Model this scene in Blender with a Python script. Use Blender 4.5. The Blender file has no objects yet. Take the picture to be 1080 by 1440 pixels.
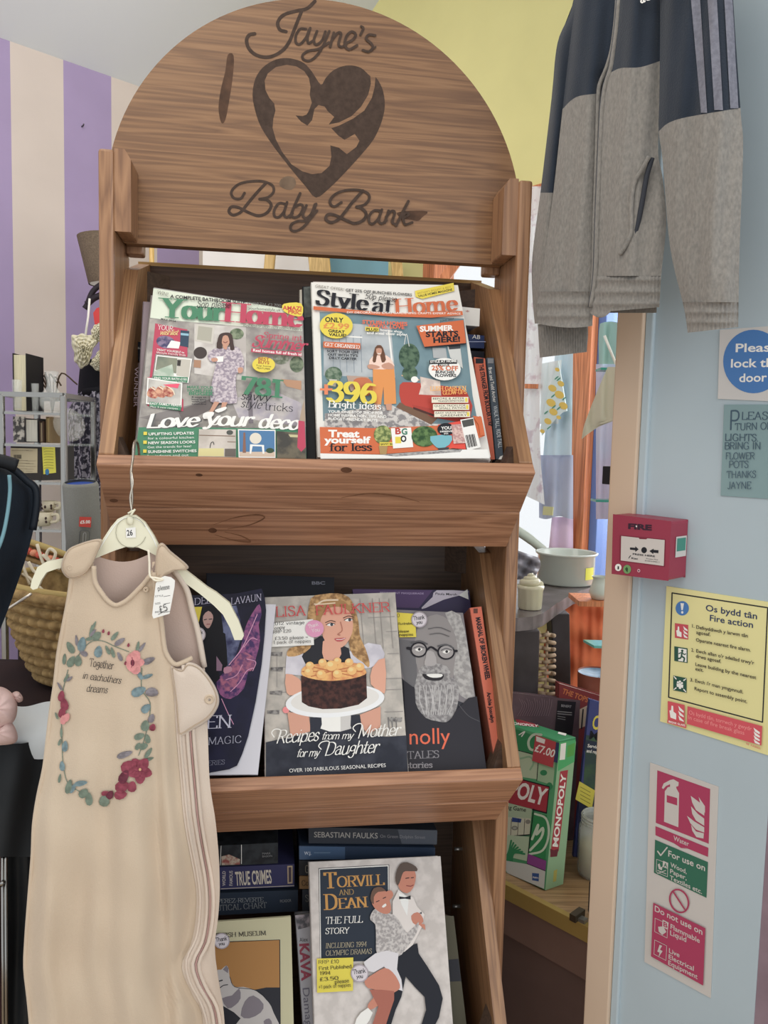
import bpy, math, random
from mathutils import Vector, Matrix
from mathutils.geometry import tessellate_polygon
V = Vector
R = random.Random(7)
sc = bpy.context.scene
COL = sc.collection

# ------------------------------------------------------------------ camera
PIT, ROLL, FOC = .0837, .0241, 1100.0
c_, s_, cr, sr = math.cos(PIT), math.sin(PIT), math.cos(ROLL), math.sin(ROLL)
EYE = V((0, 0, 1.5))
FWD = V((0, c_, -s_)); X0 = V((1, 0, 0)); U0 = V((0, s_, c_))
RGT = cr * X0 + sr * U0
UPV = -sr * X0 + cr * U0
cam = bpy.data.cameras.new('camera')
cam.sensor_fit = 'HORIZONTAL'; cam.sensor_width = 36; cam.lens = FOC / 1080 * 36
cam.clip_start = .02
co = bpy.data.objects.new('camera', cam); COL.objects.link(co)
m = Matrix.Identity(4)
for i, a in enumerate((RGT, UPV, -FWD)):
    m[0][i], m[1][i], m[2][i] = a
m.translation = EYE
co.matrix_world = m
sc.camera = co

# ------------------------------------------------------------------ light
w = bpy.data.worlds.new('sky'); sc.world = w; w.use_nodes = True
wn = w.node_tree.nodes
wn['Background'].inputs[0].default_value = (.93, .97, 1.0, 1)
wn['Background'].inputs[1].default_value = .94
sc.view_settings.view_transform = 'Standard'
sc.view_settings.look = 'None'
sc.view_settings.exposure = 0.16
sc.view_settings.gamma = 1
sc.view_settings.use_curve_mapping = False

def area(name, loc, target, size, power, col):
    d = bpy.data.lights.new(name, 'AREA'); d.energy = power; d.color = col
    d.shape = 'RECTANGLE'; d.size, d.size_y = size
    o = bpy.data.objects.new(name, d); COL.objects.link(o)
    o.location = loc
    o.rotation_euler = (V(target) - V(loc)).to_track_quat('-Z', 'Y').to_euler()
    return o
area('added_ceiling_fill', (-.4, .3, 2.66), (-.35, .9, 0), (.6, 1.2), 6, (1, .9, .76))  # added overhead fill that balances the front light, not a modelled fitting
area('added_rear_fill', (-.55, 1.55, 2.68), (-.75, 2.4, 1.3), (.5, .9), 5, (1, .94, .86))  # added fill lamp that brightens the striped wall and rear left
area('added_key_light', (2.4, -1.3, 2.2), (0, 1.2, 1.2), (1.6, 1.6), 30, (.95, .97, 1))  # added key lamp from front right to shape the folds, no window there
area('display_window_daylight', (.95, 2.15, 1.75), (.1, 1.2, 1.4), (.7, 1.1), 12, (.94, .97, 1))

# ------------------------------------------------------------------ geometry helpers
def ray(px, py):
    return FWD + RGT * ((px - 540) / FOC) - UPV * ((py - 720) / FOC)

class Plane:
    def __init__(s, o, ux, uy):
        s.o = V(o); s.ux = V(ux).normalized(); uy = V(uy)
        s.uy = (uy - s.ux * uy.dot(s.ux)).normalized()
        s.n = s.ux.cross(s.uy).normalized()
    def shift(s, d):
        return Plane(s.o + s.n * d, s.ux, s.uy)
    def p(s, px, py, off=0):
        d = ray(px, py)
        t = (s.o + s.n * off - EYE).dot(s.n) / d.dot(s.n)
        return EYE + d * t

def depth_pt(px, py, z):
    return EYE + ray(px, py) * z

TH, TX, TY = .1445, -.0924, 1.0967
ct, st = math.cos(TH), math.sin(TH)
def L(x, y, z): return V((TX + ct * x - st * y, TY + st * x + ct * y, z))
LX, LY, ZZ = V((ct, st, 0)), V((-st, ct, 0)), V((0, 0, 1))

W = {}
def link(o, parent=None, mat=None):
    COL.objects.link(o)
    if mat is None: mat = Matrix.Identity(4)
    if parent is not None:
        o.parent = parent
        W[o] = W[parent] @ mat
    else:
        W[o] = mat
    o.matrix_local = mat if parent is not None else mat
    return o

def tag(o, label=None, cat=None, group=None, kind=None):
    if label: o['label'] = label
    if cat: o['category'] = cat
    if group: o['group'] = group
    if kind: o['kind'] = kind
    return o

def thing(name, label, cat, loc, rz=0, group=None):
    o = bpy.data.objects.new(name, None); o.empty_display_size = .05
    link(o, None, Matrix.Translation(V(loc)) @ Matrix.Rotation(rz, 4, 'Z'))
    return tag(o, label, cat, group)

def smooth(pts, n=6, closed=False):
    P = [V(p) for p in pts]
    if len(P) < 3: return P
    out = []; N = len(P)
    rng = range(N) if closed else range(N - 1)
    for i in rng:
        a = P[(i - 1) % N] if (closed or i > 0) else P[0] * 2 - P[1]
        b, c = P[i], P[(i + 1) % N]
        d = P[(i + 2) % N] if (closed or i < N - 2) else P[-1] * 2 - P[-2]
        for k in range(n):
            t = k / n
            out.append(.5 * ((2 * b) + (c - a) * t + (2 * a - 5 * b + 4 * c - d) * t * t + (3 * b - a - 3 * c + d) * t ** 3))
    if not closed: out.append(P[-1])
    return out

def hull(pts):
    pts = sorted(set((round(p[0], 6), round(p[1], 6)) for p in pts))
    if len(pts) < 3: return pts
    def half(ps):
        h = []
        for p in ps:
            while len(h) > 1 and (h[-1][0] - h[-2][0]) * (p[1] - h[-2][1]) - (h[-1][1] - h[-2][1]) * (p[0] - h[-2][0]) <= 0: h.pop()
            h.append(p)
        return h
    a, b = half(pts), half(pts[::-1])
    return a[:-1] + b[:-1]

class MB:
    """collects faces with materials and links them as one mesh object"""
    def __init__(s): s.v = []; s.f = []; s.m = []; s.sm = []
    def add(s, vs, fs, mat, sm=False):
        b = len(s.v); s.v += [V(v) for v in vs]
        for f in fs:
            s.f.append([b + i for i in f]); s.m.append(mat); s.sm.append(sm)
        return s
    def box(s, o, a, b, c, mat):
        o, a, b, c = V(o), V(a), V(b), V(c)
        vs = [o, o + a, o + a + b, o + b, o + c, o + a + c, o + a + b + c, o + b + c]
        fs = [(0, 3, 2, 1), (4, 5, 6, 7), (0, 1, 5, 4), (1, 2, 6, 5), (2, 3, 7, 6), (3, 0, 4, 7)]
        if a.cross(b).dot(c) < 0: fs = [f[::-1] for f in fs]
        return s.add(vs, fs, mat)
    def poly(s, pts, mat):
        pts = [V(p) for p in pts]
        if len(pts) <= 4: return s.add(pts, [tuple(range(len(pts)))], mat)
        return s.add(pts, [t for t in tessellate_polygon([pts])], mat)
    def prism(s, pts, ext, mat, side=None, back=None):
        pts = [V(p) for p in pts]; e = V(ext); n = len(pts)
        q = [p + e for p in pts]
        t = [tuple(range(n))] if n <= 4 else list(tessellate_polygon([pts]))
        s.add(pts, t, mat); s.add(q, [f[::-1] for f in t], back or mat)
        s.add(pts + q, [(i, n + i, n + (i + 1) % n, (i + 1) % n) for i in range(n)], side or mat)
        return s
    def tube(s, path, r, mat, n=8, closed=False, sm=True, caps=True):
        P = [V(p) for p in path]; N = len(P)
        rr = r if hasattr(r, '__len__') else [r] * N
        vs = []; fs = []; prev = None
        for i in range(N):
            a = P[i - 1] if (i or closed) else P[i]; b = P[(i + 1) % N] if (i < N - 1 or closed) else P[i]
            t = (b - a).normalized()
            if prev is None:
                u = t.cross(V((.3, .2, 1))); u = u if u.length > .1 else t.cross(V((1, 0, 0)))
            else:
                u = prev - t * prev.dot(t)
            u.normalize(); prev = u; k = t.cross(u)
            for j in range(n):
                a_ = 2 * math.pi * j / n
                vs.append(P[i] + (u * math.cos(a_) + k * math.sin(a_)) * rr[i])
        for i in range(N if closed else N - 1):
            for j in range(n):
                i2 = (i + 1) % N
                fs.append((i * n + j, i * n + (j + 1) % n, i2 * n + (j + 1) % n, i2 * n + j))
        if not closed and caps:
            fs += [tuple(range(n))[::-1], tuple((N - 1) * n + j for j in range(n))]
        return s.add(vs, fs, mat, sm)
    def lathe(s, c, prof, mat, n=32, axis=(0, 0, 1), sm=True, a0=0, a1=2 * math.pi, sx=1):
        ax = V(axis).normalized(); u = ax.cross(V((0, 1, 0)))
        u = u.normalized() if u.length > .1 else V((1, 0, 0)); k = ax.cross(u); c = V(c)
        vs = []; fs = []; full = abs(a1 - a0 - 2 * math.pi) < 1e-4
        cols = n if full else n + 1
        for (r, h) in prof:
            for j in range(cols):
                a = a0 + (a1 - a0) * j / n
                vs.append(c + ax * h + (u * math.cos(a) * sx + k * math.sin(a)) * r)
        for i in range(len(prof) - 1):
            for j in range(n):
                j2 = (j + 1) % cols
                fs.append((i * cols + j, i * cols + j2, (i + 1) * cols + j2, (i + 1) * cols + j))
        return s.add(vs, fs, mat, sm)
    def ball(s, c, r, mat, sq=(1, 1, 1), n=12, sm=True):
        c = V(c); vs = []; fs = []; h = n // 2 + 1
        for i in range(h + 1):
            a = math.pi * i / h
            for j in range(n):
                b = 2 * math.pi * j / n
                vs.append(c + V((sq[0] * math.sin(a) * math.cos(b), sq[1] * math.sin(a) * math.sin(b), sq[2] * math.cos(a))) * r)
        for i in range(h):
            for j in range(n):
                fs.append((i * n + j, (i + 1) * n + j, (i + 1) * n + (j + 1) % n, i * n + (j + 1) % n))
        return s.add(vs, fs, mat, sm)
    def grid(s, fn, nu, nv, mat, sm=True, cu=False):
        vs = [fn(i / nu, j / nv) for j in range(nv + 1) for i in range(nu + 1)]
        fs = [(j * (nu + 1) + i, j * (nu + 1) + i + 1, (j + 1) * (nu + 1) + i + 1, (j + 1) * (nu + 1) + i) for j in range(nv) for i in range(nu)]
        return s.add(vs, fs, mat, sm)
    def build(s, name, parent=None, label=None, cat=None, group=None, kind=None, bev=0, solid=0, weld=False, sub=0, loc=None):
        me = bpy.data.meshes.new(name)
        inv = None
        mat = Matrix.Identity(4)
        if parent is not None: inv = W[parent].inverted()
        elif loc is not None: mat = Matrix.Translation(V(loc)); inv = mat.inverted()
        vs = [inv @ v for v in s.v] if inv else s.v
        me.from_pydata([tuple(v) for v in vs], [], s.f)
        mats = []
        for mm in s.m:
            if mm not in mats: mats.append(mm)
        for mm in mats: me.materials.append(mm)
        me.polygons.foreach_set('material_index', [mats.index(x) for x in s.m])
        me.polygons.foreach_set('use_smooth', s.sm)
        me.update()
        o = bpy.data.objects.new(name, me)
        link(o, parent, mat)
        tag(o, label, cat, group, kind)
        if weld:
            k = o.modifiers.new('weld', 'WELD'); k.merge_threshold = .0002
        if solid:
            k = o.modifiers.new('solid', 'SOLIDIFY'); k.thickness = solid; k.offset = 0
        if bev:
            k = o.modifiers.new('bevel', 'BEVEL'); k.width = bev; k.segments = 2; k.limit_method = 'ANGLE'; k.angle_limit = .7
        if sub:
            k = o.modifiers.new('sub', 'SUBSURF'); k.levels = sub; k.render_levels = sub
        return o

# ------------------------------------------------------------------ materials
GAIN = 1.42          # display colour seen in the photo -> albedo, the same for every material
def lin(c):
    return [((x / 255 + .055) / 1.055) ** 2.4 if x > 10 else x / 255 / 12.92 for x in c]
def alb(c):
    q = lin(c); g = .3 * q[0] + .59 * q[1] + .11 * q[2]
    return tuple(min(.86, (x * .88 + g * .12) * GAIN) for x in q) + (1,)
MC = {}
def mt(c, rough=.55, metal=0, var=0, vscale=20, bump=0, bscale=60, trans=0, alpha=1, sheen=0, ior=1.45, stretch=(1, 1, 1), c2=None, coat=0, raw=False, ramp=None, emit=0, spec=.25):
    key = (tuple(c), rough, metal, var, vscale, bump, bscale, trans, alpha, sheen, stretch, c2 and tuple(c2), coat, raw, ramp, emit, spec)
    if key in MC: return MC[key]
    M = bpy.data.materials.new('mat_%d' % len(MC)); M.use_nodes = True
    nt = M.node_tree; N = nt.nodes; b = N['Principled BSDF']
    col = alb(c) if not raw else tuple(c) + (1,)
    b.inputs['Base Color'].default_value = col
    b.inputs['Roughness'].default_value = rough
    b.inputs['Metallic'].default_value = metal
    b.inputs['IOR'].default_value = ior
    b.inputs['Transmission Weight'].default_value = trans
    b.inputs['Alpha'].default_value = alpha
    b.inputs['Sheen Weight'].default_value = sheen
    b.inputs['Coat Weight'].default_value = coat
    b.inputs['Specular IOR Level'].default_value = spec
    if var or bump or c2:
        tc = N.new('ShaderNodeTexCoord'); mp = N.new('ShaderNodeMapping')
        mp.inputs['Scale'].default_value = stretch
        nt.links.new(tc.outputs['Object'], mp.inputs[0])
    if var or c2:
        nz = N.new('ShaderNodeTexNoise'); nz.inputs['Scale'].default_value = vscale; nz.inputs['Detail'].default_value = 5
        nt.links.new(mp.outputs[0], nz.inputs['Vector'])
        rp = N.new('ShaderNodeValToRGB'); e = rp.color_ramp.elements
        lo, hi = ramp or (.32, .68)
        e[0].position, e[1].position = lo, hi
        if c2:
            e[0].color = col; e[1].color = alb(c2)
        else:
            e[0].color = tuple(x * (1 - var) for x in col[:3]) + (1,)
            e[1].color = tuple(min(.9, x * (1 + var)) for x in col[:3]) + (1,)
        nt.links.new(nz.outputs['Fac'], rp.inputs[0]); nt.links.new(rp.outputs[0], b.inputs['Base Color'])
    if bump:
        n2 = N.new('ShaderNodeTexNoise'); n2.inputs['Scale'].default_value = bscale; n2.inputs['Detail'].default_value = 4
        bp = N.new('ShaderNodeBump'); bp.inputs['Strength'].default_value = bump; bp.inputs['Distance'].default_value = .002
        nt.links.new(mp.outputs[0], n2.inputs['Vector']); nt.links.new(n2.outputs['Fac'], bp.inputs['Height'])
        nt.links.new(bp.outputs[0], b.inputs['Normal'])
    MC[key] = M
    return M

def wood(name, axis, dark, mid, light, rough=.45, seed=0.0, knots=True, gs=1.0, rot=0):
    """pine: long grain along an axis of the object, growth rings, a few knots"""
    M = bpy.data.materials.new(name); M.use_nodes = True
    nt = M.node_tree; N = nt.nodes; K = nt.links.new; b = N['Principled BSDF']
    tc = N.new('ShaderNodeTexCoord'); mp = N.new('ShaderNodeMapping')
    sc3 = [1, 1, 1]; sc3[axis] = .035
    mp.inputs['Scale'].default_value = sc3; mp.inputs['Location'].default_value = (seed, seed * 1.7, seed * .6)
    m0 = N.new('ShaderNodeMapping'); m0.inputs['Rotation'].default_value = (rot, 0, 0)
    K(tc.outputs['Object'], m0.inputs[0]); K(m0.outputs[0], mp.inputs[0])
    src = mp.outputs[0]
    kn = None
    if knots:
        mk = N.new('ShaderNodeMapping'); k3 = [1, 1, 1]; k3[axis] = .45
        mk.inputs['Scale'].default_value = k3; mk.inputs['Location'].default_value = (seed * 2.1, seed, seed * 1.3)
        K(tc.outputs['Object'], mk.inputs[0])
        vo = N.new('ShaderNodeTexVoronoi'); vo.inputs['Scale'].default_value = 4.5; K(mk.outputs[0], vo.inputs['Vector'])
        r1 = N.new('ShaderNodeMapRange'); r1.inputs[1].default_value = 0; r1.inputs[2].default_value = .30; r1.inputs[3].default_value = 1; r1.inputs[4].default_value = 0
        r1.interpolation_type = 'SMOOTHSTEP'
        K(vo.outputs['Distance'], r1.inputs[0]); kn = r1.outputs[0]
    wv = N.new('ShaderNodeTexNoise'); wv.inputs['Scale'].default_value = 42 * gs; wv.inputs['Detail'].default_value = 3; wv.inputs['Distortion'].default_value = .35
    K(src, wv.inputs['Vector'])
    mul = N.new('ShaderNodeMath'); mul.operation = 'MULTIPLY'; mul.inputs[1].default_value = 7
    K(wv.outputs['Fac'], mul.inputs[0])
    s = mul.outputs[0]
    if kn:
        ad = N.new('ShaderNodeMath'); ad.operation = 'MULTIPLY_ADD'; ad.inputs[1].default_value = 3.0; K(kn, ad.inputs[0]); K(s, ad.inputs[2]); s = ad.outputs[0]
    fr = N.new('ShaderNodeMath'); fr.operation = 'PINGPONG'; fr.inputs[1].default_value = .5; K(s, fr.inputs[0])
    fine = N.new('ShaderNodeTexNoise'); fine.inputs['Scale'].default_value = 260; fine.inputs['Detail'].default_value = 3
    K(src, fine.inputs['Vector'])
    mx = N.new('ShaderNodeMath'); mx.operation = 'MULTIPLY_ADD'; mx.inputs[1].default_value = .55
    K(fine.outputs['Fac'], mx.inputs[0]); K(fr.outputs[0], mx.inputs[2])
    rp = N.new('ShaderNodeValToRGB'); e = rp.color_ramp.elements
    e[0].position, e[1].position = .15, .85
    e[0].color, e[1].color = alb(light), alb(dark)
    q = e.new(.45); q.color = alb(mid)
    K(mx.outputs[0], rp.inputs[0])
    out = rp.outputs[0]
    if kn:
        r2 = N.new('ShaderNodeMapRange'); r2.inputs[1].default_value = .72; r2.inputs[2].default_value = .95; K(kn, r2.inputs[0])
        mixk = N.new('ShaderNodeMixRGB'); mixk.inputs[2].default_value = alb((62, 38, 24))
        K(r2.outputs[0], mixk.inputs[0]); K(out, mixk.inputs[1]); out = mixk.outputs[0]
    big = N.new('ShaderNodeTexNoise'); big.inputs['Scale'].default_value = 5; K(src, big.inputs['Vector'])
    hs = N.new('ShaderNodeHueSaturation'); K(out, hs.inputs['Color'])
    mr = N.new('ShaderNodeMapRange'); mr.inputs[3].default_value = .8; mr.inputs[4].default_value = 1.2; K(big.outputs['Fac'], mr.inputs[0]); K(mr.outputs[0], hs.inputs['Value'])
    K(hs.outputs[0], b.inputs['Base Color'])
    b.inputs['Roughness'].default_value = rough
    bp = N.new('ShaderNodeBump'); bp.inputs['Strength'].default_value = .15; bp.inputs['Distance'].default_value = .001
    K(fine.outputs['Fac'], bp.inputs['Height']); K(bp.outputs[0], b.inputs['Normal'])
    return M

def glass(col=(1, 1, 1), rough=.03, alpha=.16):
    return mt(col, rough, alpha=alpha, ior=1.5, raw=True, spec=.8)

# ------------------------------------------------------------------ lettering
TXT = {}
def glyphs(s, fat=0):
    k = (s, fat)
    if k in TXT: return TXT[k]
    cu = bpy.data.curves.new('t', 'FONT'); cu.body = s; cu.size = 1; cu.resolution_u = 3; cu.offset = fat
    o = bpy.data.objects.new('t', cu)
    me = bpy.data.meshes.new_from_object(o)
    vs = [(v.co.x, v.co.y) for v in me.vertices]; fs = [tuple(p.vertices) for p in me.polygons]
    bpy.data.objects.remove(o); bpy.data.meshes.remove(me); bpy.data.curves.remove(cu)
    if vs:
        x0 = min(v[0] for v in vs); x1 = max(v[0] for v in vs)
        vs = [((a - x0) / max(1e-6, x1 - x0), b / .729) for a, b in vs]
    TXT[k] = (vs, fs)
    return TXT[k]

SK = {
'A': '70;_35,100 8,0;_35,100 62,0;18,36 52,36', 'B': '66;|12,0 12,100;~12,100 40,100 56,90 56,64 40,53 12,53;~40,53 62,44 62,14 44,0 12,0',
'C': '70;~62,76 52,96 34,101 14,84 8,50 14,16 34,-1 52,4 64,24', 'D': '76;|12,0 12,100;~12,100 40,99 62,82 68,50 62,18 40,1 12,0',
'E': '60;|12,0 12,100;12,100 56,100 56,84;12,52 42,52;12,0 56,0 58,18', 'F': '56;|12,0 12,100;12,100 54,100 54,84;12,52 40,52',
'G': '76;~62,78 52,96 34,101 14,84 8,50 14,16 34,-1 54,4 64,12;64,10 64,44 48,44', 'H': '76;|12,0 12,100;|64,0 64,100;12,52 64,52',
'I': '30;|15,0 15,100', 'J': '44;^34,100 34,20;~34,20 28,2 14,-2 6,10', 'K': '70;|12,0 12,100;_14,46 60,100;_28,60 64,0',
'L': '56;|12,0 12,100;12,0 54,0 54,20', 'M': '90;|12,0 14,100;14,100 45,10 76,100;|76,100 78,0', 'N': '76;|12,0 12,100;12,100 64,0;|64,0 64,100',
'O': '80;~40,101 16,86 8,50 16,14 40,-1 64,14 72,50 64,86 40,101', 'P': '62;|12,0 12,100;~12,100 42,100 58,88 58,62 42,48 12,48',
'R': '68;|12,0 12,100;~12,100 42,100 58,88 58,64 42,52 12,52;_34,52 62,0', 'S': '56;~48,78 42,96 26,101 10,90 10,70 26,56 42,46 48,28 42,6 26,-1 10,6 6,26',
'T': '64;_32,100 32,0;4,84 4,100 60,100 60,84', 'U': '74;^12,100 12,30;~12,30 18,6 37,-1 56,6 62,30;^62,100 62,30', 'V': '70;^6,100 35,0;^64,100 35,0',
'W': '100;^6,100 28,0;28,0 50,100;50,100 72,0;^94,100 72,0', 'X': '68;|8,100 60,0;|60,100 8,0', 'Y': '68;^6,100 34,48;^62,100 34,48;_34,48 34,0', 'Z': '62;8,84 8,100 56,100 6,0 58,0 58,18',
'Q': '80;~40,101 16,86 8,50 16,14 40,-1 64,14 72,50 64,86 40,101;48,20 74,-12',
'a': '52;~8,52 18,66 34,64 40,50 40,14 44,2 50,4;~40,42 20,38 8,22 12,4 26,0 40,14', 'b': '56;^10,100 10,0;~10,44 26,64 44,56 48,32 42,8 24,-1 10,12',
'c': '48;~42,50 32,66 16,60 8,34 14,8 28,-1 42,14', 'd': '58;^46,100 46,0;~46,44 32,66 14,58 8,32 14,6 30,-1 46,14',
'e': '50;~9,36 43,38 40,58 28,67 14,58 8,34 14,8 28,-1 42,12', 'f': '36;~36,90 28,101 18,92 16,74;_16,80 16,0;4,64 32,64',
'g': '54;~44,56 30,67 14,58 10,38 18,24 34,26 44,40 44,56;44,64 44,0;~44,0 38,-24 20,-28 8,-16', 'h': '58;|10,100 10,0;~10,42 24,64 40,64 46,46;_46,46 46,0',
'i': '26;|13,66 13,0;13,88 13,92', 'j': '26;^13,66 13,-10;~13,-10 8,-26 -4,-26;13,88 13,92', 'k': '56;|10,100 10,0;_12,26 44,64;_22,38 50,0', 'l': '26;|13,100 13,0',
'm': '86;|10,66 10,0;~10,42 22,64 36,64 42,46;_42,46 42,0;~42,42 54,64 68,64 74,46;_74,46 74,0', 'n': '58;|10,66 10,0;~10,42 24,64 40,64 46,46;_46,46 46,0',
'o': '56;~28,67 13,57 8,33 13,9 28,-1 43,9 48,33 43,57 28,67', 'p': '58;|10,66 10,-28;~10,44 26,66 44,58 48,33 42,8 24,-1 10,12', 'q': '58;_46,66 46,-28;~46,44 32,66 14,58 8,32 14,6 30,-1 46,14',
'r': '40;|10,66 10,0;~10,40 20,62 34,66 38,56', 's': '42;~36,52 24,67 10,58 12,42 28,32 36,16 24,-1 6,10', 't': '36;~16,90 16,14 24,0 34,6;4,64 32,64',
'u': '58;^10,66 10,20;~10,20 16,0 32,0 46,20;_46,66 46,0', 'v': '52;^6,66 26,0;^46,66 26,0', 'w': '76;^6,66 22,0;22,0 38,62;38,62 54,0;^70,66 54,0', 'x': '52;|8,66 44,0;|44,66 8,0',
'y': '52;^6,66 27,2;^46,66 27,2;~27,2 20,-22 10,-28 4,-20', 'z': '48;8,66 42,66 6,0 44,0',
'0': '60;~30,101 14,86 8,50 14,14 30,-1 46,14 52,50 46,86 30,101', '1': '40;|24,100 24,0;24,100 10,86', '2': '58;~10,78 18,98 36,100 48,84 44,60 26,34 8,2;8,2 52,2',
'3': '56;~8,84 18,100 38,98 46,80 38,60 24,54;~24,54 44,48 50,26 40,4 22,-1 6,14', '4': '60;_42,0 42,100;42,100 6,32 54,32', '5': '58;50,98 16,98 12,56;~12,56 28,64 44,54 50,30 42,6 24,-1 8,8',
'6': '58;~46,90 30,96 14,70 8,36 16,6 30,-1 46,10 50,32 42,54 26,58 10,38', '7': '56;8,84 8,100 52,100 22,0', '8': '58;~29,54 12,66 14,92 29,101 44,92 46,66 29,54 10,40 8,14 29,-1 50,14 48,40 29,54',
'9': '58;~12,10 28,4 44,30 50,64 42,94 28,101 12,90 8,68 16,46 32,42 48,62', '.': '20;10,0 10,5', ',': '20;10,4 6,-14', "'": '20;12,100 8,80', '!': '24;12,100 12,30;12,0 12,4', '-': '40;8,36 32,36',
'+': '60;30,76 30,16;6,46 54,46', '=': '50;6,54 44,54;6,34 44,34', '£': '60;~48,84 36,100 22,90 20,60 18,20 8,2;8,2 52,2;8,48 40,48', '&': '70;~60,40 40,8 20,0 8,18 22,46 40,70 34,96 20,90 22,66 64,0', '%': '80;~20,100 8,86 20,70 32,86 20,100;62,100 18,0;~60,32 48,16 60,0 72,16 60,32', ' ': '34',
}
def skel(s, track=0, case=False):
    out = []; x = 0
    for ch in s:
        g = SK.get(ch)
        if g is None: g = SK.get(ch.upper(), '40')
        parts = g.split(';')
        for p in parts[1:]:
            f = p[0] if p[0] in '|_^~' else ''
            pts = [tuple(float(q) for q in t.split(',')) for t in p[len(f):].split()]
            out.append((f, [(a + x, b) for a, b in pts]))
        x += float(parts[0]) + track
    return out, x - track

def pen(s, style='hand', track=0, shear=0, wgt=8, thin=3.0):
    """outlines of stroked lettering in units of 100 = cap height"""
    strokes, wd = skel(s, track); polys = []
    if style == 'serif':
        nib = [(-wgt / 2, -thin / 2), (wgt / 2, -thin / 2), (wgt / 2, thin / 2), (-wgt / 2, thin / 2)]
    else:
        nib = [(wgt / 2 * math.cos(a * math.pi / 3), wgt / 2 * math.sin(a * math.pi / 3)) for a in range(6)]
        if style == 'script': nib = [(a * 1.0 + b * .5, b * .75) for a, b in nib]
    for f, pts in strokes:
        q = smooth([(a, b, 0) for a, b in pts], 4) if f == '~' else [V((a, b, 0)) for a, b in pts]
        if style == 'script' and len(q) > 1:
            pass
        for a, b in zip(q, q[1:]):
            polys.append(hull([(a.x + i, a.y + j) for i, j in nib] + [(b.x + i, b.y + j) for i, j in nib]))
        if style == 'serif' and f in ('|', '^', '_'):
            ends = {'|': (0, -1), '^': (0,), '_': (-1,)}[f]
            for e in ends:
                ex, ey = pts[e]; h = wgt * 1.25
                up = 1 if ey > 40 else -1
                t = thin / 2
                polys.append([(ex - h, ey - t), (ex + h, ey - t), (ex + h, ey + t), (ex - h, ey + t)])
    if style == 'script':
        x = 0
        for i, ch in enumerate(s[:-1]):
            adv = float(SK.get(ch, '40').split(';')[0]) + track
            if ch.islower() and s[i + 1].islower():
                a, b = V((x + adv - 14, 2, 0)), V((x + adv + 9, 40, 0))
                mid = V((x + adv + 2, 6, 0))
                q = smooth([a, mid, b], 4)
                n2 = [(i2 * .6, j2 * .6) for i2, j2 in nib]
                for c, d in zip(q, q[1:]):
                    polys.append(hull([(c.x + i2, c.y + j2) for i2, j2 in n2] + [(d.x + i2, d.y + j2) for i2, j2 in n2]))
            x += adv
    return [[(a + shear * b, b) for a, b in p] for p in polys], wd

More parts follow.
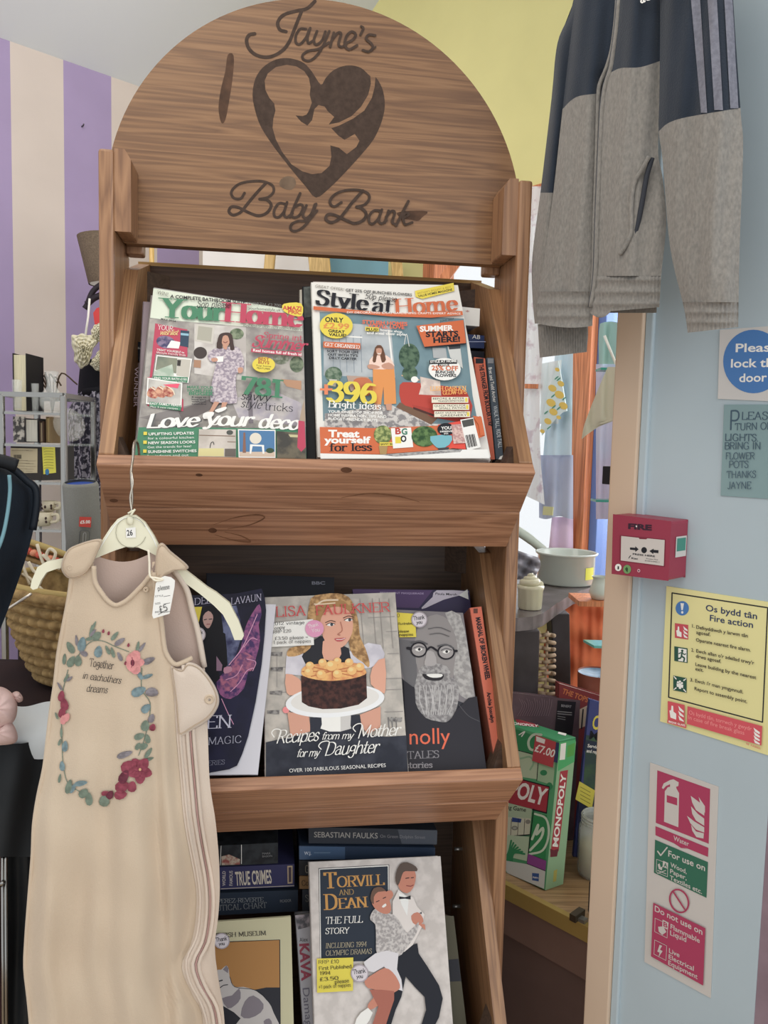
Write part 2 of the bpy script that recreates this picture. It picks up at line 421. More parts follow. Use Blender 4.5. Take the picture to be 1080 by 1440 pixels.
class Print:
    """printing laid on a flat surface, traced in pixel or crop coordinates"""
    def __init__(s, plane, mb=None, crop=(0, 0, 1), lift=.0004):
        s.pl = plane; s.mb = mb or MB(); s.cr = crop; s.h = lift; s.step = .00004
    def crop(s, *c): s.cr = c; return s
    def P(s, x, y, off=None):
        return s.pl.p(s.cr[0] + x / s.cr[2], s.cr[1] + y / s.cr[2], s.h if off is None else off)
    def up(s): s.h += s.step
    def poly(s, mat, pts, sm=0, closed=True):
        s.up()
        if isinstance(pts, str): pts = [tuple(float(q) for q in t.split(',')) for t in pts.split()]
        if sm: pts = [(p.x, p.y) for p in smooth([(a, b, 0) for a, b in pts], sm, True)]
        s.mb.poly([s.P(a, b) for a, b in pts], mat); return s
    def rect(s, mat, x0, y0, x1, y1, sk=0):
        return s.poly(mat, [(x0, y0), (x1, y0 + sk), (x1, y1 + sk), (x0, y1)])
    def disc(s, mat, x, y, rx, ry=None, n=24, rot=0):
        ry = ry or rx
        cs, sn = math.cos(rot), math.sin(rot)
        pts = []
        for k in range(n):
            a, b = rx * math.cos(2 * math.pi * k / n), ry * math.sin(2 * math.pi * k / n)
            pts.append((x + a * cs - b * sn, y + a * sn + b * cs))
        return s.poly(mat, pts)
    def line(s, mat, pts, wd, sm=4, taper=False):
        """stroke of a given width (crop units)"""
        if isinstance(pts, str): pts = [tuple(float(q) for q in t.split(',')) for t in pts.split()]
        s.up()
        q = smooth([(a, b, 0) for a, b in pts], sm) if sm and len(pts) > 2 else [V((a, b, 0)) for a, b in pts]
        for i, (a, b) in enumerate(zip(q, q[1:])):
            def nb(t): 
                r = wd / 2 * (1 if not taper else max(.25, math.sin(math.pi * min(1, max(0, t)))) )
                return [(r * math.cos(k * math.pi / 4), r * math.sin(k * math.pi / 4)) for k in range(8)]
            A, B = nb(i / (len(q) - 1)), nb((i + 1) / (len(q) - 1))
            h = hull([(a.x + u, a.y + v) for u, v in A] + [(b.x + u, b.y + v) for u, v in B])
            s.h += 3e-6
            s.mb.poly([s.P(x, y) for x, y in h], mat) if len(h) > 2 else None
        return s
    vert = None
    def frame(s, a, b, h, skew=0):
        a, b = V((a[0], a[1], 0)), V((b[0], b[1], 0)); d = b - a
        u = V((d.y, -d.x, 0)).normalized() * h
        u += d.normalized() * skew * h
        if s.vert: u = V((s.vert[0], s.vert[1], 0)) * h
        s.up()
        o = s.P(a.x, a.y); ex = s.P(b.x, b.y) - o; ey = s.P(a.x + u.x, a.y + u.y) - o
        return o, ex, ey
    def text(s, t, a, b, h, mat, fat=0, skew=0):
        vs, fs = glyphs(t, fat); o, ex, ey = s.frame(a, b, h, skew)
        s.mb.add([o + ex * x + ey * y for x, y in vs], fs, mat); return s
    def pen(s, t, a, b, h, mat, style='hand', wgt=8, thin=3, shear=0, track=0):
        ps, wd = pen(t, style, track, 0, wgt, thin); o, ex, ey = s.frame(a, b, h, shear)
        for i, p in enumerate(ps):
            o2 = o + s.pl.n * (i * 3e-6)
            s.mb.add([o2 + ex * (x / wd) + ey * (y / 100) for x, y in p], [tuple(range(len(p)))], mat)
        s.h += len(ps) * 3e-6
        return s
    def serif(s, t, a, b, h, mat, wgt=15, thin=4, shear=0, track=0): return s.pen(t, a, b, h, mat, 'serif', wgt, thin, shear, track)
    def script(s, t, a, b, h, mat, wgt=10, shear=.35, track=-4): return s.pen(t, a, b, h, mat, 'script', wgt, 3, shear, track)

WHITE = (228, 226, 220)
# ------------------------------------------------------------------ the room
A_ = V((-.683, .730, 0)).normalized()       # away along the right-hand partition
B_ = V((.730, .683, 0)).normalized()        # away along the striped wall
P0 = V((-1.17, 2.40, 0))                    # on the striped wall
CT = 1.05
CORN = P0 + B_ * CT                       # where striped wall and window wall meet
G_ = -A_                                    # along the window wall, back towards the right
CEIL = Plane(P0, B_, ZZ).p(60, 74).z
lilac = mt((138, 122, 158), .8, bump=.1, bscale=90, var=.04, vscale=6)
cream = mt((176, 164, 158), .8, bump=.1, bscale=90, var=.03, vscale=6)
yellow = mt((204, 196, 128), .8, bump=.1, bscale=90, var=.04, vscale=4)
ceilm = mt((186, 190, 197), .85, bump=.08, bscale=70)
floorm = wood('floor_boards', 0, (140, 118, 92), (166, 142, 112), (180, 156, 126), .4, 3.0)
bluew = mt((150, 163, 169), .55, bump=.06, bscale=50, var=.03, vscale=5)
jambm = mt((178, 155, 132), .5, bump=.05, bscale=40, var=.03, vscale=5)
orangew = wood('window_timber', 2, (150, 84, 42), (186, 108, 58), (204, 128, 76), .4, 5.0, False)

fm = MB(); fm.box((-3.2, -2.2, -.1), (7, 0, 0), (0, 7, 0), (0, 0, .1), floorm)
fm.build('floor', kind='structure')
# ceiling: level over the shop, gently rising towards the right
def wallpt(o, d, t, z): p = o + d * t; return V((p.x, p.y, z))
cm = MB()
q = [wallpt(P0, B_, -2.2, CEIL), wallpt(CORN, B_, .05, CEIL)]
pg = Plane(CORN, G_, ZZ).p(526, 11); SLP = (pg.z - CEIL) / (pg - CORN).dot(G_)      # pitch of the roof
q += [q[1] + G_ * 3.4 + ZZ * 3.4 * SLP, q[0] + G_ * 3.4 + ZZ * 3.4 * SLP]
cm.prism(q[::-1], (0, 0, .08), ceilm); cm.build('ceiling', kind='structure')
# striped wall: each painted stripe is part of the one wall surface
wm = MB()
SP = Plane(P0, B_, ZZ)
def along(px, py): return (SP.p(px, py) - P0).dot(B_)
edges = [along(18, 330), along(92, 400), along(157, 230)]
wd = (edges[2] - edges[0]) / 2
ts = [edges[0] - wd * k for k in range(5, 0, -1)] + edges + [along(221, 360), along(280, 360), along(312, 300)]
ts = [-2.2] + [t for t in ts if t > -2.2] + [CT]
n0 = sum(1 for t in ts if t < edges[0] - 1e-4)
for i, (a, b) in enumerate(zip(ts, ts[1:])):
    mm = lilac if (i - n0) % 2 else cream
    wm.poly([wallpt(P0, B_, a, 0), wallpt(P0, B_, b, 0), wallpt(P0, B_, b, CEIL), wallpt(P0, B_, a, CEIL)], mm)
nb = A_ * .08
wm.prism([wallpt(P0, B_, -2.2, 0) + A_ * .002, wallpt(P0, B_, CT, 0) + A_ * .002, wallpt(P0, B_, CT, CEIL) + A_ * .002, wallpt(P0, B_, -2.2, CEIL) + A_ * .002], A_ * .08, cream)
wm.build('wall_left', kind='structure')
# picture nail left in the wall above the lamp
nm = MB(); p = SP.p(115, 178); nm.tube([p + A_ * .004, p - A_ * .012, p - A_ * .016 + ZZ * .004], .0022, mt((70, 66, 72), .4, .6))
nm.build('wall_hook', label='small bent hook in the purple stripe beside the arch', cat='hook')

# window wall: yellow plaster with a timber-framed display window
GP = Plane(CORN, G_, ZZ)
def gl(px, py): p = GP.p(px, py); return (p - CORN).dot(G_), p.z
t_open0, t_open1 = gl(598, 360)[0], 2.75
z_sill = gl(820, 846)[1]; z_head = gl(752, 262)[1]
ym = MB()
def gbox(mb, t0, t1, z0, z1, d0, d1, mat):
    o = CORN + G_ * t0 + B_ * d0 + ZZ * z0
    mb.box(o, G_ * (t1 - t0), B_ * (d1 - d0), ZZ * (z1 - z0), mat)
gbox(ym, -.02, t_open0, 0, 4.6, 0, .09, yellow)
gbox(ym, t_open0, 3.5, z_head, 4.6, 0, .09, yellow)
gbox(ym, t_open0, 3.5, 0, z_sill - .03, 0, .09, yellow)
gbox(ym, t_open1, 3.5, z_sill, z_head, 0, .09, yellow)
ym.build('wall_back', kind='structure')
wf = MB()
t_m0, t_m1 = gl(801, 640)[0], gl(827, 640)[0]
bluep = mt((90, 118, 176), .5)
for (a, b, c, d, e) in ((t_open0, t_open1, z_sill - .03, z_sill + .012, -.05), (t_open0, t_open1, z_head - .05, z_head, -.01),
                        (t_open0, t_open0 + .05, z_sill, z_head, -.01), (t_open1 - .06, t_open1, z_sill, z_head, -.01), (t_m0, t_m1, z_sill, z_head - .05, -.01)):
    gbox(wf, a, b, c, d, e, .085, orangew)
gbox(wf, t_m1, gl(838, 640)[0], z_sill, z_head - .05, .02, .08, bluep)
wfo = wf.build('window_1', kind='structure', bev=.002)
gz = MB()
gbox(gz, t_open0 + .05, t_m0, z_sill + .012, z_head - .05, .05, .054, glass((.95, .98, 1), .02, .06))
gbox(gz, t_m1, t_open1 - .06, z_sill + .012, z_head - .05, .05, .054, glass((.95, .98, 1), .02, .06))
gz.build('window_pane', wfo)

# right-hand partition with door architrave
WP = Plane(V((.36, 1.10, 0)), G_, ZZ)       # face towards the camera
def wl(px, py): p = WP.p(px, py); return (p - WP.o).dot(G_)
t_j0, t_j1 = wl(852, 900), wl(893, 900)
rm = MB()
def wbox(mb, t0, t1, z0, z1, d0, d1, mat):
    mb.box(WP.o + G_ * t0 + B_ * d0 + ZZ * z0, G_ * (t1 - t0), B_ * (d1 - d0), ZZ * (z1 - z0), mat)
t_re = wl(1072, 1260)
wbox(rm, t_j1 - .004, t_re + .0, 0, 3.3, 0, .07, bluew)
wbox(rm, t_re, t_re + .06, 0, 3.3, .001, .07, mt((120, 100, 108), .85, bump=.4, bscale=80, var=.1))
wbox(rm, t_re + .06, 1.6, 0, 3.3, 0, .07, bluew)
rm.build('wall_right', kind='structure')
jm = MB()
wbox(jm, t_j0, t_j1 - .006, 0, 3.3, -.012, .085, jambm)
wbox(jm, t_j1 - .006, t_j1 + .006, 0, 3.3, -.006, .07, bluew)
jm.build('trim_1', kind='structure', bev=.002)
# ------------------------------------------------------------------ the wooden display stand
D, Mi, Li = (84, 56, 34), (122, 86, 54), (142, 104, 66)
w_x = wood('pine_across', 0, (100, 66, 44), (126, 86, 58), (138, 97, 66), .42, .3)
w_lip = wood('pine_lip', 0, (120, 80, 54), (150, 105, 74), (162, 117, 84), .42, 2.2)
w_z = wood('pine_upright', 2, (106, 71, 45), (132, 93, 60), (144, 104, 69), .42, 1.1)
w_end = wood('pine_end_panel', 2, (112, 76, 46), (138, 98, 61), (150, 110, 71), .42, 7.3, False, rot=.634)
w_head = wood('pine_arch', 0, (92, 60, 33), (116, 80, 46), (130, 93, 57), .4, 4.6, knots=False, gs=1.25)
w_lit_rim = wood('pine_lit_rim', 0, (136, 104, 50), (152, 118, 62), (160, 128, 72), .42, 6.0, False)  # back panel rim: window light from behind put into the paler colour
w_shaded = wood('pine_inside_shaded', 0, (60, 44, 34), (74, 55, 42), (82, 62, 47), .5, 3.7)  # darker pine copy with the shade inside the troughs put into its colour
burn = mt((62, 48, 40), .8, var=.18, vscale=140)
S2, TK = .275, .020
stand = thing('display_stand', 'tall pine display stand with arched top board and sloping magazine troughs', 'display stand', (TX, TY, 0), TH)
def lbox(mb, x0, x1, y0, y1, z0, z1, mat):
    mb.box(L(x0, y0, z0), LX * (x1 - x0), LY * (y1 - y0), ZZ * (z1 - z0), mat)
for sx in (-1, 1):
    mb = MB(); x = sx * S2
    lbox(mb, min(x, x + sx * TK), max(x, x + sx * TK), 0, .115, 0, 1.879, w_z)
    mb.build('side_post', stand, bev=.004)
    mb = MB()
    a = S2 - .021
    prof = [(a, 1.775), (a, 1.868), (a + .008, 1.881), (S2, 1.881), (S2, 1.775)]
    mb.prism([L(sx * p, .004, z) for p, z in prof], LY * .056, w_z); mb.build('cleat', stand, bev=.003)
    mb = MB(); lbox(mb, min(sx * (S2 - .024), sx * S2), max(sx * (S2 - .024), sx * S2), .082, .108, 1.764, 1.86, w_z); mb.build('cleat', stand, bev=.003)
# arched name board
hb = MB(); R0, zc = .298, 1.826
a0 = math.asin((1.882 - zc) / R0)
arc = [(R0 * math.cos(a0 + (math.pi - 2 * a0) * i / 60), zc + R0 * math.sin(a0 + (math.pi - 2 * a0) * i / 60)) for i in range(61)]
outl = [(-.2735, 1.774), (.2735, 1.774), (.2735, 1.882)] + arc + [(-.2735, 1.882)]
hb.prism([L(x, .061, z) for x, z in outl], LY * .02, w_head)
head = hb.build('name_board', stand, bev=.0025)
HP = Plane(L(0, .061, 1.8), LX, ZZ)
# burnt-in emblem and lettering
e = Print(HP, crop=(330, 60, 4.5), lift=.0002)
e.poly(burn, '545,265 490,185 440,130 380,105 310,97 240,115 175,160 130,230 113,330 130,430 165,530 235,640 310,740 390,840 450,910 515,980 600,920 700,820 800,710 880,610 930,500 950,400 940,310 915,250 888,215 862,212 845,200 800,160 740,144 680,150 620,178 575,225', 3)
e.poly(w_head, '858,205 892,205 886,280 868,350 820,430 750,480 660,525 600,545 595,518 660,505 740,465 800,405 845,330 862,260')
e.poly(w_head, '330,140 390,150 440,180 470,225 480,280 475,330 488,380 470,430 455,455 430,465 385,460 420,500 460,525 490,490 505,420 530,395 570,405 590,435 630,470 595,518 612,542 655,588 695,615 760,578 790,620 770,660 710,705 660,665 605,650 612,720 600,780 550,825 490,832 430,815 360,770 300,690 260,610 240,540 245,480 258,430 250,385 220,350 195,300 190,240 210,195 260,155')
e.mb.build('emblem', head, label='burnt heart emblem of mother and baby')
t = Print(HP, crop=(300, 0, 3.375), lift=.0002)
for pts, wd in (('345,150 315,140 306,105 335,70 395,52 445,40 482,6', 17), ('420,50 388,130 362,195 330,238 285,265 240,271 195,256 166,225 158,188 172,165 196,160', 17),
    ('440,138 412,138 392,168 392,202 412,210 440,178 455,140', 13), ('460,133 447,178 452,205 475,192', 13), ('492,148 477,190 488,212 516,192 532,150', 13),
    ('550,148 522,215 492,262 458,288 428,282 424,262 450,242 500,232 548,202', 13), ('572,155 554,222', 13), ('560,195 588,158 606,160 594,210 612,222 634,205', 13),
    ('630,205 662,188 676,164 656,150 632,172 624,212 644,235 682,215', 13), ('702,125 712,134 698,165', 12), ('768,168 738,165 725,184 748,205 757,226 738,245 710,238', 13), ('740,246 770,222', 9)):
    t.line(burn, pts, wd)
t.mb.build('lettering', head, label='burnt script word across the top of the board')
t = Print(HP, crop=(300, 240, 3.375), lift=.0002)
for pts, wd in (('250,58 200,112 160,160 130,197 95,211 74,195 86,172 122,176 170,200 215,214 254,200 275,166 256,140 220,135', 15), ('220,135 260,126 286,100 280,70 240,52 190,50 130,60 95,85 85,110 100,131 130,132 148,106', 13),
    ('340,158 312,155 290,185 290,215 310,221 335,195 346,160', 13), ('350,150 335,205 350,221 376,202', 13), ('412,108 386,165 364,220', 14), ('366,212 386,223 410,210 426,176 414,160 388,172', 13),
    ('442,165 425,210 440,226 465,205 482,160', 13), ('488,158 465,220 430,265 395,286 369,281 370,256 400,240 450,235 492,190', 13),
    ('710,95 660,150 625,196 595,230 560,246 534,230 545,208 580,212 630,235 670,250 710,236 726,206 706,180 680,172', 15), ('680,172 720,160 741,130 730,105 690,92 640,92 590,105 560,130 554,155 575,170 608,150', 13),
    ('790,190 762,190 740,215 740,245 760,251 785,225 796,192', 13), ('800,185 785,235 800,251 822,236', 13), ('832,190 814,247', 13), ('820,220 846,192 861,200 849,245 870,256', 13),
    ('926,145 895,205 868,260', 14), ('884,228 915,200 926,210 900,226', 12), ('900,226 910,255 944,246', 13)):
    t.line(burn, pts, wd)
t.mb.build('lettering', head, label='burnt script words below the heart')
kd = mt((70, 46, 30), .5, var=.35, vscale=60)
for k_, (mm_, q) in enumerate(((kd, '338,130 352,132 350,180 342,235 332,285 322,290 316,255 322,210 332,170'), (mt((96, 76, 58), .55, var=.2, vscale=80), '465,425 480,418 495,422 500,436 490,450 472,448 460,438'), (kd, '740,505 770,500 812,502 800,515 790,524 775,522 750,518'))):
    kn = Print(HP, crop=(120, 0, 1.6875), lift=.00015); kn.poly(mm_, q, 3); kn.mb.build('knot', head)

def trough(zt, zl, ztb, yb=.19):
    zb = zl - .113
    sd = V((.115, -.113)) / .1612          # down the slope, in (y, z)
    si = V((.701, .713))                   # into the board
    for sx in (-1, 1):
        mb = MB(); x0 = sx * S2
        prof = [(-.115 + si.x * .018, zl + si.y * .018), (.08, zt), (yb, ztb - .003), (yb, zb + .015), (.012, zb + .003)]
        mb.prism([L(x0, y, z) for y, z in prof], LX * (-sx * .018), w_end)
        mb.build('end_panel', stand, bev=.002)
        mb = MB(); xi = sx * (S2 - .018)
        q = [L(xi, -.085, zl - .012), L(xi - sx * .022, -.09, zl - .012), L(xi, -.072, zl + .034)]
        mb.prism(q, LY * .03, w_shaded); mb.build('corner_block', stand)
        mb = MB()
        q = [L(xi, yb - .03, ztb - .02), L(xi, yb, ztb - .02), L(xi - sx * .03, yb, ztb - .02)]
        mb.prism(q, -ZZ * .045, w_shaded); mb.build('corner_block', stand)
    mb = MB(); lbox(mb, -S2, S2, yb, yb + .014, zb, ztb, w_shaded)
    lbox(mb, -S2, S2, yb - .0002, yb + .0142, ztb - .005, ztb + .0005, w_lit_rim)
    mb.build('back_panel', stand)
    mb = MB(); lbox(mb, -S2 + .018, S2 - .018, .012, yb, zb, zb + .012, w_shaded); mb.build('base_panel', stand)
    for s0, s1 in ((0, .0805), (.0818, .161)):
        a = V((-.115, zl)) + sd * s0; b = V((-.115, zl)) + sd * s1
        prof = [a, b, b + si * .018, a + si * .018]
        mb = MB()
        mb.prism([L(-S2, p.x, p.y) for p in prof], LX * 2 * S2, w_lip)
        mb.build('lip_board', stand, bev=.0025)
TIERS = [(1.742, 1.470), (1.338, 1.056), (.928, .65), (.52, .24)]
for i, (zt, zl) in enumerate(TIERS): trough(zt, zl, 1.777 if i == 0 else TIERS[i - 1][1] - .1135)
LP1 = Plane(L(0, -.115, 1.470), LX, ZZ * .113 - LY * .115)
k1 = mt((84, 54, 36), .5, var=.3, vscale=60)
lips = [o for o in stand.children if o.name.startswith('lip_board')]
for (x, y, rx, ry), lip_ in (((299, 746, 6, 3.5), lips[1]), ((487, 661, 8, 4), lips[0]), ((160, 704, 6, 2.5), lips[0]), ((280, 668, 5, 2), lips[0])):
    kn = Print(LP1, lift=.0003); kn.disc(k1, x, y, rx, ry, 16, .05); kn.mb.build('knot', lip_)
for pts, lip_ in (('480,700 520,694 560,698 590,706', lips[0]), ('300,738 330,728 360,724 372,728 352,738 320,744', lips[1]), ('302,752 330,760 352,762 340,754 316,748', lips[1])):
    kn = Print(LP1, lift=.0003); q_ = [tuple(float(v) for v in t.split(',')) for t in pts.split()]
    kn.line(mt((108, 72, 48), .45, var=.2, vscale=80), q_, 2.2, taper=True); kn.mb.build('grain_mark', lip_)
for zz in (.835, .735):
    mb = MB(); mb.tube([L(S2 - .019, .12, zz), L(S2 - .032, .12, zz)], .003, mt((150, 148, 144), .3, .8)); mb.build('shelf_pin', stand, label='small steel pin in the side')
# ------------------------------------------------------------------ magazines and books
CY, CZ = .143, .28
def slope_plane(zl, back=0.0, k=1.0):
    o = L(0, -.079 + back, zl - .022)
    return Plane(o, LX, LY * (CY * k) + ZZ * CZ)
T1, T2, T3 = slope_plane(1.477), slope_plane(1.066), slope_plane(.65)
paper = mt((196, 190, 180), .8, var=.12, vscale=400, stretch=(.05, .05, 1))
INK = mt((30, 30, 36), .5); DK = mt((40, 38, 40), .45)
wht = mt((205, 202, 196), .45)
def bk(name, label, cat, pl, q, th, cov, group=None, spine='left', off=0, pg=None, lip=.003, slab=.0012, side=None):
    """a book or magazine: covers, spine, page block; q = front corners TL TR BR BL in pixels"""
    pl = pl.shift(off); F = [pl.p(*p) for p in q]; n = pl.n
    base = (F[2] + F[3]) / 2 - n * th
    t = thing(name, label, cat, base, 0, group)
    mb = MB()
    mb.prism(F, -n * slab, cov)
    mb.prism([f - n * (th - slab) for f in F], -n * slab, side or cov)
    i, j = {'left': (3, 0), 'right': (1, 2), 'top': (0, 1), 'bottom': (2, 3), 'none': (0, 0)}[spine]
    inn = V((0, 0, 0))
    if spine != 'none':
        cen = (F[0] + F[1] + F[2] + F[3]) / 4
        d = (cen - (F[i] + F[j]) / 2).normalized() * slab
        mb.prism([F[i], F[j], F[j] + d, F[i] + d], -n * th, side or cov)
    cen = (F[0] + F[1] + F[2] + F[3]) / 4
    def ins(k, p):
        return p + (cen - p).normalized() * lip
    I = [ins(k, f) - n * (slab + .0001) for k, f in enumerate(F)]
    pm = MB(); pm.prism(I, -n * (th - 2 * slab - .0002), pg or paper); 
    pm.build('pages', t)
    return t, Print(pl, mb)
def fin(t, pr, name='cover', **k): return pr.mb.build(name, t, **k)
def sticker(t, pr, name, label, fn, lift=.0035):
    """a note or label stuck on a cover: a piece of its own"""
    p2 = Print(pr.pl, crop=pr.cr, lift=lift); fn(p2)
    return p2.mb.build(name, t, label=label)
def noise2(a, b, sc=40, r=(.4, .6), rough=.45): return mt(a, rough, c2=b, vscale=sc, ramp=r)
skin = mt((172, 126, 104), .5); skin2 = mt((150, 100, 84), .5)

# ---- home magazine, left of the top trough
q = [(216, 404), (426, 438), (431, 646), (188, 646)]
yh, P = bk('magazine', 'home decor magazine with green and pink masthead and woman in long floral dress', 'magazine', T1, q, .007, noise2((150, 146, 142), (128, 124, 122), 30), 'magazines in the top trough', off=.004)
P.crop(180, 380, 3.857)
gr, pk = mt((58, 114, 84), .45), mt((166, 54, 78), .45)
P.poly(mt((190, 196, 178), .45), '138,98 940,222 945,335 600,325 120,258')
P.poly(noise2((152, 146, 138), (128, 122, 118), 60), '118,262 945,330 955,600 965,850 60,870')
P.poly(noise2((160, 152, 146), (184, 178, 172), 30), '360,290 640,310 640,600 360,560')
P.poly(mt((118, 112, 110), .5), '60,800 460,700 330,800 280,840'); P.poly(mt((96, 88, 86), .5), '270,760 440,700 520,720 300,830')
P.poly(mt((176, 170, 160), .5), '370,290 470,302 460,400 362,385'); P.poly(mt((150, 146, 132), .5), '382,302 458,312 450,388 374,376')
P.poly(noise2((150, 142, 150), (172, 164, 160), 50), '560,700 760,640 940,720 950,850 600,800'); P.poly(mt((112, 104, 110), .5), '650,660 672,660 680,830 655,830')
P.poly(mt((160, 120, 92), .5), '830,590 940,600 940,650 860,630'); P.disc(noise2((70, 84, 62), (120, 130, 104), 120), 590, 345, 38, 30); P.disc(noise2((66, 80, 62), (110, 120, 96), 120), 915, 510, 38, 44); P.disc(noise2((84, 92, 74), (150, 150, 136), 120), 830, 480, 44, 30)
P.disc(mt((60, 52, 50), .5), 392, 448, 36, 32); P.poly(mt((150, 112, 86), .5), '358,486 396,488 394,530 356,526')
# left picture column
P.poly(pk, '148,288 322,322 322,470 150,452 130,580 118,580'); P.poly(pk, '105,580 122,580 118,740 300,700 300,765 105,735')
P.disc(noise2((58, 58, 92), (120, 104, 128), 160), 205, 390, 52, 34, rot=.2); P.poly(wht, '210,420 235,380 285,390 275,425'); P.poly(mt((36, 58, 78), .4), '285,325 332,330 326,418 282,410'); P.poly(mt((120, 160, 176), .4), '286,340 330,344 329,356 286,352')
P.pen('YOUR', (160, 320), (243, 330), 26, wht, wgt=9); P.script('wishlist', (170, 350), (270, 352), 30, mt((214, 190, 120), .5), wgt=8)
P.text('TREAT YOURSELF to', (155, 436), (305, 452), 12, wht, .012); P.text('lifestyle friendly finds', (155, 450), (312, 466), 11, wht)
P.poly(wht, '155,460 348,480 328,612 135,600'); P.poly(noise2((96, 104, 92), (120, 122, 104), 30), '160,466 268,478 262,560 148,540'); P.poly(mt((168, 162, 150), .5), '270,480 340,486 330,580 262,572')
P.poly(noise2((170, 178, 164), (140, 156, 138), 80), '145,545 240,510 250,575 140,575'); P.poly(mt((50, 46, 44), .5), '268,486 288,488 284,520 266,518')
P.poly(gr, '138,572 325,580 322,610 136,604'); P.text('FIND YOUR BATH £150', (142, 590), (318, 598), 13, wht, .012); P.text('and the every week looks!', (142, 603), (310, 610), 9, wht)
P.poly(wht, '105,582 295,612 290,748 97,725'); P.poly(noise2((176, 172, 164), (150, 146, 140), 40), '112,590 288,616 284,740 104,718')
for x, y in ((138, 660), (180, 656), (222, 652)):
    P.poly(noise2((136, 56, 50), (190, 140, 110), 200), [(x - 34, y + 20), (x - 24, y - 18), (x + 4, y - 26), (x + 26, y + 14), (x + 10, y + 36)], 3); P.line(mt((200, 184, 160), .5), [(x - 10, y - 24), (x + 20, y - 2), (x + 30, y + 22)], 7)
P.poly(mt((206, 70, 96), .5), '190,620 280,615 270,640 220,632')
P.poly(gr, '118,712 290,735 286,762 116,740'); P.text('EASY FAMILY FEASTS', (120, 728), (292, 740), 13, wht, .015); P.text('Plus 2 new recipes', (122, 744), (270, 755), 10, wht)
# woman in the dress
dr = noise2((128, 116, 128), (176, 164, 168), 260, (.42, .58))
P.poly(dr, '500,425 470,425 445,440 432,470 455,500 480,495 465,560 450,640 448,712 500,720 590,720 585,640 588,560 610,556 630,520 622,460 600,420 560,415', 2)
P.poly(dr, '440,440 480,450 500,480 480,500 440,480', 2); P.poly(skin, '505,350 545,350 552,385 540,412 520,412 505,385', 3)
P.poly(mt((58, 42, 40), .4), '515,340 545,338 565,352 572,400 578,430 555,432 550,385 540,355 515,358 508,400 510,425 480,420 488,370 498,348', 2)
P.poly(skin, '512,408 540,408 535,430 520,428'); P.line(mt((110, 60, 56), .5), '517,388 528,393 539,387', 4)
P.poly(wht, '478,468 518,466 516,496 484,498'); P.poly(skin, '452,478 482,476 486,492 458,496', 2); P.poly(skin, '596,530 622,528 622,552 600,558', 2)
P.poly(skin, '468,712 496,716 460,770 440,768'); P.poly(skin, '510,716 540,716 525,750 505,750')
P.poly(wht, '408,778 440,768 468,772 450,800 410,806', 2); P.poly(wht, '470,760 500,748 532,740 530,756 490,772', 2)
# headlines
P.text('WIN!', (156, 128), (215, 142), 22, mt((120, 120, 112), .5)); P.text('A COMPLETE BATHROOM SUITE', (228, 150), (636, 184), 19, INK, .025); P.text('WORTH £2,700', (645, 186), (830, 200), 17, mt((104, 104, 100), .5))
P.serif('Your', (186, 252), (520, 275), 100, gr, wgt=20, thin=5); P.serif('Home', (520, 275), (944, 308), 100, pk, wgt=20, thin=5)
P.text('yourhomestyle.uk', (652, 212), (828, 224), 16, DK); P.text('MAY 2024', (178, 268), (258, 282), 10, INK, .02); P.text('HUNDREDS OF GREAT-VALUE IDEAS FOR EVERY R', (625, 304), (942, 328), 10, INK)
ye = mt((196, 176, 34), .45)
P.poly(ye, '846,182 940,180 942,248 880,240 840,215', 3); P.text('AMAZI', (838, 214), (940, 218), 22, mt((176, 52, 50), .5), .03); P.text('PRIC', (868, 234), (940, 240), 20, mt((176, 52, 50), .5), .03)
P.pen('Sop please', (372, 200), (555, 206), 34, INK, wgt=9, shear=.2)
P.serif('Spring int', (735, 366), (944, 386), 32, pk, wgt=11, thin=5); P.script('Summer', (668, 412), (960, 440), 62, pk, wgt=13); P.poly(pk, '668,424 942,446 942,468 668,444'); P.text('Real homes full of fresh id', (678, 440), (940, 464), 15, wht, .02)
P.disc(ye, 736, 512, 62, 42); P.text('BEST', (706, 488), (766, 492), 18, mt((150, 80, 40), .5), .03); P.text('BUYS', (706, 506), (766, 510), 16, mt((150, 80, 40), .5), .03); P.text('Top home', (694, 520), (776, 526), 9, DK); P.text('FEATURES', (700, 534), (770, 540), 9, DK)
P.serif('781', (608, 668), (830, 690), 92, gr, wgt=17, thin=9); P.serif('savvy', (608, 700), (770, 712), 44, INK, wgt=8, thin=3, shear=.3); P.serif('style', (608, 742), (722, 752), 46, INK, wgt=8, thin=3, shear=.3); P.serif('tricks', (738, 758), (895, 768), 42, INK, wgt=7, thin=3)
P.text('MAKE YOUR', (320, 640), (464, 644), 15, gr, .03); P.text('HOME FEEL', (322, 658), (464, 662), 15, gr, .03); P.text('BIGGER', (330, 676), (464, 680), 18, gr, .04)
for i, s_ in enumerate(('8 ways to', 'boost space', 'without', 'extending')): P.text(s_, (345, 692 + i * 12), (425, 694 + i * 12), 9, INK, .02)
P.poly(gr, '58,852 380,852 960,862 968,1026 35,1022')
P.script('Love', (98, 858), (385, 850), 72, mt((84, 84, 84), .5), wgt=20); P.script('Love', (94, 854), (381, 846), 72, wht, wgt=15); P.script('your', (414, 838), (668, 846), 74, wht, wgt=15); P.script('deco', (700, 852), (925, 866), 74, wht, wgt=15)
for i, (a, b) in enumerate((('UPLIFTING UPDATES', 'for a colourful kitchen'), ('NEW SEASON LOOKS', 'Get the trends for less!'), ('SUNSHINE SWITCHES', 'for indoors and out'))):
    y = 896 + i * 48; P.rect(ye, 84 - i, y - 20, 103 - i, y - 2); P.text(a, (112 - i * 2, y), (358 + i * 7, y - 6), 15, wht, .02); P.text(b, (108 - i * 2, y + 22), (357 - i * 14, y + 16), 13, wht)
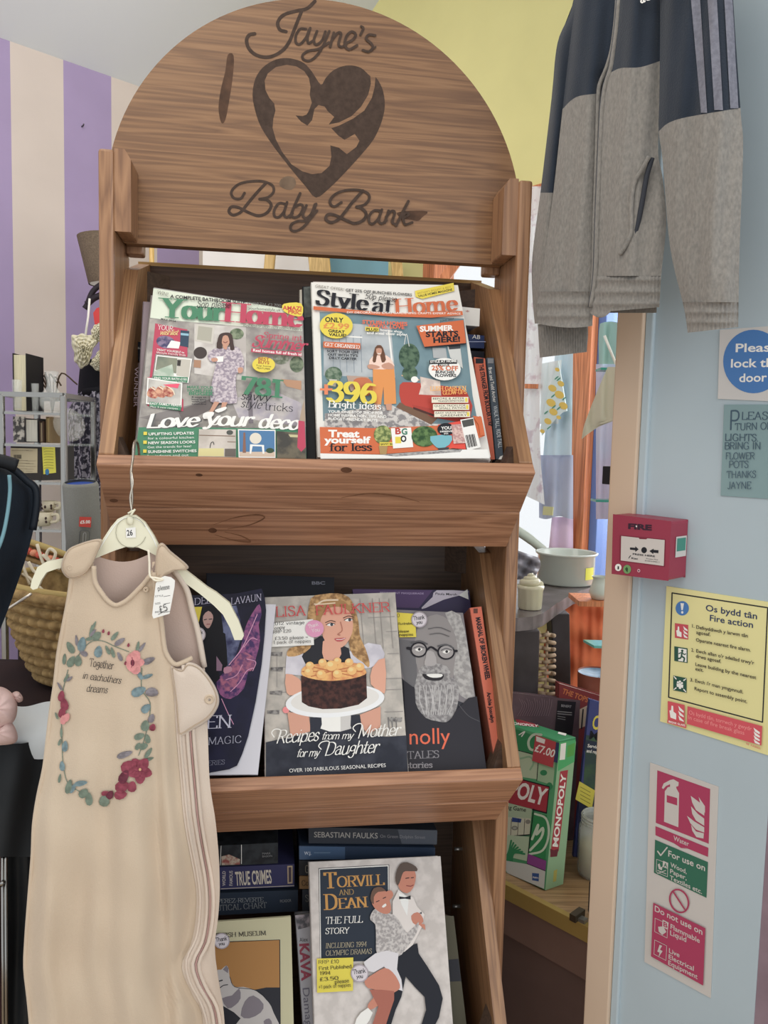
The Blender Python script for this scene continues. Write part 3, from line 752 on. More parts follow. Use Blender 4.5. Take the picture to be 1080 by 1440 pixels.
P.poly(noise2((178, 168, 158), (160, 150, 140), 40), '385,862 585,864 585,1014 380,1010'); P.poly(mt((186, 176, 120), .5), '384,966 520,966 520,1010 380,1008'); P.line(mt((112, 92, 76), .5), '388,895 580,900', 5); P.line(mt((112, 92, 76), .5), '540,930 582,932', 4); P.poly(mt((92, 84, 78), .5), '525,968 584,968 584,1012 525,1010'); P.line(DK, '445,962 450,938 462,932 466,945', 4); P.disc(mt((70, 72, 68), .5), 552, 880, 18, 13)
P.poly(wht, '596,862 800,866 800,1018 600,1016'); P.poly(mt((66, 106, 144), .5), '602,868 795,872 796,1012 605,1010'); P.poly(mt((182, 160, 140), .5), '605,985 796,985 796,1012 606,1010'); P.disc(mt((192, 182, 166), .5), 692, 912, 32, 30); P.poly(wht, '662,944 738,948 738,956 740,995 730,995 726,956 676,954 668,995 660,995'); P.poly(mt((120, 84, 70), .5), '626,880 636,880 640,990 622,990'); P.disc(mt((50, 70, 50), .5), 770, 978, 22, 14)
P.poly(noise2((96, 88, 72), (60, 58, 54), 60), '806,872 960,884 966,1022 808,1018'); P.poly(mt((170, 160, 120), .5), '870,890 955,895 955,908 880,905')
P.poly(pk, '925,815 958,820 964,960 940,985 918,960'); P.poly(mt((150, 130, 110), .5), '940,760 956,700 962,820 930,815')
fin(yh, P)

# ---- style magazine, right of centre in the top trough
q = [(437, 397), (644, 401), (690, 643), (446, 643)]
sm, P = bk('magazine', 'style magazine with orange title, woman in wide orange trousers and red sofa', 'magazine', T1, q, .009, mt((196, 192, 184), .42), 'magazines in the top trough', off=.008)
P.crop(430, 380, 3.176)
og, rd = mt((182, 88, 44), .42), mt((164, 54, 42), .42)
teal = noise2((92, 116, 124), (106, 130, 136), 14)
P.poly(teal, '62,186 706,216 745,560 770,690 78,672'); P.poly(noise2((136, 142, 146), (158, 162, 164), 25), '80,230 380,250 400,480 80,470')
for x in (120, 150, 180, 212, 246): P.line(mt((122, 130, 138), .5), [(x, 290), (x + 4, 455)], 3)
P.line(wht, '92,290 250,300', 6); P.line(wht, '370,270 392,470', 8); P.poly(mt((104, 76, 58), .5), '420,590 590,660 560,690 380,640')
P.poly(noise2((176, 170, 164), (120, 116, 116), 120, (.46, .54)), '85,640 380,600 560,690 690,720 82,715')
P.poly(rd, '420,512 470,500 640,520 720,545 735,660 540,640 470,612 426,590', 2); P.poly(mt((150, 50, 40), .42), '470,600 740,655 745,690 560,655'); P.poly(mt((70, 40, 36), .5), '480,610 590,650 588,660 480,620')
P.poly(noise2((196, 180, 168), (176, 158, 148), 90), '510,475 600,495 605,560 505,555 515,520')
P.line(mt((186, 150, 120), .5), '430,470 505,490', 6); P.disc(noise2((44, 66, 52), (78, 100, 78), 150), 462, 385, 46, 58); P.disc(noise2((44, 66, 52), (78, 100, 78), 150), 465, 460, 34, 32); P.line(wht, '440,330 450,285 462,340', 2.5); P.disc(wht, 486, 488, 16, 14)
P.disc(noise2((60, 84, 64), (110, 124, 104), 150), 124, 465, 38, 34); P.poly(mt((170, 164, 152), .5), '104,486 140,488 134,520 110,518'); P.poly(mt((156, 132, 118), .5), '182,470 280,476 290,540 200,540'); P.poly(mt((172, 96, 60), .5), '214,490 270,480 300,510 280,560 226,548', 3)
P.poly(mt((150, 152, 152), .5), '565,345 625,348 632,395 570,392'); P.poly(mt((176, 176, 172), .5), '632,340 690,345 702,440 645,390'); P.poly(mt((64, 66, 70), .5), '638,338 690,332 690,350 640,354')
# woman
P.poly(mt((196, 124, 58), .45), '300,440 394,436 400,500 404,596 350,600 347,520 336,600 294,590 300,500', 0); P.poly(mt((206, 176, 160), .45), '298,385 360,380 388,410 390,438 300,442 282,420', 2)
P.poly(skin, '276,424 296,420 330,430 320,440 282,440', 2); P.poly(skin, '394,428 370,412 338,424 350,440 388,442', 2); P.poly(mt((92, 60, 42), .45), '310,345 328,334 344,345 358,400 340,412 332,380 318,378 312,410 298,405', 2); P.poly(skin, '315,350 338,350 338,372 328,382 317,372', 2); P.line(wht, '322,371 328,374 334,371', 3)
P.poly(skin, '306,594 330,598 326,625 310,622'); P.poly(skin, '356,598 384,596 384,625 362,625')
# headlines
P.text('GREAT OFFER!', (42, 76), (170, 92), 13, mt((120, 112, 104), .5)); P.text('GET 25% OFF BUNCHES FLOWERS', (178, 94), (474, 116), 13, INK, .012)
P.poly(ye, '488,92 660,56 664,92 520,128 490,118', 0); P.text("BRITAIN'S BIGGEST & BEST", (500, 108), (650, 78), 9, mt((140, 120, 30), .5)); P.text('VALUE HOMES MAGAZINE', (503, 121), (655, 90), 10, INK, .02)
P.serif('Style', (44, 152), (276, 180), 66, INK, wgt=17, thin=4); P.serif('at', (294, 186), (384, 196), 66, INK, wgt=15, thin=4); P.serif('Home', (398, 196), (680, 178), 66, mt((178, 86, 46), .45), wgt=15, thin=5)
P.pen('50p please', (262, 126), (404, 142), 24, INK, wgt=10, shear=.2)
P.poly(og, '34,160 380,192 700,182 702,200 560,212 380,206 34,176', 0); P.text('DIY DECORATING IDEAS GARDENING CRAFTS EXPERT ADVICE', (184, 192), (692, 198), 9, wht, .01)
P.text('JUNE 2024', (600, 232), (662, 220), 9, DK)
P.disc(ye, 136, 248, 74, 57); P.text('ONLY', (86, 230), (168, 234), 22, INK, .03); P.text('£2.99', (78, 258), (194, 264), 26, mt((190, 120, 50), .5), .03); P.text('GREAT', (100, 276), (174, 282), 13, INK, .03); P.text('VALUE!', (102, 292), (180, 298), 13, INK, .03)
P.text('STYLISH HOMES', (252, 238), (454, 248), 17, mt((200, 88, 56), .45), .03); P.text("YOU'LL LOVE", (274, 256), (440, 262), 17, mt((200, 88, 56), .45), .03); P.rect(ye, 266, 252, 326, 270, 4); P.text('PLUS!', (270, 268), (322, 272), 12, INK, .03); P.text('how to shop', (332, 270), (430, 280), 10, wht, .02); P.text('and steal their style', (272, 284), (446, 292), 11, wht, .02)
P.poly(og, '494,248 704,222 716,325 530,342', 0); P.poly(INK, '530,342 716,325 717,330 532,347'); P.text('SUMMER', (510, 274), (660, 268), 24, wht, .04); P.text('STARTS', (536, 298), (682, 294), 24, INK, .04); P.text('HERE!', (570, 324), (690, 318), 24, INK, .04)
P.rect(og, 78, 318, 244, 345, 8); P.serif('GET ORGANISED', (84, 338), (240, 352), 15, wht, wgt=13, thin=6)
for i, (a, x0, x1) in enumerate((('SORT YOUR LIFE', 94, 236), ("OUT WITH TV'S", 98, 232), ('DILLY CARTER', 104, 228))): P.text(a, (x0, 366 + i * 15), (x1, 372 + i * 15), 11, INK, .03)
P.disc(wht, 620, 442, 72, 50); P.rect(DK, 552, 402, 676, 420, -2); P.text('STYLE AT HOME', (556, 414), (674, 410), 11, wht, .03); P.rect(DK, 590, 418, 640, 430, -1); P.text('OFFER!', (596, 428), (636, 427), 9, wht, .02); P.text('25% OFF', (562, 446), (680, 448), 21, og, .03); P.text('BUNCHES', (580, 460), (664, 462), 13, INK, .03); P.text('FLOWERS', (578, 476), (672, 476), 13, INK, .03)
P.serif('+', (66, 560), (116, 560), 60, mt((200, 110, 70), .5), wgt=20, thin=16); P.serif('396', (94, 584), (316, 594), 88, ye, wgt=17, thin=7); P.serif('Bright ideas', (100, 612), (336, 624), 30, wht, wgt=12, thin=5)
for i, (a, x1) in enumerate((('YOUR ONE-STOP SHOP FOR', 346), ('HOME INSPIRATION, TIPS AND', 360), ('BUDGET-FRIENDLY BUYS', 320))): P.text(a, (100, 636 + i * 16), (x1, 644 + i * 16), 12, wht, .02)
P.serif('LUSH GARDEN', (556, 538), (716, 536), 18, mt((214, 150, 70), .5), wgt=14, thin=8); P.serif('GLOW-UPS', (612, 556), (718, 552), 17, mt((214, 150, 70), .5), wgt=14, thin=8)
for i, (a, b) in enumerate((('BEFORE & AFTER', 'TRANSFORMATIONS'), ('QUICK TRICKS FOR', 'SMALL PATIOS'), ('EASY WAYS WITH', 'GREENERY'))):
    y = 570 + i * 32; P.rect(mt((198, 190, 170), .5), 562 + i * 6, y - 4, 726 + i * 4, y + 22, 0); P.text(a, (568 + i * 6, y + 8), (708 + i * 6, y + 6), 9, DK); P.text(b, (590 + i * 6, y + 19), (708 + i * 6, y + 17), 9, DK); P.rect(ye, 712 + i * 4, y, 722 + i * 4, y + 18)
P.poly(og, '62,700 300,705 700,690 780,650 800,740 640,800 330,822 66,818', 0); P.poly(mt((200, 60, 44), .45), '590,690 700,672 715,800 600,790')
P.text('Treat', (100, 744), (240, 746), 32, wht, .04); P.text('yourself', (82, 772), (290, 772), 30, wht, .04); P.serif('for less', (106, 808), (296, 806), 34, INK, wgt=14, thin=5)
P.disc(noise2((150, 156, 90), (80, 96, 50), 200), 344, 735, 40, 42); P.rect(ye, 330, 768, 438, 784); P.text('SAVVY SHOPPING', (334, 781), (434, 780), 9, INK, .03); P.poly(mt((150, 120, 70), .5), '325,784 366,784 360,822 332,822')
P.poly(wht, '380,706 470,702 480,790 390,796'); 
for a, x, y, cc in (('B', 400, 732, rd), ('I', 400, 772, ye), ('G', 428, 734, mt((60, 110, 90), .5)), ('O', 424, 766, INK)): P.text(a, (x, y), (x + 26, y - 1), 28, cc, .04)
P.disc(noise2((38, 66, 36), (84, 112, 62), 150), 530, 742, 58, 46); P.poly(mt((98, 156, 166), .45), '556,742 652,738 640,780 600,796 572,780', 2); P.poly(mt((60, 60, 64), .5), '590,794 640,790 632,824 600,826'); P.disc(INK, 626, 710, 38, 28); P.text('YOU', (604, 712), (650, 710), 14, wht, .03); P.text('DESERVE', (600, 724), (654, 722), 7, wht, .03); P.text('IT!', (618, 734), (636, 733), 7, wht, .03)
P.poly(noise2((160, 120, 116), (190, 160, 150), 300), '650,690 710,685 740,770 660,775'); P.poly(og, '745,650 785,655 800,735 780,740 772,690')
P.poly(wht, '690,668 748,658 782,790 722,806'); P.poly(mt((70, 70, 66), .5), '696,672 748,662 752,692 704,702')
for i in range(11): P.line(DK, [(712 + i * 4, 738 - i * .6), (724 + i * 4, 792 - i * .9)], 1.5 + (i % 3), sm=0)
P.poly(wht, '64,818 330,824 640,802 812,800 822,840 66,842', 0); P.poly(noise2((150, 146, 142), (110, 108, 110), 200), '330,824 700,800 690,812 400,832')
fin(sm, P)

# ---- other magazines stacked behind and between
gm = 'magazines in the top trough'
for i, (q, col, th, off, lab) in enumerate((
    ([(440, 396), (640, 402), (690, 648), (446, 648)], (176, 164, 158), .006, -.0025, 'magazine edge with pinkish cover directly behind the style magazine'),
    ([(425, 403), (438, 402), (444, 648), (431, 648)], (24, 26, 28), .012, -.006, 'black spined magazine standing between the two front magazines'),
    ([(421, 408), (424.5, 407), (430, 648), (419, 648)], (150, 142, 128), .004, -.008, 'thin pale magazine edge against the black spine'),
    ([(212, 415), (330, 425), (330, 648), (187, 648)], (138, 128, 126), .006, -.003, 'grey magazine directly behind the home decor magazine'),
    ([(201, 424), (300, 430), (300, 645), (189, 645)], (126, 112, 118), .008, -.012, 'pale lilac magazine second behind the home decor magazine'))):
    t, P = bk('magazine', lab, 'magazine', T1, q, th, mt(col, .5, var=.1, vscale=30), gm, off=off)
    P.crop(0, 0, 1)
    if i == 4: P.text('WUNDER', (189.5, 516), (188, 572), 5.5, mt((96, 80, 88), .5))
    if i == 1: P.poly(noise2((52, 56, 54), (80, 84, 80), 60), '427,404 437,403 439,445 428,447')
    if i == 2: P.poly(mt((190, 86, 96), .5), '424,570 431,572 431,640 424,632')
    fin(t, P)
# books lying in the right end of the top trough
def flat_book(name, label, pl, q, depth, cov, grp, txt=None):
    """lying book seen on its spine or page edge"""
    F = [pl.p(*p) for p in q]; bd = (-pl.n); bd = V((bd.x, bd.y, 0)).normalized()
    t = thing(name, label, 'book', (F[2] + F[3]) / 2, 0, grp)
    mb = MB(); mb.prism(F, bd * depth, cov)
    pr = Print(pl, mb)
    if txt: txt(pr)
    mb.build('cover', t, bev=.0015)
    I = [f + (sum(F, V((0, 0, 0))) / 4 - f) * .12 + bd * .004 for f in F]
    pm = MB(); pm.prism(I, bd * (depth - .002), paper); pm.build('pages', t)
    return t
BKP = Plane(L(0, .075, 1.5), LX, ZZ)
gt = 'books in the right end of the top trough'
flat_book('book', 'white paperback lying on top at the right end of the top trough', BKP, [(636, 430), (675, 434), (674, 459), (636, 456)], .08, wht, gt, lambda p: p.text('*', (655, 441), (660, 441), 5, rd))
flat_book('book', 'navy paperback with white crest lying under the white one', BKP, [(636, 468), (681, 472), (681, 490), (636, 488)], .08, mt((34, 48, 86), .4), gt, lambda p: (p.text('AB', (664, 476), (675, 477), 6, wht), p.rect(mt((150, 160, 190), .5), 636, 480, 683, 481)))
flat_book('book', 'near-black paperback lying below the navy one', BKP, [(640, 491.5), (681, 494.5), (681, 513), (640, 511)], .08, mt((24, 26, 36), .4), gt)
flat_book('book', 'grey paperback lying lowest behind the orange spine', BKP, [(634, 514), (664, 516), (664, 540), (634, 538)], .08, mt((88, 84, 86), .4), gt)
S1 = slope_plane(1.477, .018)
t, P = bk('book', 'orange paperback standing spine out beside the style magazine', 'book', S1, [(666, 502), (682, 504), (696, 646), (679, 646)], .045, mt((176, 84, 58), .5), gt, slab=.001, pg=paper)
P.text('THE STRANGER FROM BOULDER STRIP', (673.5, 513), (687.5, 600), 6.5, INK, .03); P.rect(INK, 669, 504, 680, 511); fin(t, P)
t, P = bk('book', 'slate grey paperback standing spine out in the top trough', 'book', S1, [(684, 503), (694.5, 503), (708, 646), (697, 646)], .045, mt((62, 72, 82), .5), gt, slab=.001)
P.text('Bret and Todd Archer', (687, 517), (693.5, 566), 5, wht); P.text('WALK TALL, RIDE TALL', (693.5, 571), (701, 630), 6, mt((176, 184, 188), .5)); P.poly(wht, '703,642 708,640 709,646 701,646'); P.rect(mt((110, 112, 116), .5), 686, 504, 694, 511); fin(t, P)
bb = flat_book('book', 'black book with small white imprint at the left end of the top trough', BKP, [(191, 480), (202, 482), (202, 508), (191, 507)], .08, mt((22, 24, 34), .4), 'books at the left end of the top trough', lambda p: (p.disc(wht, 191.5, 489, 2, 2.5, 8), p.text('Rider', (194, 491), (201, 491), 3, wht)))
flat_book('book', 'mauve spined book standing low behind the left magazines', BKP, [(191, 510), (199, 510), (199, 560), (191, 560)], .07, mt((130, 112, 112), .4), 'books at the left end of the top trough')
# ---- middle trough
gb = 'books in the middle trough'
ck, P = bk('book', 'cookbook with woman holding a chocolate simnel cake on a white stand', 'book', T2, [(372, 840), (555.7, 833), (575, 1091), (372, 1094)], .014, noise2((170, 162, 152), (150, 144, 136), 50), gb, off=.012, side=mt((170, 52, 88), .45))
P.crop(370, 830, 5.143)
bgl = mt((132, 126, 122), .5)
for x0, y0, x1, y1 in ((100, 470, 100, 700), (60, 740, 200, 735), (60, 560, 190, 555), (760, 200, 950, 190), (890, 300, 970, 296), (900, 460, 980, 456), (880, 640, 1000, 636), (890, 720, 1000, 716), (880, 880, 1010, 876)): P.line(bgl, [(x0, y0), (x1, y1)], 5, sm=0)
for x in (700, 790, 840, 910): P.line(bgl, [(x, 60), (x + 30, 420)], 4, sm=0)
for x in (905, 930, 960): P.line(mt((100, 98, 98), .5), [(x, 920), (x + 6, 1000)], 7, sm=0)
for x, y in ((95, 460), (100, 570), (95, 740), (75, 880), (960, 935)): P.poly(noise2((84, 80, 80), (130, 126, 122), 200), [(x - 45, y - 10), (x + 45, y - 14), (x + 40, y + 16), (x - 45, y + 12)])
P.poly(noise2((50, 52, 62), (34, 36, 46), 30), '20,1100 200,1060 500,1020 900,1060 1035,1050 1048,1315 20,1352')
hair, hair2, fs1 = mt((150, 112, 66), .5), noise2((176, 136, 84), (126, 92, 54), 160), mt((196, 142, 118), .5)
P.poly(noise2((188, 184, 190), (170, 166, 174), 40), '170,460 300,420 380,470 640,440 760,380 850,395 880,460 870,500 780,560 300,620 160,605', 0)
P.poly(mt((36, 36, 42), .5), '280,480 330,380 420,330 620,420 640,520 500,560 320,560')
P.poly(hair2, '345,60 420,30 540,22 620,50 660,120 690,230 700,330 740,420 770,520 760,560 720,520 650,470 620,380 600,200 500,140 420,180 380,300 340,420 260,470 200,480 170,470 190,420 260,400 300,350 320,200', 2)
P.poly(fs1, '420,140 500,118 590,130 640,180 650,260 640,320 600,390 550,420 500,415 450,370 425,310 405,230', 2); P.poly(fs1, '450,360 560,415 545,500 440,500 430,400', 2)
P.poly(hair, '400,110 480,60 590,80 640,150 560,120 470,130 420,200 395,300 380,220', 2); P.line(mt((200, 178, 150), .5), '380,110 440,75 540,70', 12); P.line(mt((206, 182, 152), .5), '370,100 430,100 520,92', 8)
for x, y in ((488, 248), (618, 214)): P.line(mt((90, 60, 46), .5), [(x - 36, y - 14), (x, y - 28), (x + 34, y - 20)], 7); P.poly(wht, [(x - 28, y + 4), (x, y - 10), (x + 30, y), (x, y + 12)], 2); P.disc(mt((60, 64, 70), .5), x + 8, y, 11, 11); P.line(mt((56, 40, 36), .5), [(x - 32, y + 2), (x, y - 12), (x + 32, y - 4)], 5)
P.line(mt((160, 100, 80), .5), '560,230 572,290 540,318 556,324', 7); P.poly(mt((170, 72, 76), .5), '515,350 550,346 600,344 570,368 535,370', 2); P.line(wht, '530,356 565,356 592,348', 4)
# arms, stand and cake
P.poly(fs1, '165,605 260,640 300,720 220,760 170,740', 2); P.poly(fs1, '790,560 880,490 885,720 860,740 780,680', 2); P.poly(mt((186, 134, 112), .5), '175,880 330,900 345,1020 200,1060', 0); P.poly(mt((186, 134, 112), .5), '700,900 850,840 850,990 760,1040 715,990', 0); P.disc(mt((206, 120, 120), .5), 165, 866, 24, 24)
P.poly(mt((40, 42, 52), .5), '340,920 700,900 720,1060 340,1060')
P.poly(mt((206, 202, 196), .42), '420,900 635,900 632,980 640,1000 560,1022 480,1022 415,1000 425,970', 0); P.poly(mt((176, 172, 168), .42), '560,905 635,900 632,980 640,1000 560,1022')
P.disc(mt((214, 210, 204), .42), 520, 800, 358, 118, 40, -.08); P.disc(mt((196, 192, 186), .42), 520, 790, 320, 96, 40, -.08)
cake = noise2((70, 40, 34), (40, 24, 24), 150)
P.poly(cake, '274,620 745,590 752,780 690,828 560,856 430,860 330,840 280,810', 0)
P.poly(noise2((214, 158, 88), (190, 120, 70), 90), '276,590 300,550 420,530 560,522 690,530 742,580 736,610 640,640 500,656 380,646 290,620', 2)
for a in range(8): P.line(mt((170, 96, 54), .5), [(500, 585), (500 + 215 * math.cos(a * .785), 588 + 50 * math.sin(a * .785))], 7, sm=0)
for x, y, r in ((430, 522, 30), (538, 512, 28), (622, 520, 30), (338, 544, 30), (494, 546, 42), (700, 554, 32), (330, 590, 32), (642, 582, 34), (420, 608, 34), (538, 604, 34)): P.disc(mt((214, 160, 92), .45), x, y, r, r * .9); P.disc(mt((226, 180, 116), .45), x - r * .2, y - r * .25, r * .5, r * .4, 12)
P.serif('LISA', (90, 192), (310, 180), 70, mt((176, 60, 62), .5), wgt=8, thin=7); P.serif('FAULKNER', (378, 178), (918, 152), 66, mt((182, 66, 66), .5), wgt=8, thin=7)
P.script('Recipes', (90, 1108), (400, 1088), 92, wht, wgt=8); P.script('from my', (420, 1080), (650, 1074), 52, wht, wgt=9); P.script('Mother', (680, 1066), (985, 1048), 86, wht, wgt=8); P.script('for my', (240, 1206), (405, 1200), 56, wht, wgt=9); P.script('Daughter', (440, 1194), (830, 1174), 92, wht, wgt=8)
P.line(wht, '100,1105 130,1020 90,1004 62,1030 80,1062', 7); P.line(wht, '690,1070 715,975 680,968 650,995 668,1022', 7); P.line(wht, '450,1196 480,1100 430,1096 402,1125 420,1150', 7)
P.text('OVER 100 FABULOUS SEASONAL RECIPES', (190, 1318), (888, 1278), 28, wht)
fin(ck, P)
def note(p):
    p.poly(wht, '80,236 362,208 368,396 62,410', 0)
    for i, (a, x0, x1, y) in enumerate((('2012 vintage', 62, 300, 254), ('copy', 82, 160, 286), ('RRP £20', 70, 204, 314), ('£3.50 please =', 84, 326, 360), ('1 pack of nappies', 74, 346, 388))): p.pen(a, (x0, y), (x1, y - 10), 22, INK, wgt=9)
sticker(ck, P, 'price_note', 'white handwritten price note', note)
def pinkdot(p):
    p.disc(mt((196, 130, 160), .5), 372, 278, 67, 62); p.pen('Thank', (330, 276), (402, 256), 26, wht, wgt=9); p.pen('You', (350, 304), (412, 296), 26, wht, wgt=9)
sticker(ck, P, 'round_sticker', 'round pink thank-you sticker', pinkdot, .005)

bio, P = bk('book', 'black-and-white biography of bearded man in round glasses, orange lettering', 'book', T2, [(548, 857), (651, 862), (683.5, 1083), (560, 1086)], .03, mt((46, 46, 52), .4), gb, off=-.006)
P.crop(550, 820, 5.142)
g1, g2, g3 = mt((128, 122, 120), .45), noise2((150, 146, 144), (112, 108, 108), 200, (.4, .6)), mt((80, 78, 80), .45)
P.poly(mt((112, 106, 108), .45), '5,190 520,215 610,830 560,880 90,700 0,600'); P.poly(mt((92, 90, 92), .45), '20,400 180,420 190,760 100,730')
P.poly(g1, '240,260 330,225 420,270 470,350 480,430 470,560 440,700 300,740 200,640 175,520 170,420 200,310', 2)
P.poly(noise2((160, 156, 152), (130, 126, 124), 150), '390,215 500,230 560,500 600,820 500,810 450,640 480,450 440,320', 2)
P.poly(g2, '205,620 240,600 300,590 380,600 430,680 470,700 490,780 480,880 450,960 400,1005 340,1000 250,975 190,900 165,800 180,700', 2)
for x in range(210, 470, 22): P.line(mt((170, 166, 164), .45), [(x, 740), (x - 14 + (x % 40), 840), (x + (330 - x) * .25, 950)], 5)
P.poly(mt((36, 32, 36), .45), '228,655 300,668 378,660 370,694 330,705 270,700 240,685', 2); P.poly(wht, '262,658 368,658 360,680 300,684 266,672', 2)
P.poly(g2, '240,600 300,575 400,600 430,650 390,655 300,640 230,655 215,640', 2); P.poly(mt((150, 144, 142), .45), '262,490 310,500 330,580 290,600 240,590 250,540', 2)
for x, y, rx in ((200, 482, 62), (398, 498, 64)):
    P.disc(mt((26, 22, 28), .35), x, y, rx, 56); P.disc(mt((140, 134, 132), .45), x, y, rx - 12, 45); P.poly(wht, [(x - 28, y), (x, y - 14), (x + 28, y - 4), (x, y + 12)], 2); P.disc(DK, x + 4, y - 3, 10, 10); P.line(g3, [(x - 36, y - 12), (x, y - 26), (x + 40, y - 14)], 7)
P.line(mt((26, 22, 28), .35), '258,484 290,462 335,490', 14); P.line(mt((26, 22, 28), .35), '120,470 144,474', 20); P.line(mt((26, 22, 28), .35), '458,492 474,490', 18)
P.line(g3, '150,430 210,420 260,440', 12); P.line(g3, '340,455 400,445 450,470', 12); P.line(g3, '270,330 350,320 430,350', 5); P.line(g3, '280,370 350,362 420,385', 5)
P.poly(mt((40, 38, 44), .45), '90,700 170,760 180,900 260,985 340,1010 420,1005 470,920 560,830 620,820 690,1350 120,1362 100,950', 0)
P.line(mt((70, 68, 72), .45), '490,880 560,960 640,1000', 5)
P.text('nolly', (134, 1166), (428, 1160), 122, mt((206, 88, 54), .45), .0); P.serif('TALES', (118, 1270), (350, 1262), 52, mt((120, 116, 120), .5), wgt=9, thin=6); P.serif('stories', (100, 1338), (300, 1334), 42, mt((130, 126, 130), .5), wgt=12, thin=9)
fin(bio, P)
def ynote(p):
    p.poly(mt((196, 178, 30), .5), '40,212 172,222 182,390 60,392'); p.pen('0', (42, 246), (62, 246), 26, INK, wgt=9); p.pen('illustrated', (46, 302), (158, 300), 18, INK, wgt=11); p.pen('please', (52, 358), (130, 356), 18, INK, wgt=11); p.pen('nappies', (60, 382), (160, 380), 18, INK, wgt=11)
sticker(bio, P, 'price_note', 'yellow handwritten price note', ynote)
TH_ = lambda x, y, r: (lambda p: (p.disc(mt((150, 140, 146), .5), x, y, r, r), p.disc(mt((186, 178, 182), .5), x, y, r * .86, r * .86), p.pen('Thank', (x - r * .72, y + r * .1), (x + r * .7, y - r * .1), r * .5, INK, wgt=12), p.pen('you', (x - r * .35, y + r * .55), (x + r * .4, y + r * .48), r * .4, INK, wgt=12)))
sticker(bio, P, 'round_sticker', 'round grey thank-you sticker', TH_(204, 264, 58), .005)

t, P = bk('book', 'orange western paperback standing spine out at the right end of the middle trough', 'book', slope_plane(1.062, .002), [(660, 855), (677, 853), (707.5, 1067), (694.5, 1069)], .05, mt((186, 92, 66), .45), gb, slab=.001, side=mt((120, 66, 50), .5))  # side colour is darker: shadow on the cover painted in
P.crop(550, 820, 5.142); P.text('MARSHAL OF BROKEN WHEEL', (612, 250), (684, 700), 34, INK, .04); P.text('Archie Joscelyn', (692, 790), (722, 1010), 28, INK, .03); P.rect(mt((90, 54, 44), .5), 596, 184, 626, 218); P.rect(mt((90, 54, 44), .5), 752, 1200, 782, 1214); fin(t, P)
B2 = Plane(L(0, .072, 1.2), LX, ZZ * .95 + LY * .3)
t, P = bk('book', 'purple paperback with white swirl showing above the bearded man biography', 'book', B2, [(497, 828), (660, 830), (668, 920), (500, 920)], .025, mt((44, 34, 66), .35), gb)
P.crop(550, 820, 5.142); P.poly(mt((76, 52, 92), .35), '-280,45 300,52 200,180 -260,170'); P.poly(mt((176, 166, 176), .35), '330,52 560,60 500,88 380,120 250,180 220,178 300,100', 2); P.text('PERMANENT MASQUERADE', (-80, 76), (236, 82), 14, mt((170, 150, 180), .5)); P.text('Paula Marsh', (320, 84), (476, 90), 17, INK, .01); P.poly(wht, '488,88 552,44 560,118'); fin(t, P)
t, P = bk('book', 'black hardback with small broadcaster initials leaning at the back of the middle trough', 'book', B2.shift(-.032), [(290, 806), (470, 812), (470, 960), (290, 960)], .03, mt((26, 26, 34), .4), gb)
P.crop(260, 760, 2.4545); P.text('BBC', (438, 152), (484, 152), 11, mt((120, 120, 130), .5), .03); fin(t, P)
# fantasy paperback with its curled cover
fb, P = bk('book', 'dark fantasy paperback with curled cover and white pages showing behind it', 'book', T2, [(256, 846), (388, 850), (362.5, 1089), (256, 1090)], .016, mt((180, 178, 184), .6), gb, off=.030)
fin(fb, P, 'back_pages')
P = Print(T2.shift(.0335), crop=(270, 810, 4.8), lift=0)
ol = [(-60, 130), (120, 128), (300, 118), (470, 85), (492, 150), (500, 230), (490, 400), (470, 600), (430, 850), (380, 1080), (340, 1200), (305, 1280), (250, 1305), (120, 1328), (-60, 1330)]
navy = noise2((28, 28, 52), (20, 20, 36), 20)
P.mb.prism([P.P(*p) for p in ol], -P.pl.n * .0012, navy, wht); P.h = .0003
P.poly(noise2((90, 96, 126), (40, 42, 74), 60), '200,250 300,200 330,420 260,600 215,580 210,380', 2)
mag, mag2 = noise2((128, 70, 112), (60, 40, 84), 130, (.42, .58)), noise2((150, 84, 108), (90, 56, 96), 160)
P.poly(mag, '455,190 470,260 450,330 460,430 430,560 380,640 350,760 260,830 190,800 165,710 230,640 290,560 330,480 350,380 380,300 420,230', 2); P.poly(mag2, '330,520 390,530 430,570 400,640 330,660 290,760 210,770 190,700 240,640', 2)
for a, b in (('250,600 330,500 380,400 440,260', 6), ('260,780 320,720 370,640 420,620', 5), ('200,830 240,920 280,1000', 5), ('350,480 400,420 440,430', 5), ('370,560 430,580 410,640', 5), ('230,700 300,670 340,600', 5)): P.line(mt((186, 130, 160), .5), a, b)
blk = mt((16, 16, 22), .5)
P.poly(blk, '-20,420 60,390 110,360 200,375 225,390 235,500 240,600 200,640 165,600 190,690 120,760 -20,760', 0); P.poly(blk, '45,300 70,220 130,200 185,230 205,320 210,400 180,420 70,430', 2); P.poly(mt((160, 126, 118), .5), '75,270 110,235 140,262 140,300 118,348 98,350 78,320', 2)
P.line(INK, '82,296 98,292', 6); P.line(INK, '116,292 134,290', 6); P.line(mt((130, 70, 74), .5), '100,326 122,325', 6)
P.poly(mt((120, 92, 110), .5), '165,540 205,600 200,640 165,640'); P.poly(mt((160, 110, 130), .5), '215,620 260,610 270,640 220,660', 2)
P.serif('DEE', (14, 196), (132, 182), 44, mt((160, 156, 176), .5), wgt=7, thin=5, shear=.15); P.serif('LAVAUN', (262, 194), (470, 164), 44, mt((160, 156, 176), .5), wgt=7, thin=5, shear=.15)
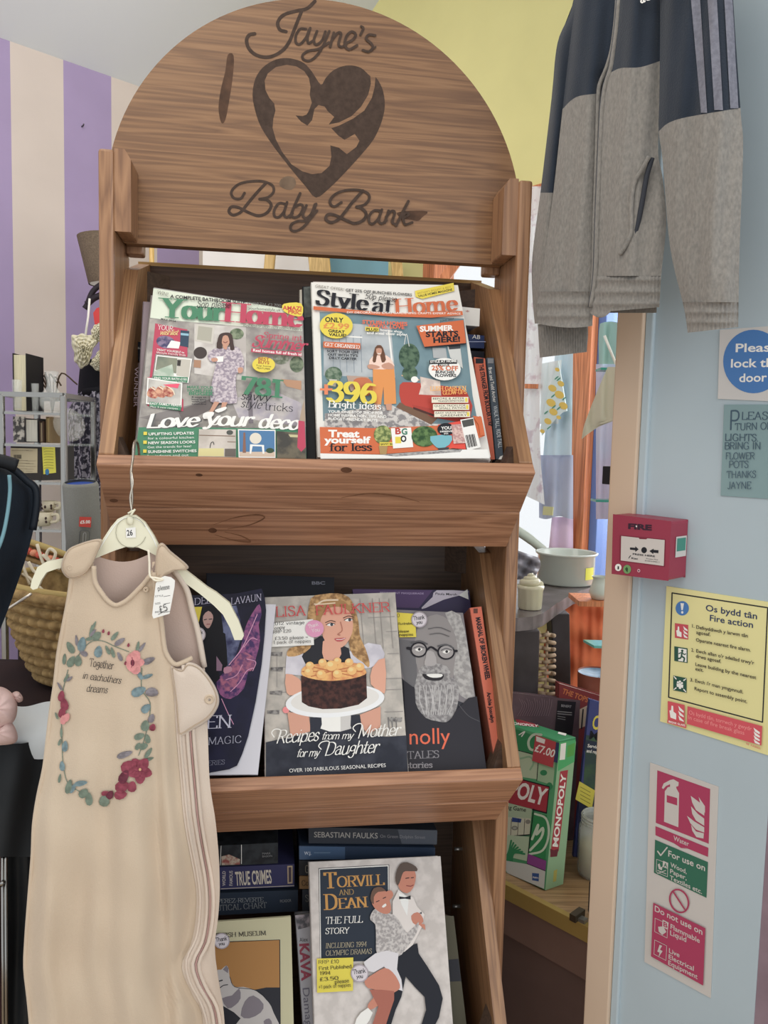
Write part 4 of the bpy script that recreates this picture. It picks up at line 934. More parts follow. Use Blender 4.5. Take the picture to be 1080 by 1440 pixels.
P.serif('EN', (94, 1030), (268, 1022), 84, mt((170, 168, 184), .5), wgt=8, thin=5, shear=.1); P.serif('MAGIC', (106, 1140), (334, 1124), 48, mt((140, 140, 156), .5), wgt=7, thin=5, shear=.12); P.serif('SERIES', (84, 1280), (222, 1270), 30, mt((110, 110, 126), .5), wgt=7, thin=6, shear=.15)
cv = P.mb.build('cover', fb, label='curled dark cover with long-haired woman in magenta smoke')
sticker(fb, P, 'price_note', 'yellow price note', lambda p: p.poly(mt((186, 168, 28), .5), '-30,210 68,208 40,340 -30,345'), .003)
sticker(fb, P, 'round_sticker', 'round grey thank-you sticker', TH_(40, 396, 52), .0045)

# ---- bottom trough in view
gc = 'books in the third trough'
B3 = Plane(L(0, .062, .8), LX, ZZ)
def fb3(label, q, cov, txt, depth=.12, off=0):
    flat_book('book', label, B3.shift(off), q, depth, cov, gc, txt)
def T(cr, fn):
    def f(p): p.crop(*cr); fn(p)
    return f
c6, c5 = (410, 1140, 3.484), (290, 1150, 4.963)
fb3('dark slate novel lying on top of the stack, author in grey capitals', [(434, 1163), (614, 1167), (614, 1188), (434, 1186)], mt((40, 44, 52), .4), T(c6, lambda p: (p.poly(mt((64, 68, 76), .4), '520,92 714,97 712,164 540,162'), p.text('SEBASTIAN FAULKS', (110, 130), (422, 136), 28, mt((130, 126, 122), .5), .01), p.text('On Green Dolphin Street', (434, 132), (655, 138), 16, mt((104, 102, 106), .5)))))
fb3('blue grey book lying under the slate novel', [(420.5, 1189), (612, 1192), (612, 1209), (420.5, 1208)], mt((36, 48, 66), .4), T(c6, lambda p: (p.poly(mt((58, 78, 104), .4), '38,174 262,178 262,238 38,240'), p.text('W.J.', (62, 216), (96, 216), 16, mt((160, 166, 176), .5), .02), p.rect(mt((90, 110, 130), .4), 110, 204, 190, 208))))
fb3('black book lying third in the stack, large white initial', [(420.5, 1210), (600, 1213), (600, 1231), (420.5, 1231)], mt((30, 32, 38), .4), T(c5, lambda p: p.serif('G', (690, 384), (716, 384), 52, mt((130, 120, 106), .5), wgt=9, thin=5)))
fb3('orange brown book lying fourth in the stack', [(421, 1232), (600, 1234), (600, 1250), (421, 1250)], mt((122, 90, 54), .45), T(c5, lambda p: p.serif('Co', (666, 474), (716, 472), 36, mt((60, 44, 32), .5), wgt=10, thin=6)))
fb3('dark grey book lying lowest in the stack behind the white hardback', [(425, 1251), (600, 1254), (600, 1282), (425, 1281)], mt((44, 48, 54), .45), T(c5, lambda p: p.serif('S', (694, 586), (716, 584), 46, mt((120, 116, 106), .5), wgt=9, thin=5)))
fb3('dark magazine with red picture lying above the true crime paperback', [(290, 1190), (391, 1185), (391, 1214), (290, 1219)], noise2((40, 44, 48), (28, 30, 34), 60), T(c5, lambda p: (p.poly(noise2((120, 60, 56), (150, 136, 120), 160), '108,330 106,270 160,256 236,290 236,326'), p.line(wht, '246,190 246,320', 4, sm=0), p.line(wht, '104,196 98,330', 3, sm=0), p.text('MARK', (392, 256), (450, 254), 14, mt((110, 110, 112), .5)), p.text('BASON', (392, 276), (460, 272), 14, mt((110, 110, 112), .5)))))
fb3('navy true crime paperback with cream block lettering', [(286, 1220.5), (414, 1215), (414, 1247), (286, 1252.5)], mt((44, 44, 76), .45), T(c5, lambda p: (p.text('TRUE CRIMES', (206, 472), (458, 456), 98, mt((170, 160, 146), .5), .02), p.text('WORLD', (134, 476), (134, 372), 22, mt((150, 142, 140), .5), .03), p.text('FAMOUS', (184, 474), (184, 370), 24, mt((150, 142, 140), .5), .02), p.poly(mt((150, 130, 104), .5), '566,336 602,334 602,458 568,460'), p.poly(mt((60, 50, 60), .5), '574,346 594,344 594,448 576,450'), p.line(mt((150, 140, 130), .5), [(104, 496), (612, 474)], 5, sm=0))))
fb3('navy novel with grey capitals lying under the true crime paperback', [(280, 1257), (419, 1251.5), (419, 1281.5), (280, 1288.5)], mt((36, 44, 56), .45), T(c5, lambda p: (p.serif('PEREZ-REVERTE', (80, 596), (400, 582), 28, mt((120, 122, 124), .5), wgt=9, thin=6), p.serif('NAUTICAL CHART', (0, 654), (424, 626), 38, mt((116, 118, 120), .5), wgt=8, thin=5), p.text('PICADOR', (516, 592), (594, 586), 20, mt((110, 112, 116), .5), .01))))
t, P = bk('book', 'museum cat book with grey striped cat on tan ground', 'book', T3, [(292, 1297), (409, 1289), (414, 1478), (292, 1478)], .02, mt((170, 164, 130), .45), gc, off=0)
P.crop(290, 1150, 4.963); P.poly(INK, '60,866 516,850 520,1500 60,1500'); P.poly(mt((150, 104, 48), .45), '60,872 510,854 514,1500 60,1500'); P.poly(mt((36, 36, 42), .45), '90,1240 340,1200 420,1184 512,1184 514,1500 60,1500')
cat, cat2 = mt((166, 160, 156), .5), mt((112, 104, 110), .5)
P.poly(cat, '60,1080 105,1060 140,1030 158,1060 165,1120 200,1180 260,1180 350,1210 430,1280 470,1360 500,1500 180,1500 240,1400 130,1320 60,1260', 2); P.poly(cat2, '116,1060 140,1030 156,1050 152,1085', 0); P.poly(cat2, '110,1260 180,1240 230,1190 240,1260 200,1310 150,1330', 2); P.poly(cat2, '270,1280 330,1240 400,1300 380,1360 300,1400 240,1380', 2); P.poly(cat2, '400,1420 440,1400 460,1440 420,1460', 2); P.line(INK, '90,1140 112,1134', 8); P.line(INK, '92,1190 120,1170 150,1165', 6); P.line(INK, '165,1110 200,1180 350,1205 440,1290', 4)
P.serif('BRITISH MUSEUM', (40, 838), (420, 818), 30, DK, wgt=9, thin=6); fin(t, P)
sticker(t, P, 'round_sticker', 'round thank-you sticker', TH_(108, 860, 56), .004)
t, P = bk('book', 'pale paperback standing spine out between cat book and skating book', 'book', T3, [(415, 1287), (437, 1285), (450, 1475), (428, 1475)], .05, mt((134, 132, 136), .5), gc, slab=.001, off=-.014)
P.crop(290, 1150, 4.963); P.poly(noise2((64, 62, 66), (130, 120, 124), 100), '620,682 718,672 722,760 640,780'); P.text('Alex', (652, 866), (710, 862), 30, DK); P.text('KAVA', (652, 880), (668, 1140), 66, mt((120, 44, 60), .5), .04); P.text('Damage', (672, 1190), (700, 1500), 50, mt((84, 80, 92), .5)); fin(t, P)
tv, P = bk('book', 'white skating hardback with dancing couple and navy title panel', 'book', T3, [(434, 1212.5), (619.5, 1204), (639.5, 1475), (442.3, 1475)], .024, noise2((186, 178, 172), (172, 164, 158), 60), gc, off=.012)
P.crop(430, 1190, 4.909); nv = mt((34, 42, 54), .45); gold = mt((176, 126, 56), .45)
P.poly(INK, '88,152 576,126 578,790 98,800'); P.poly(wht, '92,156 572,130 574,790 100,800'); P.poly(nv, '98,162 566,138 575,790 106,800')
for a, x0, x1, y0, y1, h in (('T', 130, 214, 290, 286, 106), ('ORVILL', 216, 542, 282, 266, 72), ('D', 132, 222, 438, 434, 104), ('EAN', 226, 426, 432, 418, 70)): P.serif(a, (x0, y0), (x1, y1), h, gold, wgt=15 if len(a) == 1 else 14, thin=5)
P.serif('AND', (230, 338), (334, 332), 36, mt((150, 120, 70), .45), wgt=10, thin=5); P.serif('THE FULL', (136, 536), (392, 526), 46, wht, wgt=10, thin=5, shear=.12); P.serif('STORY', (134, 606), (298, 600), 40, wht, wgt=10, thin=5, shear=.12); P.serif('INCLUDING 1994', (136, 704), (420, 692), 34, mt((150, 140, 116), .5), wgt=9, thin=5, shear=.12); P.serif('OLYMPIC DRAMAS', (136, 756), (456, 740), 34, mt((150, 140, 116), .5), wgt=9, thin=5, shear=.12)
jk, sk_, sd_ = mt((196, 188, 182), .5), mt((176, 112, 90), .5), mt((150, 86, 70), .5)
P.poly(mt((28, 30, 38), .5), '640,710 770,670 780,740 840,830 920,960 946,1050 920,1180 880,1260 790,1260 830,1130 820,1040 760,980 690,900 660,1040 620,1130 580,1260 540,1260 600,1020 620,860', 0)
P.poly(jk, '600,380 640,300 690,340 740,350 770,420 820,470 800,560 740,680 680,730 640,700 600,560', 0); P.poly(mt((210, 204, 200), .5), '640,320 700,345 710,380 700,480 660,400'); P.poly(INK, '644,346 684,352 724,340 724,368 684,362 644,366')
P.poly(sk_, '640,200 660,160 752,170 756,240 740,290 700,325 650,300 632,240', 2); P.poly(mt((80, 66, 58), .5), '622,190 650,125 700,110 760,140 768,172 690,172 668,190 655,230 636,272 620,240', 2)
P.line(INK, '690,222 712,218', 6); P.line(INK, '728,218 744,216', 6); P.line(mt((120, 50, 50), .5), '696,272 724,276 742,268', 6)
P.poly(sk_, '728,480 770,455 800,480 812,520 780,545 740,530', 2); P.poly(INK, '786,462 800,452 800,470'); P.poly(sk_, '770,530 822,540 826,580', 0); P.poly(sk_, '545,320 590,305 604,340 580,370 550,360', 2)
P.poly(noise2((176, 170, 166), (140, 134, 132), 260, (.42, .58)), '450,470 480,430 520,450 600,470 650,520 700,600 780,520 760,610 680,720 640,760 500,770 485,640 480,540 446,510', 2)
P.poly(mt((190, 186, 188), .5), '400,800 480,740 560,720 640,740 630,850 660,920 670,1000 640,990 600,900 540,830 470,870 420,860', 0)
P.poly(sk_, '470,330 500,290 545,300 575,360 590,440 560,468 510,455 470,420 455,380', 2); P.poly(mt((96, 70, 56), .5), '448,340 470,290 520,282 550,310 500,315 470,350 470,400 450,380', 2); P.line(INK, '486,384 506,376', 6); P.line(INK, '534,360 552,352', 6); P.poly(wht, '526,415 550,395 556,410 536,424', 2)
P.poly(sk_, '405,930 470,880 545,840 600,870 640,930 650,980 610,1010 560,1040 500,1100 440,1130 430,1090 500,1000 430,980', 2); P.poly(sd_, '440,990 520,990 610,1000 610,1060 570,1180 545,1260 450,1260 500,1110', 0)
P.poly(wht, '380,1150 430,1115 462,1150 440,1200 400,1260 330,1260 350,1190', 0)
fin(tv, P)
def tn(p):
    p.poly(mt((196, 180, 34), .5), '76,776 328,768 326,998 78,1012')
    for a, x0, x1, y, y2 in (('RRP £10', 86, 230, 812, 806), ('First Published', 90, 318, 856, 840), ('1994', 96, 172, 890, 886), ('£3.50', 96, 228, 932, 920), ('please', 200, 300, 950, 938), ('+1 pack of nappies', 88, 312, 984, 968)): p.pen(a, (x0, y), (x1, y2), 24, INK, wgt=10)
sticker(tv, P, 'price_note', 'yellow handwritten price note', tn)
sticker(tv, P, 'round_sticker', 'round thank-you sticker', TH_(372, 878, 62), .005)
t, P = bk('book', 'olive and black spine leaning at the right end of the third trough', 'book', T3, [(622, 1288), (638, 1288), (660, 1475), (636, 1475)], .08, mt((70, 66, 50), .5), gc, off=-.02, slab=.001)
P.crop(600, 1240, 4.154); P.poly(mt((34, 34, 40), .5), '120,456 186,450 202,580 130,584'); fin(t, P)
# ------------------------------------------------------------------ cloth helpers
def F(pts, n=5):
    """curve x(y) through the given (y, x) points"""
    q = smooth([(a, b, 0) for a, b in pts], n)
    def f(y):
        if y <= q[0].x: return q[0].y
        for a, b in zip(q, q[1:]):
            if y <= b.x: return a.y + (b.y - a.y) * (y - a.x) / max(1e-6, b.x - a.x)
        return q[-1].y
    return f
K_ = lambda v: (lambda *_: v)
def sheet(mb, pl, xl, xr, yt, yb, dep, mat, nu=24, nv=40):
    """cloth between two edges, traced on a plane and lifted by dep(x, y, u)"""
    def fn(u, v):
        y0 = yt(u); y = y0 + (yb(u) - y0) * v
        a, b = xl(y), xr(y); x = a + (b - a) * u
        return pl.p(x, y, dep(x, y, u))
    return mb.grid(fn, nu, nv, mat)
rn = lambda x, y, s=0: math.sin(x * .9 + y * .013 + s) * math.sin(y * .011 + s * 2.3) 

# ------------------------------------------------------------------ sleeping bag on its hanger
BP = Plane(L(0, -.150, 1.2), LX, ZZ)
plastic = mt((196, 192, 168), .35)
hg = thing('coat_hanger', 'cream plastic child hanger with steel hook over the top trough lip', 'hanger', BP.p(184, 740))
c5_ = lambda *pts: [(30 + x / 3.176, 640 + y / 3.176) for x, y in pts]
mb = MB()
body = c5_((320, 452), (345, 405), (400, 320), (430, 285), (470, 267), (510, 268), (552, 300), (592, 360), (625, 425), (600, 448), (560, 428), (520, 412), (470, 409), (420, 425), (370, 445), (330, 462))
mb.prism([BP.p(*p) for p in body], BP.n * -.006, plastic)
la = c5_((330, 440), (190, 462), (110, 477), (72, 500), (46, 560), (40, 592), (52, 602), (72, 596), (88, 560), (112, 524), (170, 504), (325, 462))
ra = c5_((606, 408), (700, 500), (740, 520), (830, 590), (870, 614), (930, 662), (970, 740), (994, 806), (984, 826), (952, 826), (932, 772), (900, 712), (860, 672), (800, 622), (700, 548), (600, 446))
for a in (la, ra): mb.prism([BP.p(x, y, .001) for x, y in a], BP.n * -.008, plastic)
mb.build('hanger_body', hg, bev=.0018)
pr = Print(BP, crop=(30, 640, 3.176), lift=.0008)
for k in range(20):
    a, b = [(490 + 68 * math.cos(t), 345 + 68 * math.sin(t)) for t in (.3 + k * .28, .3 + (k + 1) * .28)]
    pr.line(mt((140, 136, 116), .4), [a, b], 2.5, sm=0)
pr.mb.build('moulded_ring', hg)
pr = Print(BP, crop=(30, 640, 3.176), lift=.0008)
pr.line(mt((222, 218, 196), .35), '345,425 405,330 440,292 490,276 545,305 585,365 606,412', 5); pr.mb.build('moulded_edge', hg); pr = Print(BP, crop=(30, 640, 3.176), lift=.0008)
pr.line(mt((160, 156, 134), .35), '872,622 910,650 905,664', 5); pr.line(mt((150, 146, 124), .35), '150,492 190,480 330,450', 3)
pr.mb.build('moulded_groove', hg)
pr = Print(BP, crop=(30, 640, 3.176), lift=.0009)
pr.poly(wht, '466,326 510,322 512,368 468,370'); pr.text('26', (472, 360), (498, 358), 26, INK, .02)
pr.mb.build('size_label', hg)
mb = MB()
hk = [L(*inv) for inv in ()]
a = BP.p(184, 742, -.003); z1 = BP.p(186, 690, .0)
lipx = (a - V((TX, TY, 0))).dot(LX)
hk = [a, BP.p(184.5, 722, -.002), BP.p(186, 700, 0), BP.p(184.5, 665, .0), L(lipx + .001, -.138, 1.478), L(lipx + .001, -.131, 1.495), L(lipx + .001, -.112, 1.500), L(lipx + .001, -.096, 1.49), L(lipx + .001, -.092, 1.47), L(lipx + .001, -.093, 1.452)]
mb.tube(smooth(hk, 6), .0016, mt((150, 140, 128), .25, .9))
mb.tube(smooth([BP.p(186, 722, .002), BP.p(183, 700, .002), BP.p(187, 680, .001), BP.p(185, 664, .001)], 5), .0011, mt((170, 160, 146), .25, .9))
mb.build('hook', hg, label='steel wire hook')
mb = MB(); mb.tube(smooth([BP.p(180, 722, .004), BP.p(188, 718, .006), BP.p(183, 726, .006), BP.p(190, 716, .006)], 5), .0012, plastic)
mb.ball(BP.p(183, 732, .002), .004, plastic, (1, .6, 1.4)); mb.build('cable_tie', hg)

fleece = mt((177, 159, 136), .85, c2=(171, 150, 126), vscale=3, bump=.25, bscale=700, sheen=.3)
fleece2 = mt((186, 171, 156), .85, c2=(180, 163, 147), vscale=6, bump=.25, bscale=700, sheen=.3)
lining = mt((168, 146, 134), .85, bump=.15, bscale=500)
xl = F([(765, 103), (816, 101), (873, 91), (923, 82), (970, 77), (1009, 71), (1086, 62), (1141, 50), (1197, 47), (1287, 40), (1357, 36), (1405, 41), (1440, 44), (1600, 52), (1660, 80)])
xr = F([(800, 258), (826, 262), (892, 280), (939, 288), (1023, 292), (1100, 295), (1162, 304), (1239, 309), (1287, 307), (1332, 302), (1377, 307), (1440, 316), (1600, 320), (1660, 290)])
zip_ = F([(925, 262), (1030, 268), (1100, 274), (1155, 279), (1211, 289), (1252, 296), (1294, 295), (1329, 288), (1353, 276), (1374, 279), (1402, 292), (1440, 306), (1600, 312)])
def bd(x, y, u=None):
    a, b = xl(y), xr(y); u = min(1, max(0, (x - a) / (b - a)))
    w_ = min(1, max(0, (y - 800) / 260)); lo = min(1, max(0, (y - 960) / 300))
    h = .004 + (.012 + .016 * w_) * math.sin(math.pi * min(.98, max(.02, u))) ** .6
    h += lo * (.0085 * math.sin(12.5 * u + .9 * math.sin(y / 170)) + .004 * math.sin(27 * u + 1.3 * math.sin(y / 120.)) + .0016 * math.sin(48 * u - y / 140))
    h += lo * .0065 * math.sin((x + y * .35) / 17.) * math.exp(-((x - zip_(y) + 30) / 34) ** 2)
    h += .0022 * math.sin(y / 23. + x / 31.) * math.sin(x / 19. - y / 61.) + w_ * .002 * math.sin(21 * u + y / 300.)
    d1 = x - (212 + (y - 930) * .05)
    h -= .0045 * math.exp(-(d1 / 7) ** 2) * w_; h += .003 * math.exp(-((d1 - 14) / 8) ** 2) * w_
    d2 = x - (zip_(y) - 26); h -= .007 * math.exp(-(d2 / 9) ** 2) * lo
    return h
bag = thing('baby_sleeping_bag', 'cream fleece baby sleeping bag with flower wreath hanging from a hanger', 'sleeping bag', BP.p(175, 1600))
neck = F([(132, 800), (134, 818), (143, 834), (152, 845), (162, 850), (172, 847), (181, 841), (200, 823), (212, 808)])
# front below the neckline
fr_r = lambda y: xr(y) if y > 945 else F([(800, 214), (829, 219), (873, 227), (908, 231), (923, 236), (934, 248), (945, 290)])(y)
mb = MB()
sheet(mb, BP, xl, lambda y: min(fr_r(y), zip_(y) - 20) if y > 935 else fr_r(y), K_(862), K_(1660), bd, fleece, 44, 90)
nl = F([(775, 130), (800, 132), (818, 134), (834, 143), (845, 151), (852, 163), (862, 164)]); nr = F([(775, 226), (800, 214), (812, 209), (823, 200), (841, 181), (848, 173), (853, 164.5), (862, 164)])
sheet(mb, BP, xl, nl, K_(775), K_(862), bd, fleece, 14, 24)
sheet(mb, BP, nr, fr_r, K_(790), K_(862), bd, fleece, 14, 24)
front = mb.build('front_panel', bag, weld=True)
mb = MB()
sheet(mb, BP, lambda y: zip_(y) - 20, xr, K_(940), K_(1660), lambda x, y, u: bd(x, y) + .001, fleece2, 14, 70)
mb.build('side_panel', bag, label='paler side panel with the zip')
mb = MB()
bkr = F([(775, 232), (800, 250), (826, 262), (892, 280), (939, 288), (1023, 292), (1100, 295), (1162, 304), (1239, 309), (1332, 302), (1440, 316), (1600, 320), (1660, 290)])
sheet(mb, BP, xl, bkr, lambda u: 782 - 8 * math.cos(6.28 * u), K_(1660), lambda x, y, u: -.004 - .012 * math.sin(math.pi * u) * min(1, (y - 770) / 200), lining, 24, 40)
mb.build('back_panel', bag, label='pinkish inside of the back')
def P3(x, y, h=0): return BP.p(x, y, bd(x, y) + h)
mb = MB()
mb.tube(smooth([P3(x, y, .001) for x, y in ((132, 796), (134, 818), (143, 834), (152, 845), (162, 851), (172, 848), (182, 841), (200, 823), (213, 807))], 5), .0028, fleece)
mb.tube(smooth([P3(x, y, .001) for x, y in ((216, 805), (219, 829), (227, 873), (231, 908), (236, 923), (246, 934), (258, 931), (270, 925))], 5), .0028, fleece)
mb.tube(smooth([BP.p(x, y, -.001) for x, y in ((240, 795), (261, 826), (270, 858), (279, 892), (287, 938))], 5), .0036, fleece2)
mb.tube(smooth([P3(xl(y), y, -.002) for y in range(800, 1640, 40)], 3), .003, fleece)
mb.build('binding', bag)
def pad(nm, outline, crop, th, base, mat, seam=True, lab=None):
    """puffy stitched tab"""
    pts = [(crop[0] + x / crop[2], crop[1] + y / crop[2]) for x, y in outline]
    pts = [(p.x, p.y) for p in smooth([(a, b, 0) for a, b in pts], 4, True)]
    cx = sum(p[0] for p in pts) / len(pts); cy = sum(p[1] for p in pts) / len(pts)
    rings = [(1, 0), (.97, th * .55), (.86, th * .9), (.6, th), (.3, th * .96)]
    mb = MB(); n = len(pts); vs = []; fs = []
    for s_, h in rings:
        vs += [BP.p(cx + (x - cx) * s_, cy + (y - cy) * s_, base + h) for x, y in pts]
    for i in range(len(rings) - 1):
        fs += [(i * n + j, i * n + (j + 1) % n, (i + 1) * n + (j + 1) % n, (i + 1) * n + j) for j in range(n)]
    fs.append(tuple(range((len(rings) - 1) * n, len(rings) * n)))
    fs.append(tuple(range(n))[::-1])
    mb.add(vs, fs, mat, True)
    if seam: mb.tube([BP.p(cx + (x - cx) * .9, cy + (y - cy) * .9, base + th * .86) for x, y in pts], .0007, mt((160, 140, 118), .8), closed=True, n=5)
    return mb.build(nm, bag, label=lab), (cx, cy)
pad('shoulder_tab', [(178, 485), (205, 425), (255, 397), (335, 374), (362, 384), (340, 440), (312, 500), (272, 540), (215, 552), (184, 524)], (30, 640, 3.176), .014, .002, fleece)
pad('shoulder_tab', [(590, 560), (600, 450), (612, 402), (634, 393), (668, 428), (740, 488), (742, 510), (700, 512), (660, 530), (632, 548), (604, 600), (572, 622), (556, 602)], (30, 640, 3.176), .014, .004, fleece)
pad('side_flap', [(732, 412), (760, 425), (800, 432), (838, 392), (900, 410), (960, 470), (1010, 550), (1030, 620), (1015, 682), (960, 750), (860, 812), (792, 855), (776, 830), (762, 650), (742, 500)], (70, 840, 4.32), .010, .016, fleece2, lab='pointed flap with a press stud')
mb = MB()
for x, y, b_, r in ((98.5, 798, .015, 3.2), (294.5, 983.5, .0262, 5.5), (205, 829, .020, 3)):
    mb = MB(); c = BP.p(x, y, b_); s_ = r / 1000
    mb.lathe(c, [(s_ * .3, .0012), (s_ * .75, .0006), (s_ * .8, .0014), (s_, .001), (s_ * 1.1, -.001)], mt((176, 156, 132), .5), 20, axis=BP.n); mb.build('press_stud', bag)
mb = MB()
for dx, r in ((-5, .0022), (4, .0022)):
    mb.tube(smooth([P3(zip_(y) + dx, y, .003) for y in range(935, 1640, 30)], 3), r, fleece2)
mb.tube(smooth([P3(zip_(y) - 15, y, .002) for y in range(960, 1640, 30)], 3), .0016, fleece2)
mb.tube(smooth([P3(zip_(y) - .5, y, .0012) for y in range(935, 1640, 30)], 3), .0012, mt((170, 134, 128), .5))
mb.build('zip', bag)
class ClothPrint(Print):
    def P(s, x, y, off=None): 
        X, Y = s.cr[0] + x / s.cr[2], s.cr[1] + y / s.cr[2]
        return BP.p(X, Y, bd(X, Y) + (s.h if off is None else off))
cp = ClothPrint(BP, crop=(70, 840, 4.32), lift=.0008); cp.step = .00002
sage, blueg, grey_ = mt((98, 110, 96), .85, var=.2, vscale=200), mt((98, 116, 120), .85, var=.25, vscale=200), mt((110, 104, 108), .85, var=.2, vscale=200)
pinkp, burg, burg2 = mt((186, 120, 118), .85, var=.15, vscale=150), mt((122, 52, 66), .85, var=.25, vscale=150), mt((92, 40, 54), .85, var=.2, vscale=150)
def leaf(x, y, l, w_, ang, mat):
    l *= 1.15; w_ *= 1.12; a = math.radians(ang); cs, sn = math.cos(a), -math.sin(a)
    pts = []
    for k in range(10):
        t = k / 10 * 2 * math.pi; r = math.cos(t) * l / 2; q_ = math.sin(t) * w_ / 2 * (1 - .25 * math.cos(t))
        pts.append((x + r * cs - q_ * sn, y + r * sn + q_ * cs))
    cp.poly(mat, pts)
for pts in ('130,420 190,330 250,270 320,265 400,300 480,330', '110,440 90,520 70,600', '560,430 560,560 610,640 600,760 570,880 540,960', '70,760 75,880 80,1000 110,1130 200,1190'): cp.line(sage, pts, 5)
for x, y, l, w_, a, mm in ((125, 305, 70, 36, 120, sage), (162, 262, 60, 16, 95, grey_), (195, 285, 80, 46, 80, blueg), (205, 340, 50, 28, 150, grey_), (130, 390, 66, 40, 60, sage), (172, 385, 60, 40, 90, sage), (88, 375, 60, 20, 85, sage),
    (264, 180, 70, 16, 65, sage), (250, 205, 70, 14, 80, sage), (285, 235, 56, 44, 45, sage), (262, 215, 50, 16, 50, grey_), (295, 330, 64, 44, 80, blueg), (352, 320, 54, 20, 115, sage), (382, 335, 60, 20, 105, sage), (395, 235, 60, 22, 50, sage), (425, 270, 66, 28, 35, grey_), (425, 360, 54, 22, 115, grey_), (245, 252, 50, 20, 10, sage),
    (535, 300, 60, 18, 80, sage), (562, 302, 60, 18, 55, grey_), (602, 385, 70, 34, 25, grey_), (545, 470, 60, 24, 120, blueg), (595, 480, 60, 22, 20, blueg), (540, 572, 84, 50, 25, blueg), (620, 575, 50, 70, 90, grey_), (585, 675, 60, 42, 45, blueg), (618, 735, 50, 34, 70, grey_), (580, 780, 60, 46, 80, sage), (545, 845, 60, 36, 20, sage), (595, 860, 50, 30, 100, sage), (570, 905, 50, 36, 20, sage), (535, 905, 44, 26, 60, sage), (600, 945, 66, 24, 55, sage), (600, 985, 60, 20, 20, sage),
    (455, 955, 90, 34, 20, grey_), (520, 1000, 40, 50, 80, grey_), (100, 490, 50, 16, 60, sage), (120, 495, 40, 16, 40, grey_), (60, 540, 50, 14, 120, grey_), (92, 905, 60, 32, 85, blueg), (75, 1025, 54, 30, 95, blueg), (60, 880, 40, 16, 70, sage), (40, 720, 40, 12, 110, sage), (70, 820, 60, 14, 90, sage), (115, 1150, 80, 34, 75, sage), (140, 1160, 60, 26, 60, blueg), (205, 1190, 60, 44, 45, sage), (238, 1225, 72, 40, 95, sage), (332, 1235, 66, 56, 80, sage), (190, 1130, 70, 30, 10, blueg), (60, 1100, 50, 16, 80, sage)):
    leaf(x, y, l, w_, a, mm)
for x, y in ((325, 205), (358, 218), (478, 290), (460, 400)): leaf(x, y, 22, 14, 80, burg)
for k in range(5): leaf(515 + 26 * math.cos(k * 1.26), 395 + 40 * math.sin(k * 1.26), 62, 52, k * 72, pinkp)
cp.disc(burg2, 503, 398, 12, 20); cp.line(burg, '500,365 505,400 495,425', 4)
for x, y, l, w_, a in ((70, 600, 60, 36, 80), (88, 650, 70, 44, 100), (75, 700, 60, 40, 80), (100, 730, 50, 36, 60), (80, 745, 50, 30, 90)): leaf(x, y, l, w_, a, burg if l > 55 else pinkp)
for k in range(5): leaf(548 + 36 * math.cos(k * 1.26 + .3), 1050 + 44 * math.sin(k * 1.26 + .3), 72, 60, -(k * 72 + 17), burg)
for x, y, l, w_, a, mm in ((480, 1030, 90, 70, 30, burg), (450, 1090, 80, 50, 60, burg2), (440, 1150, 80, 60, 20, burg), (500, 1150, 60, 50, 80, burg), (430, 1200, 70, 50, 10, burg), (365, 1200, 50, 40, 60, burg2), (335, 1190, 40, 26, 20, burg), (625, 790, 40, 34, 70, burg)): leaf(x, y, l, w_, a, mm)
cp.disc(mt((180, 140, 100), .85), 548, 1046, 8, 9)
cp.pen('Together', (238, 418), (386, 438), 48, INK, 'script', wgt=9, shear=.0); cp.pen('in eachothers', (196, 492), (432, 524), 42, INK, 'script', wgt=9, shear=.15); cp.pen('dreams', (220, 572), (350, 582), 44, INK, 'script', wgt=9, shear=.15)
cp.mb.build('wreath_print', front, label='printed flower wreath and handwritten motto')
tagp = BP.shift(.034)
tg = thing('price_tag', 'white handwritten swing tag tied at the sleeping bag shoulder', 'price tag', tagp.p(232, 855))
tp = Print(tagp, crop=(30, 640, 3.176), lift=.0004)
q = [(600, 575), (612, 552), (640, 540), (668, 545), (686, 560), (684, 590), (662, 708), (590, 730), (584, 715)]
tp.mb.prism([tp.P(*p) for p in q], -tagp.n * .0006, wht)
for y, a in ((635, 'STYLE'), (668, 'SIZE'), (706, 'PRICE')): tp.text(a, (598, y), (634 - (y > 660) * 12, y - 4), 8, DK); tp.line(DK, [(636, y - 3), (664, y - 8)], 2, sm=0)
tp.pen('please', (610, 606), (664, 596), 20, INK, wgt=9); tp.pen('£5', (620, 704), (656, 692), 28, INK, wgt=9); tp.line(DK, '612,712 634,700 650,690', 2)
tp.mb.build('card', tg)
mb = MB(); mb.tube(smooth([tagp.p(30 + x / 3.176, 640 + y / 3.176, .001) for x, y in ((568, 422), (572, 480), (575, 540), (600, 548), (632, 556), (600, 560), (580, 545))], 5), .0013, mt((206, 196, 176), .6)); mb.build('string', tg)
# ------------------------------------------------------------------ jacket hanging by the wall
JP = WP.shift(.115)
navyc = mt((34, 42, 54), .85, c2=(28, 36, 47), vscale=12, bump=.3, bscale=500, sheen=.25)
greyc = mt((124, 119, 112), .9, c2=(106, 102, 97), vscale=330, bump=.4, bscale=420, sheen=.3, stretch=(1, 1, .5))
stripec = mt((112, 112, 122), .9, c2=(96, 96, 106), vscale=200, bump=.3, bscale=500)
jkt = thing('jacket', 'navy and grey marl zip jacket with three stripes on the sleeve', 'jacket', JP.p(880, 520))
jc = lambda pts: [(y / 2.88, 720 + x / 2.88) for x, y in pts]          # crop (x, y) -> (py, px)
jy = lambda pts: F([((a) , b / 2.88) for a, b in pts])                    # boundary over u
def fold(x, y, s=0): return .0035 * math.sin(x / 11 + .6 * math.sin(y / 70 + s) + s) + .0018 * math.sin(x / 4.7 + y / 50 + s * 2)
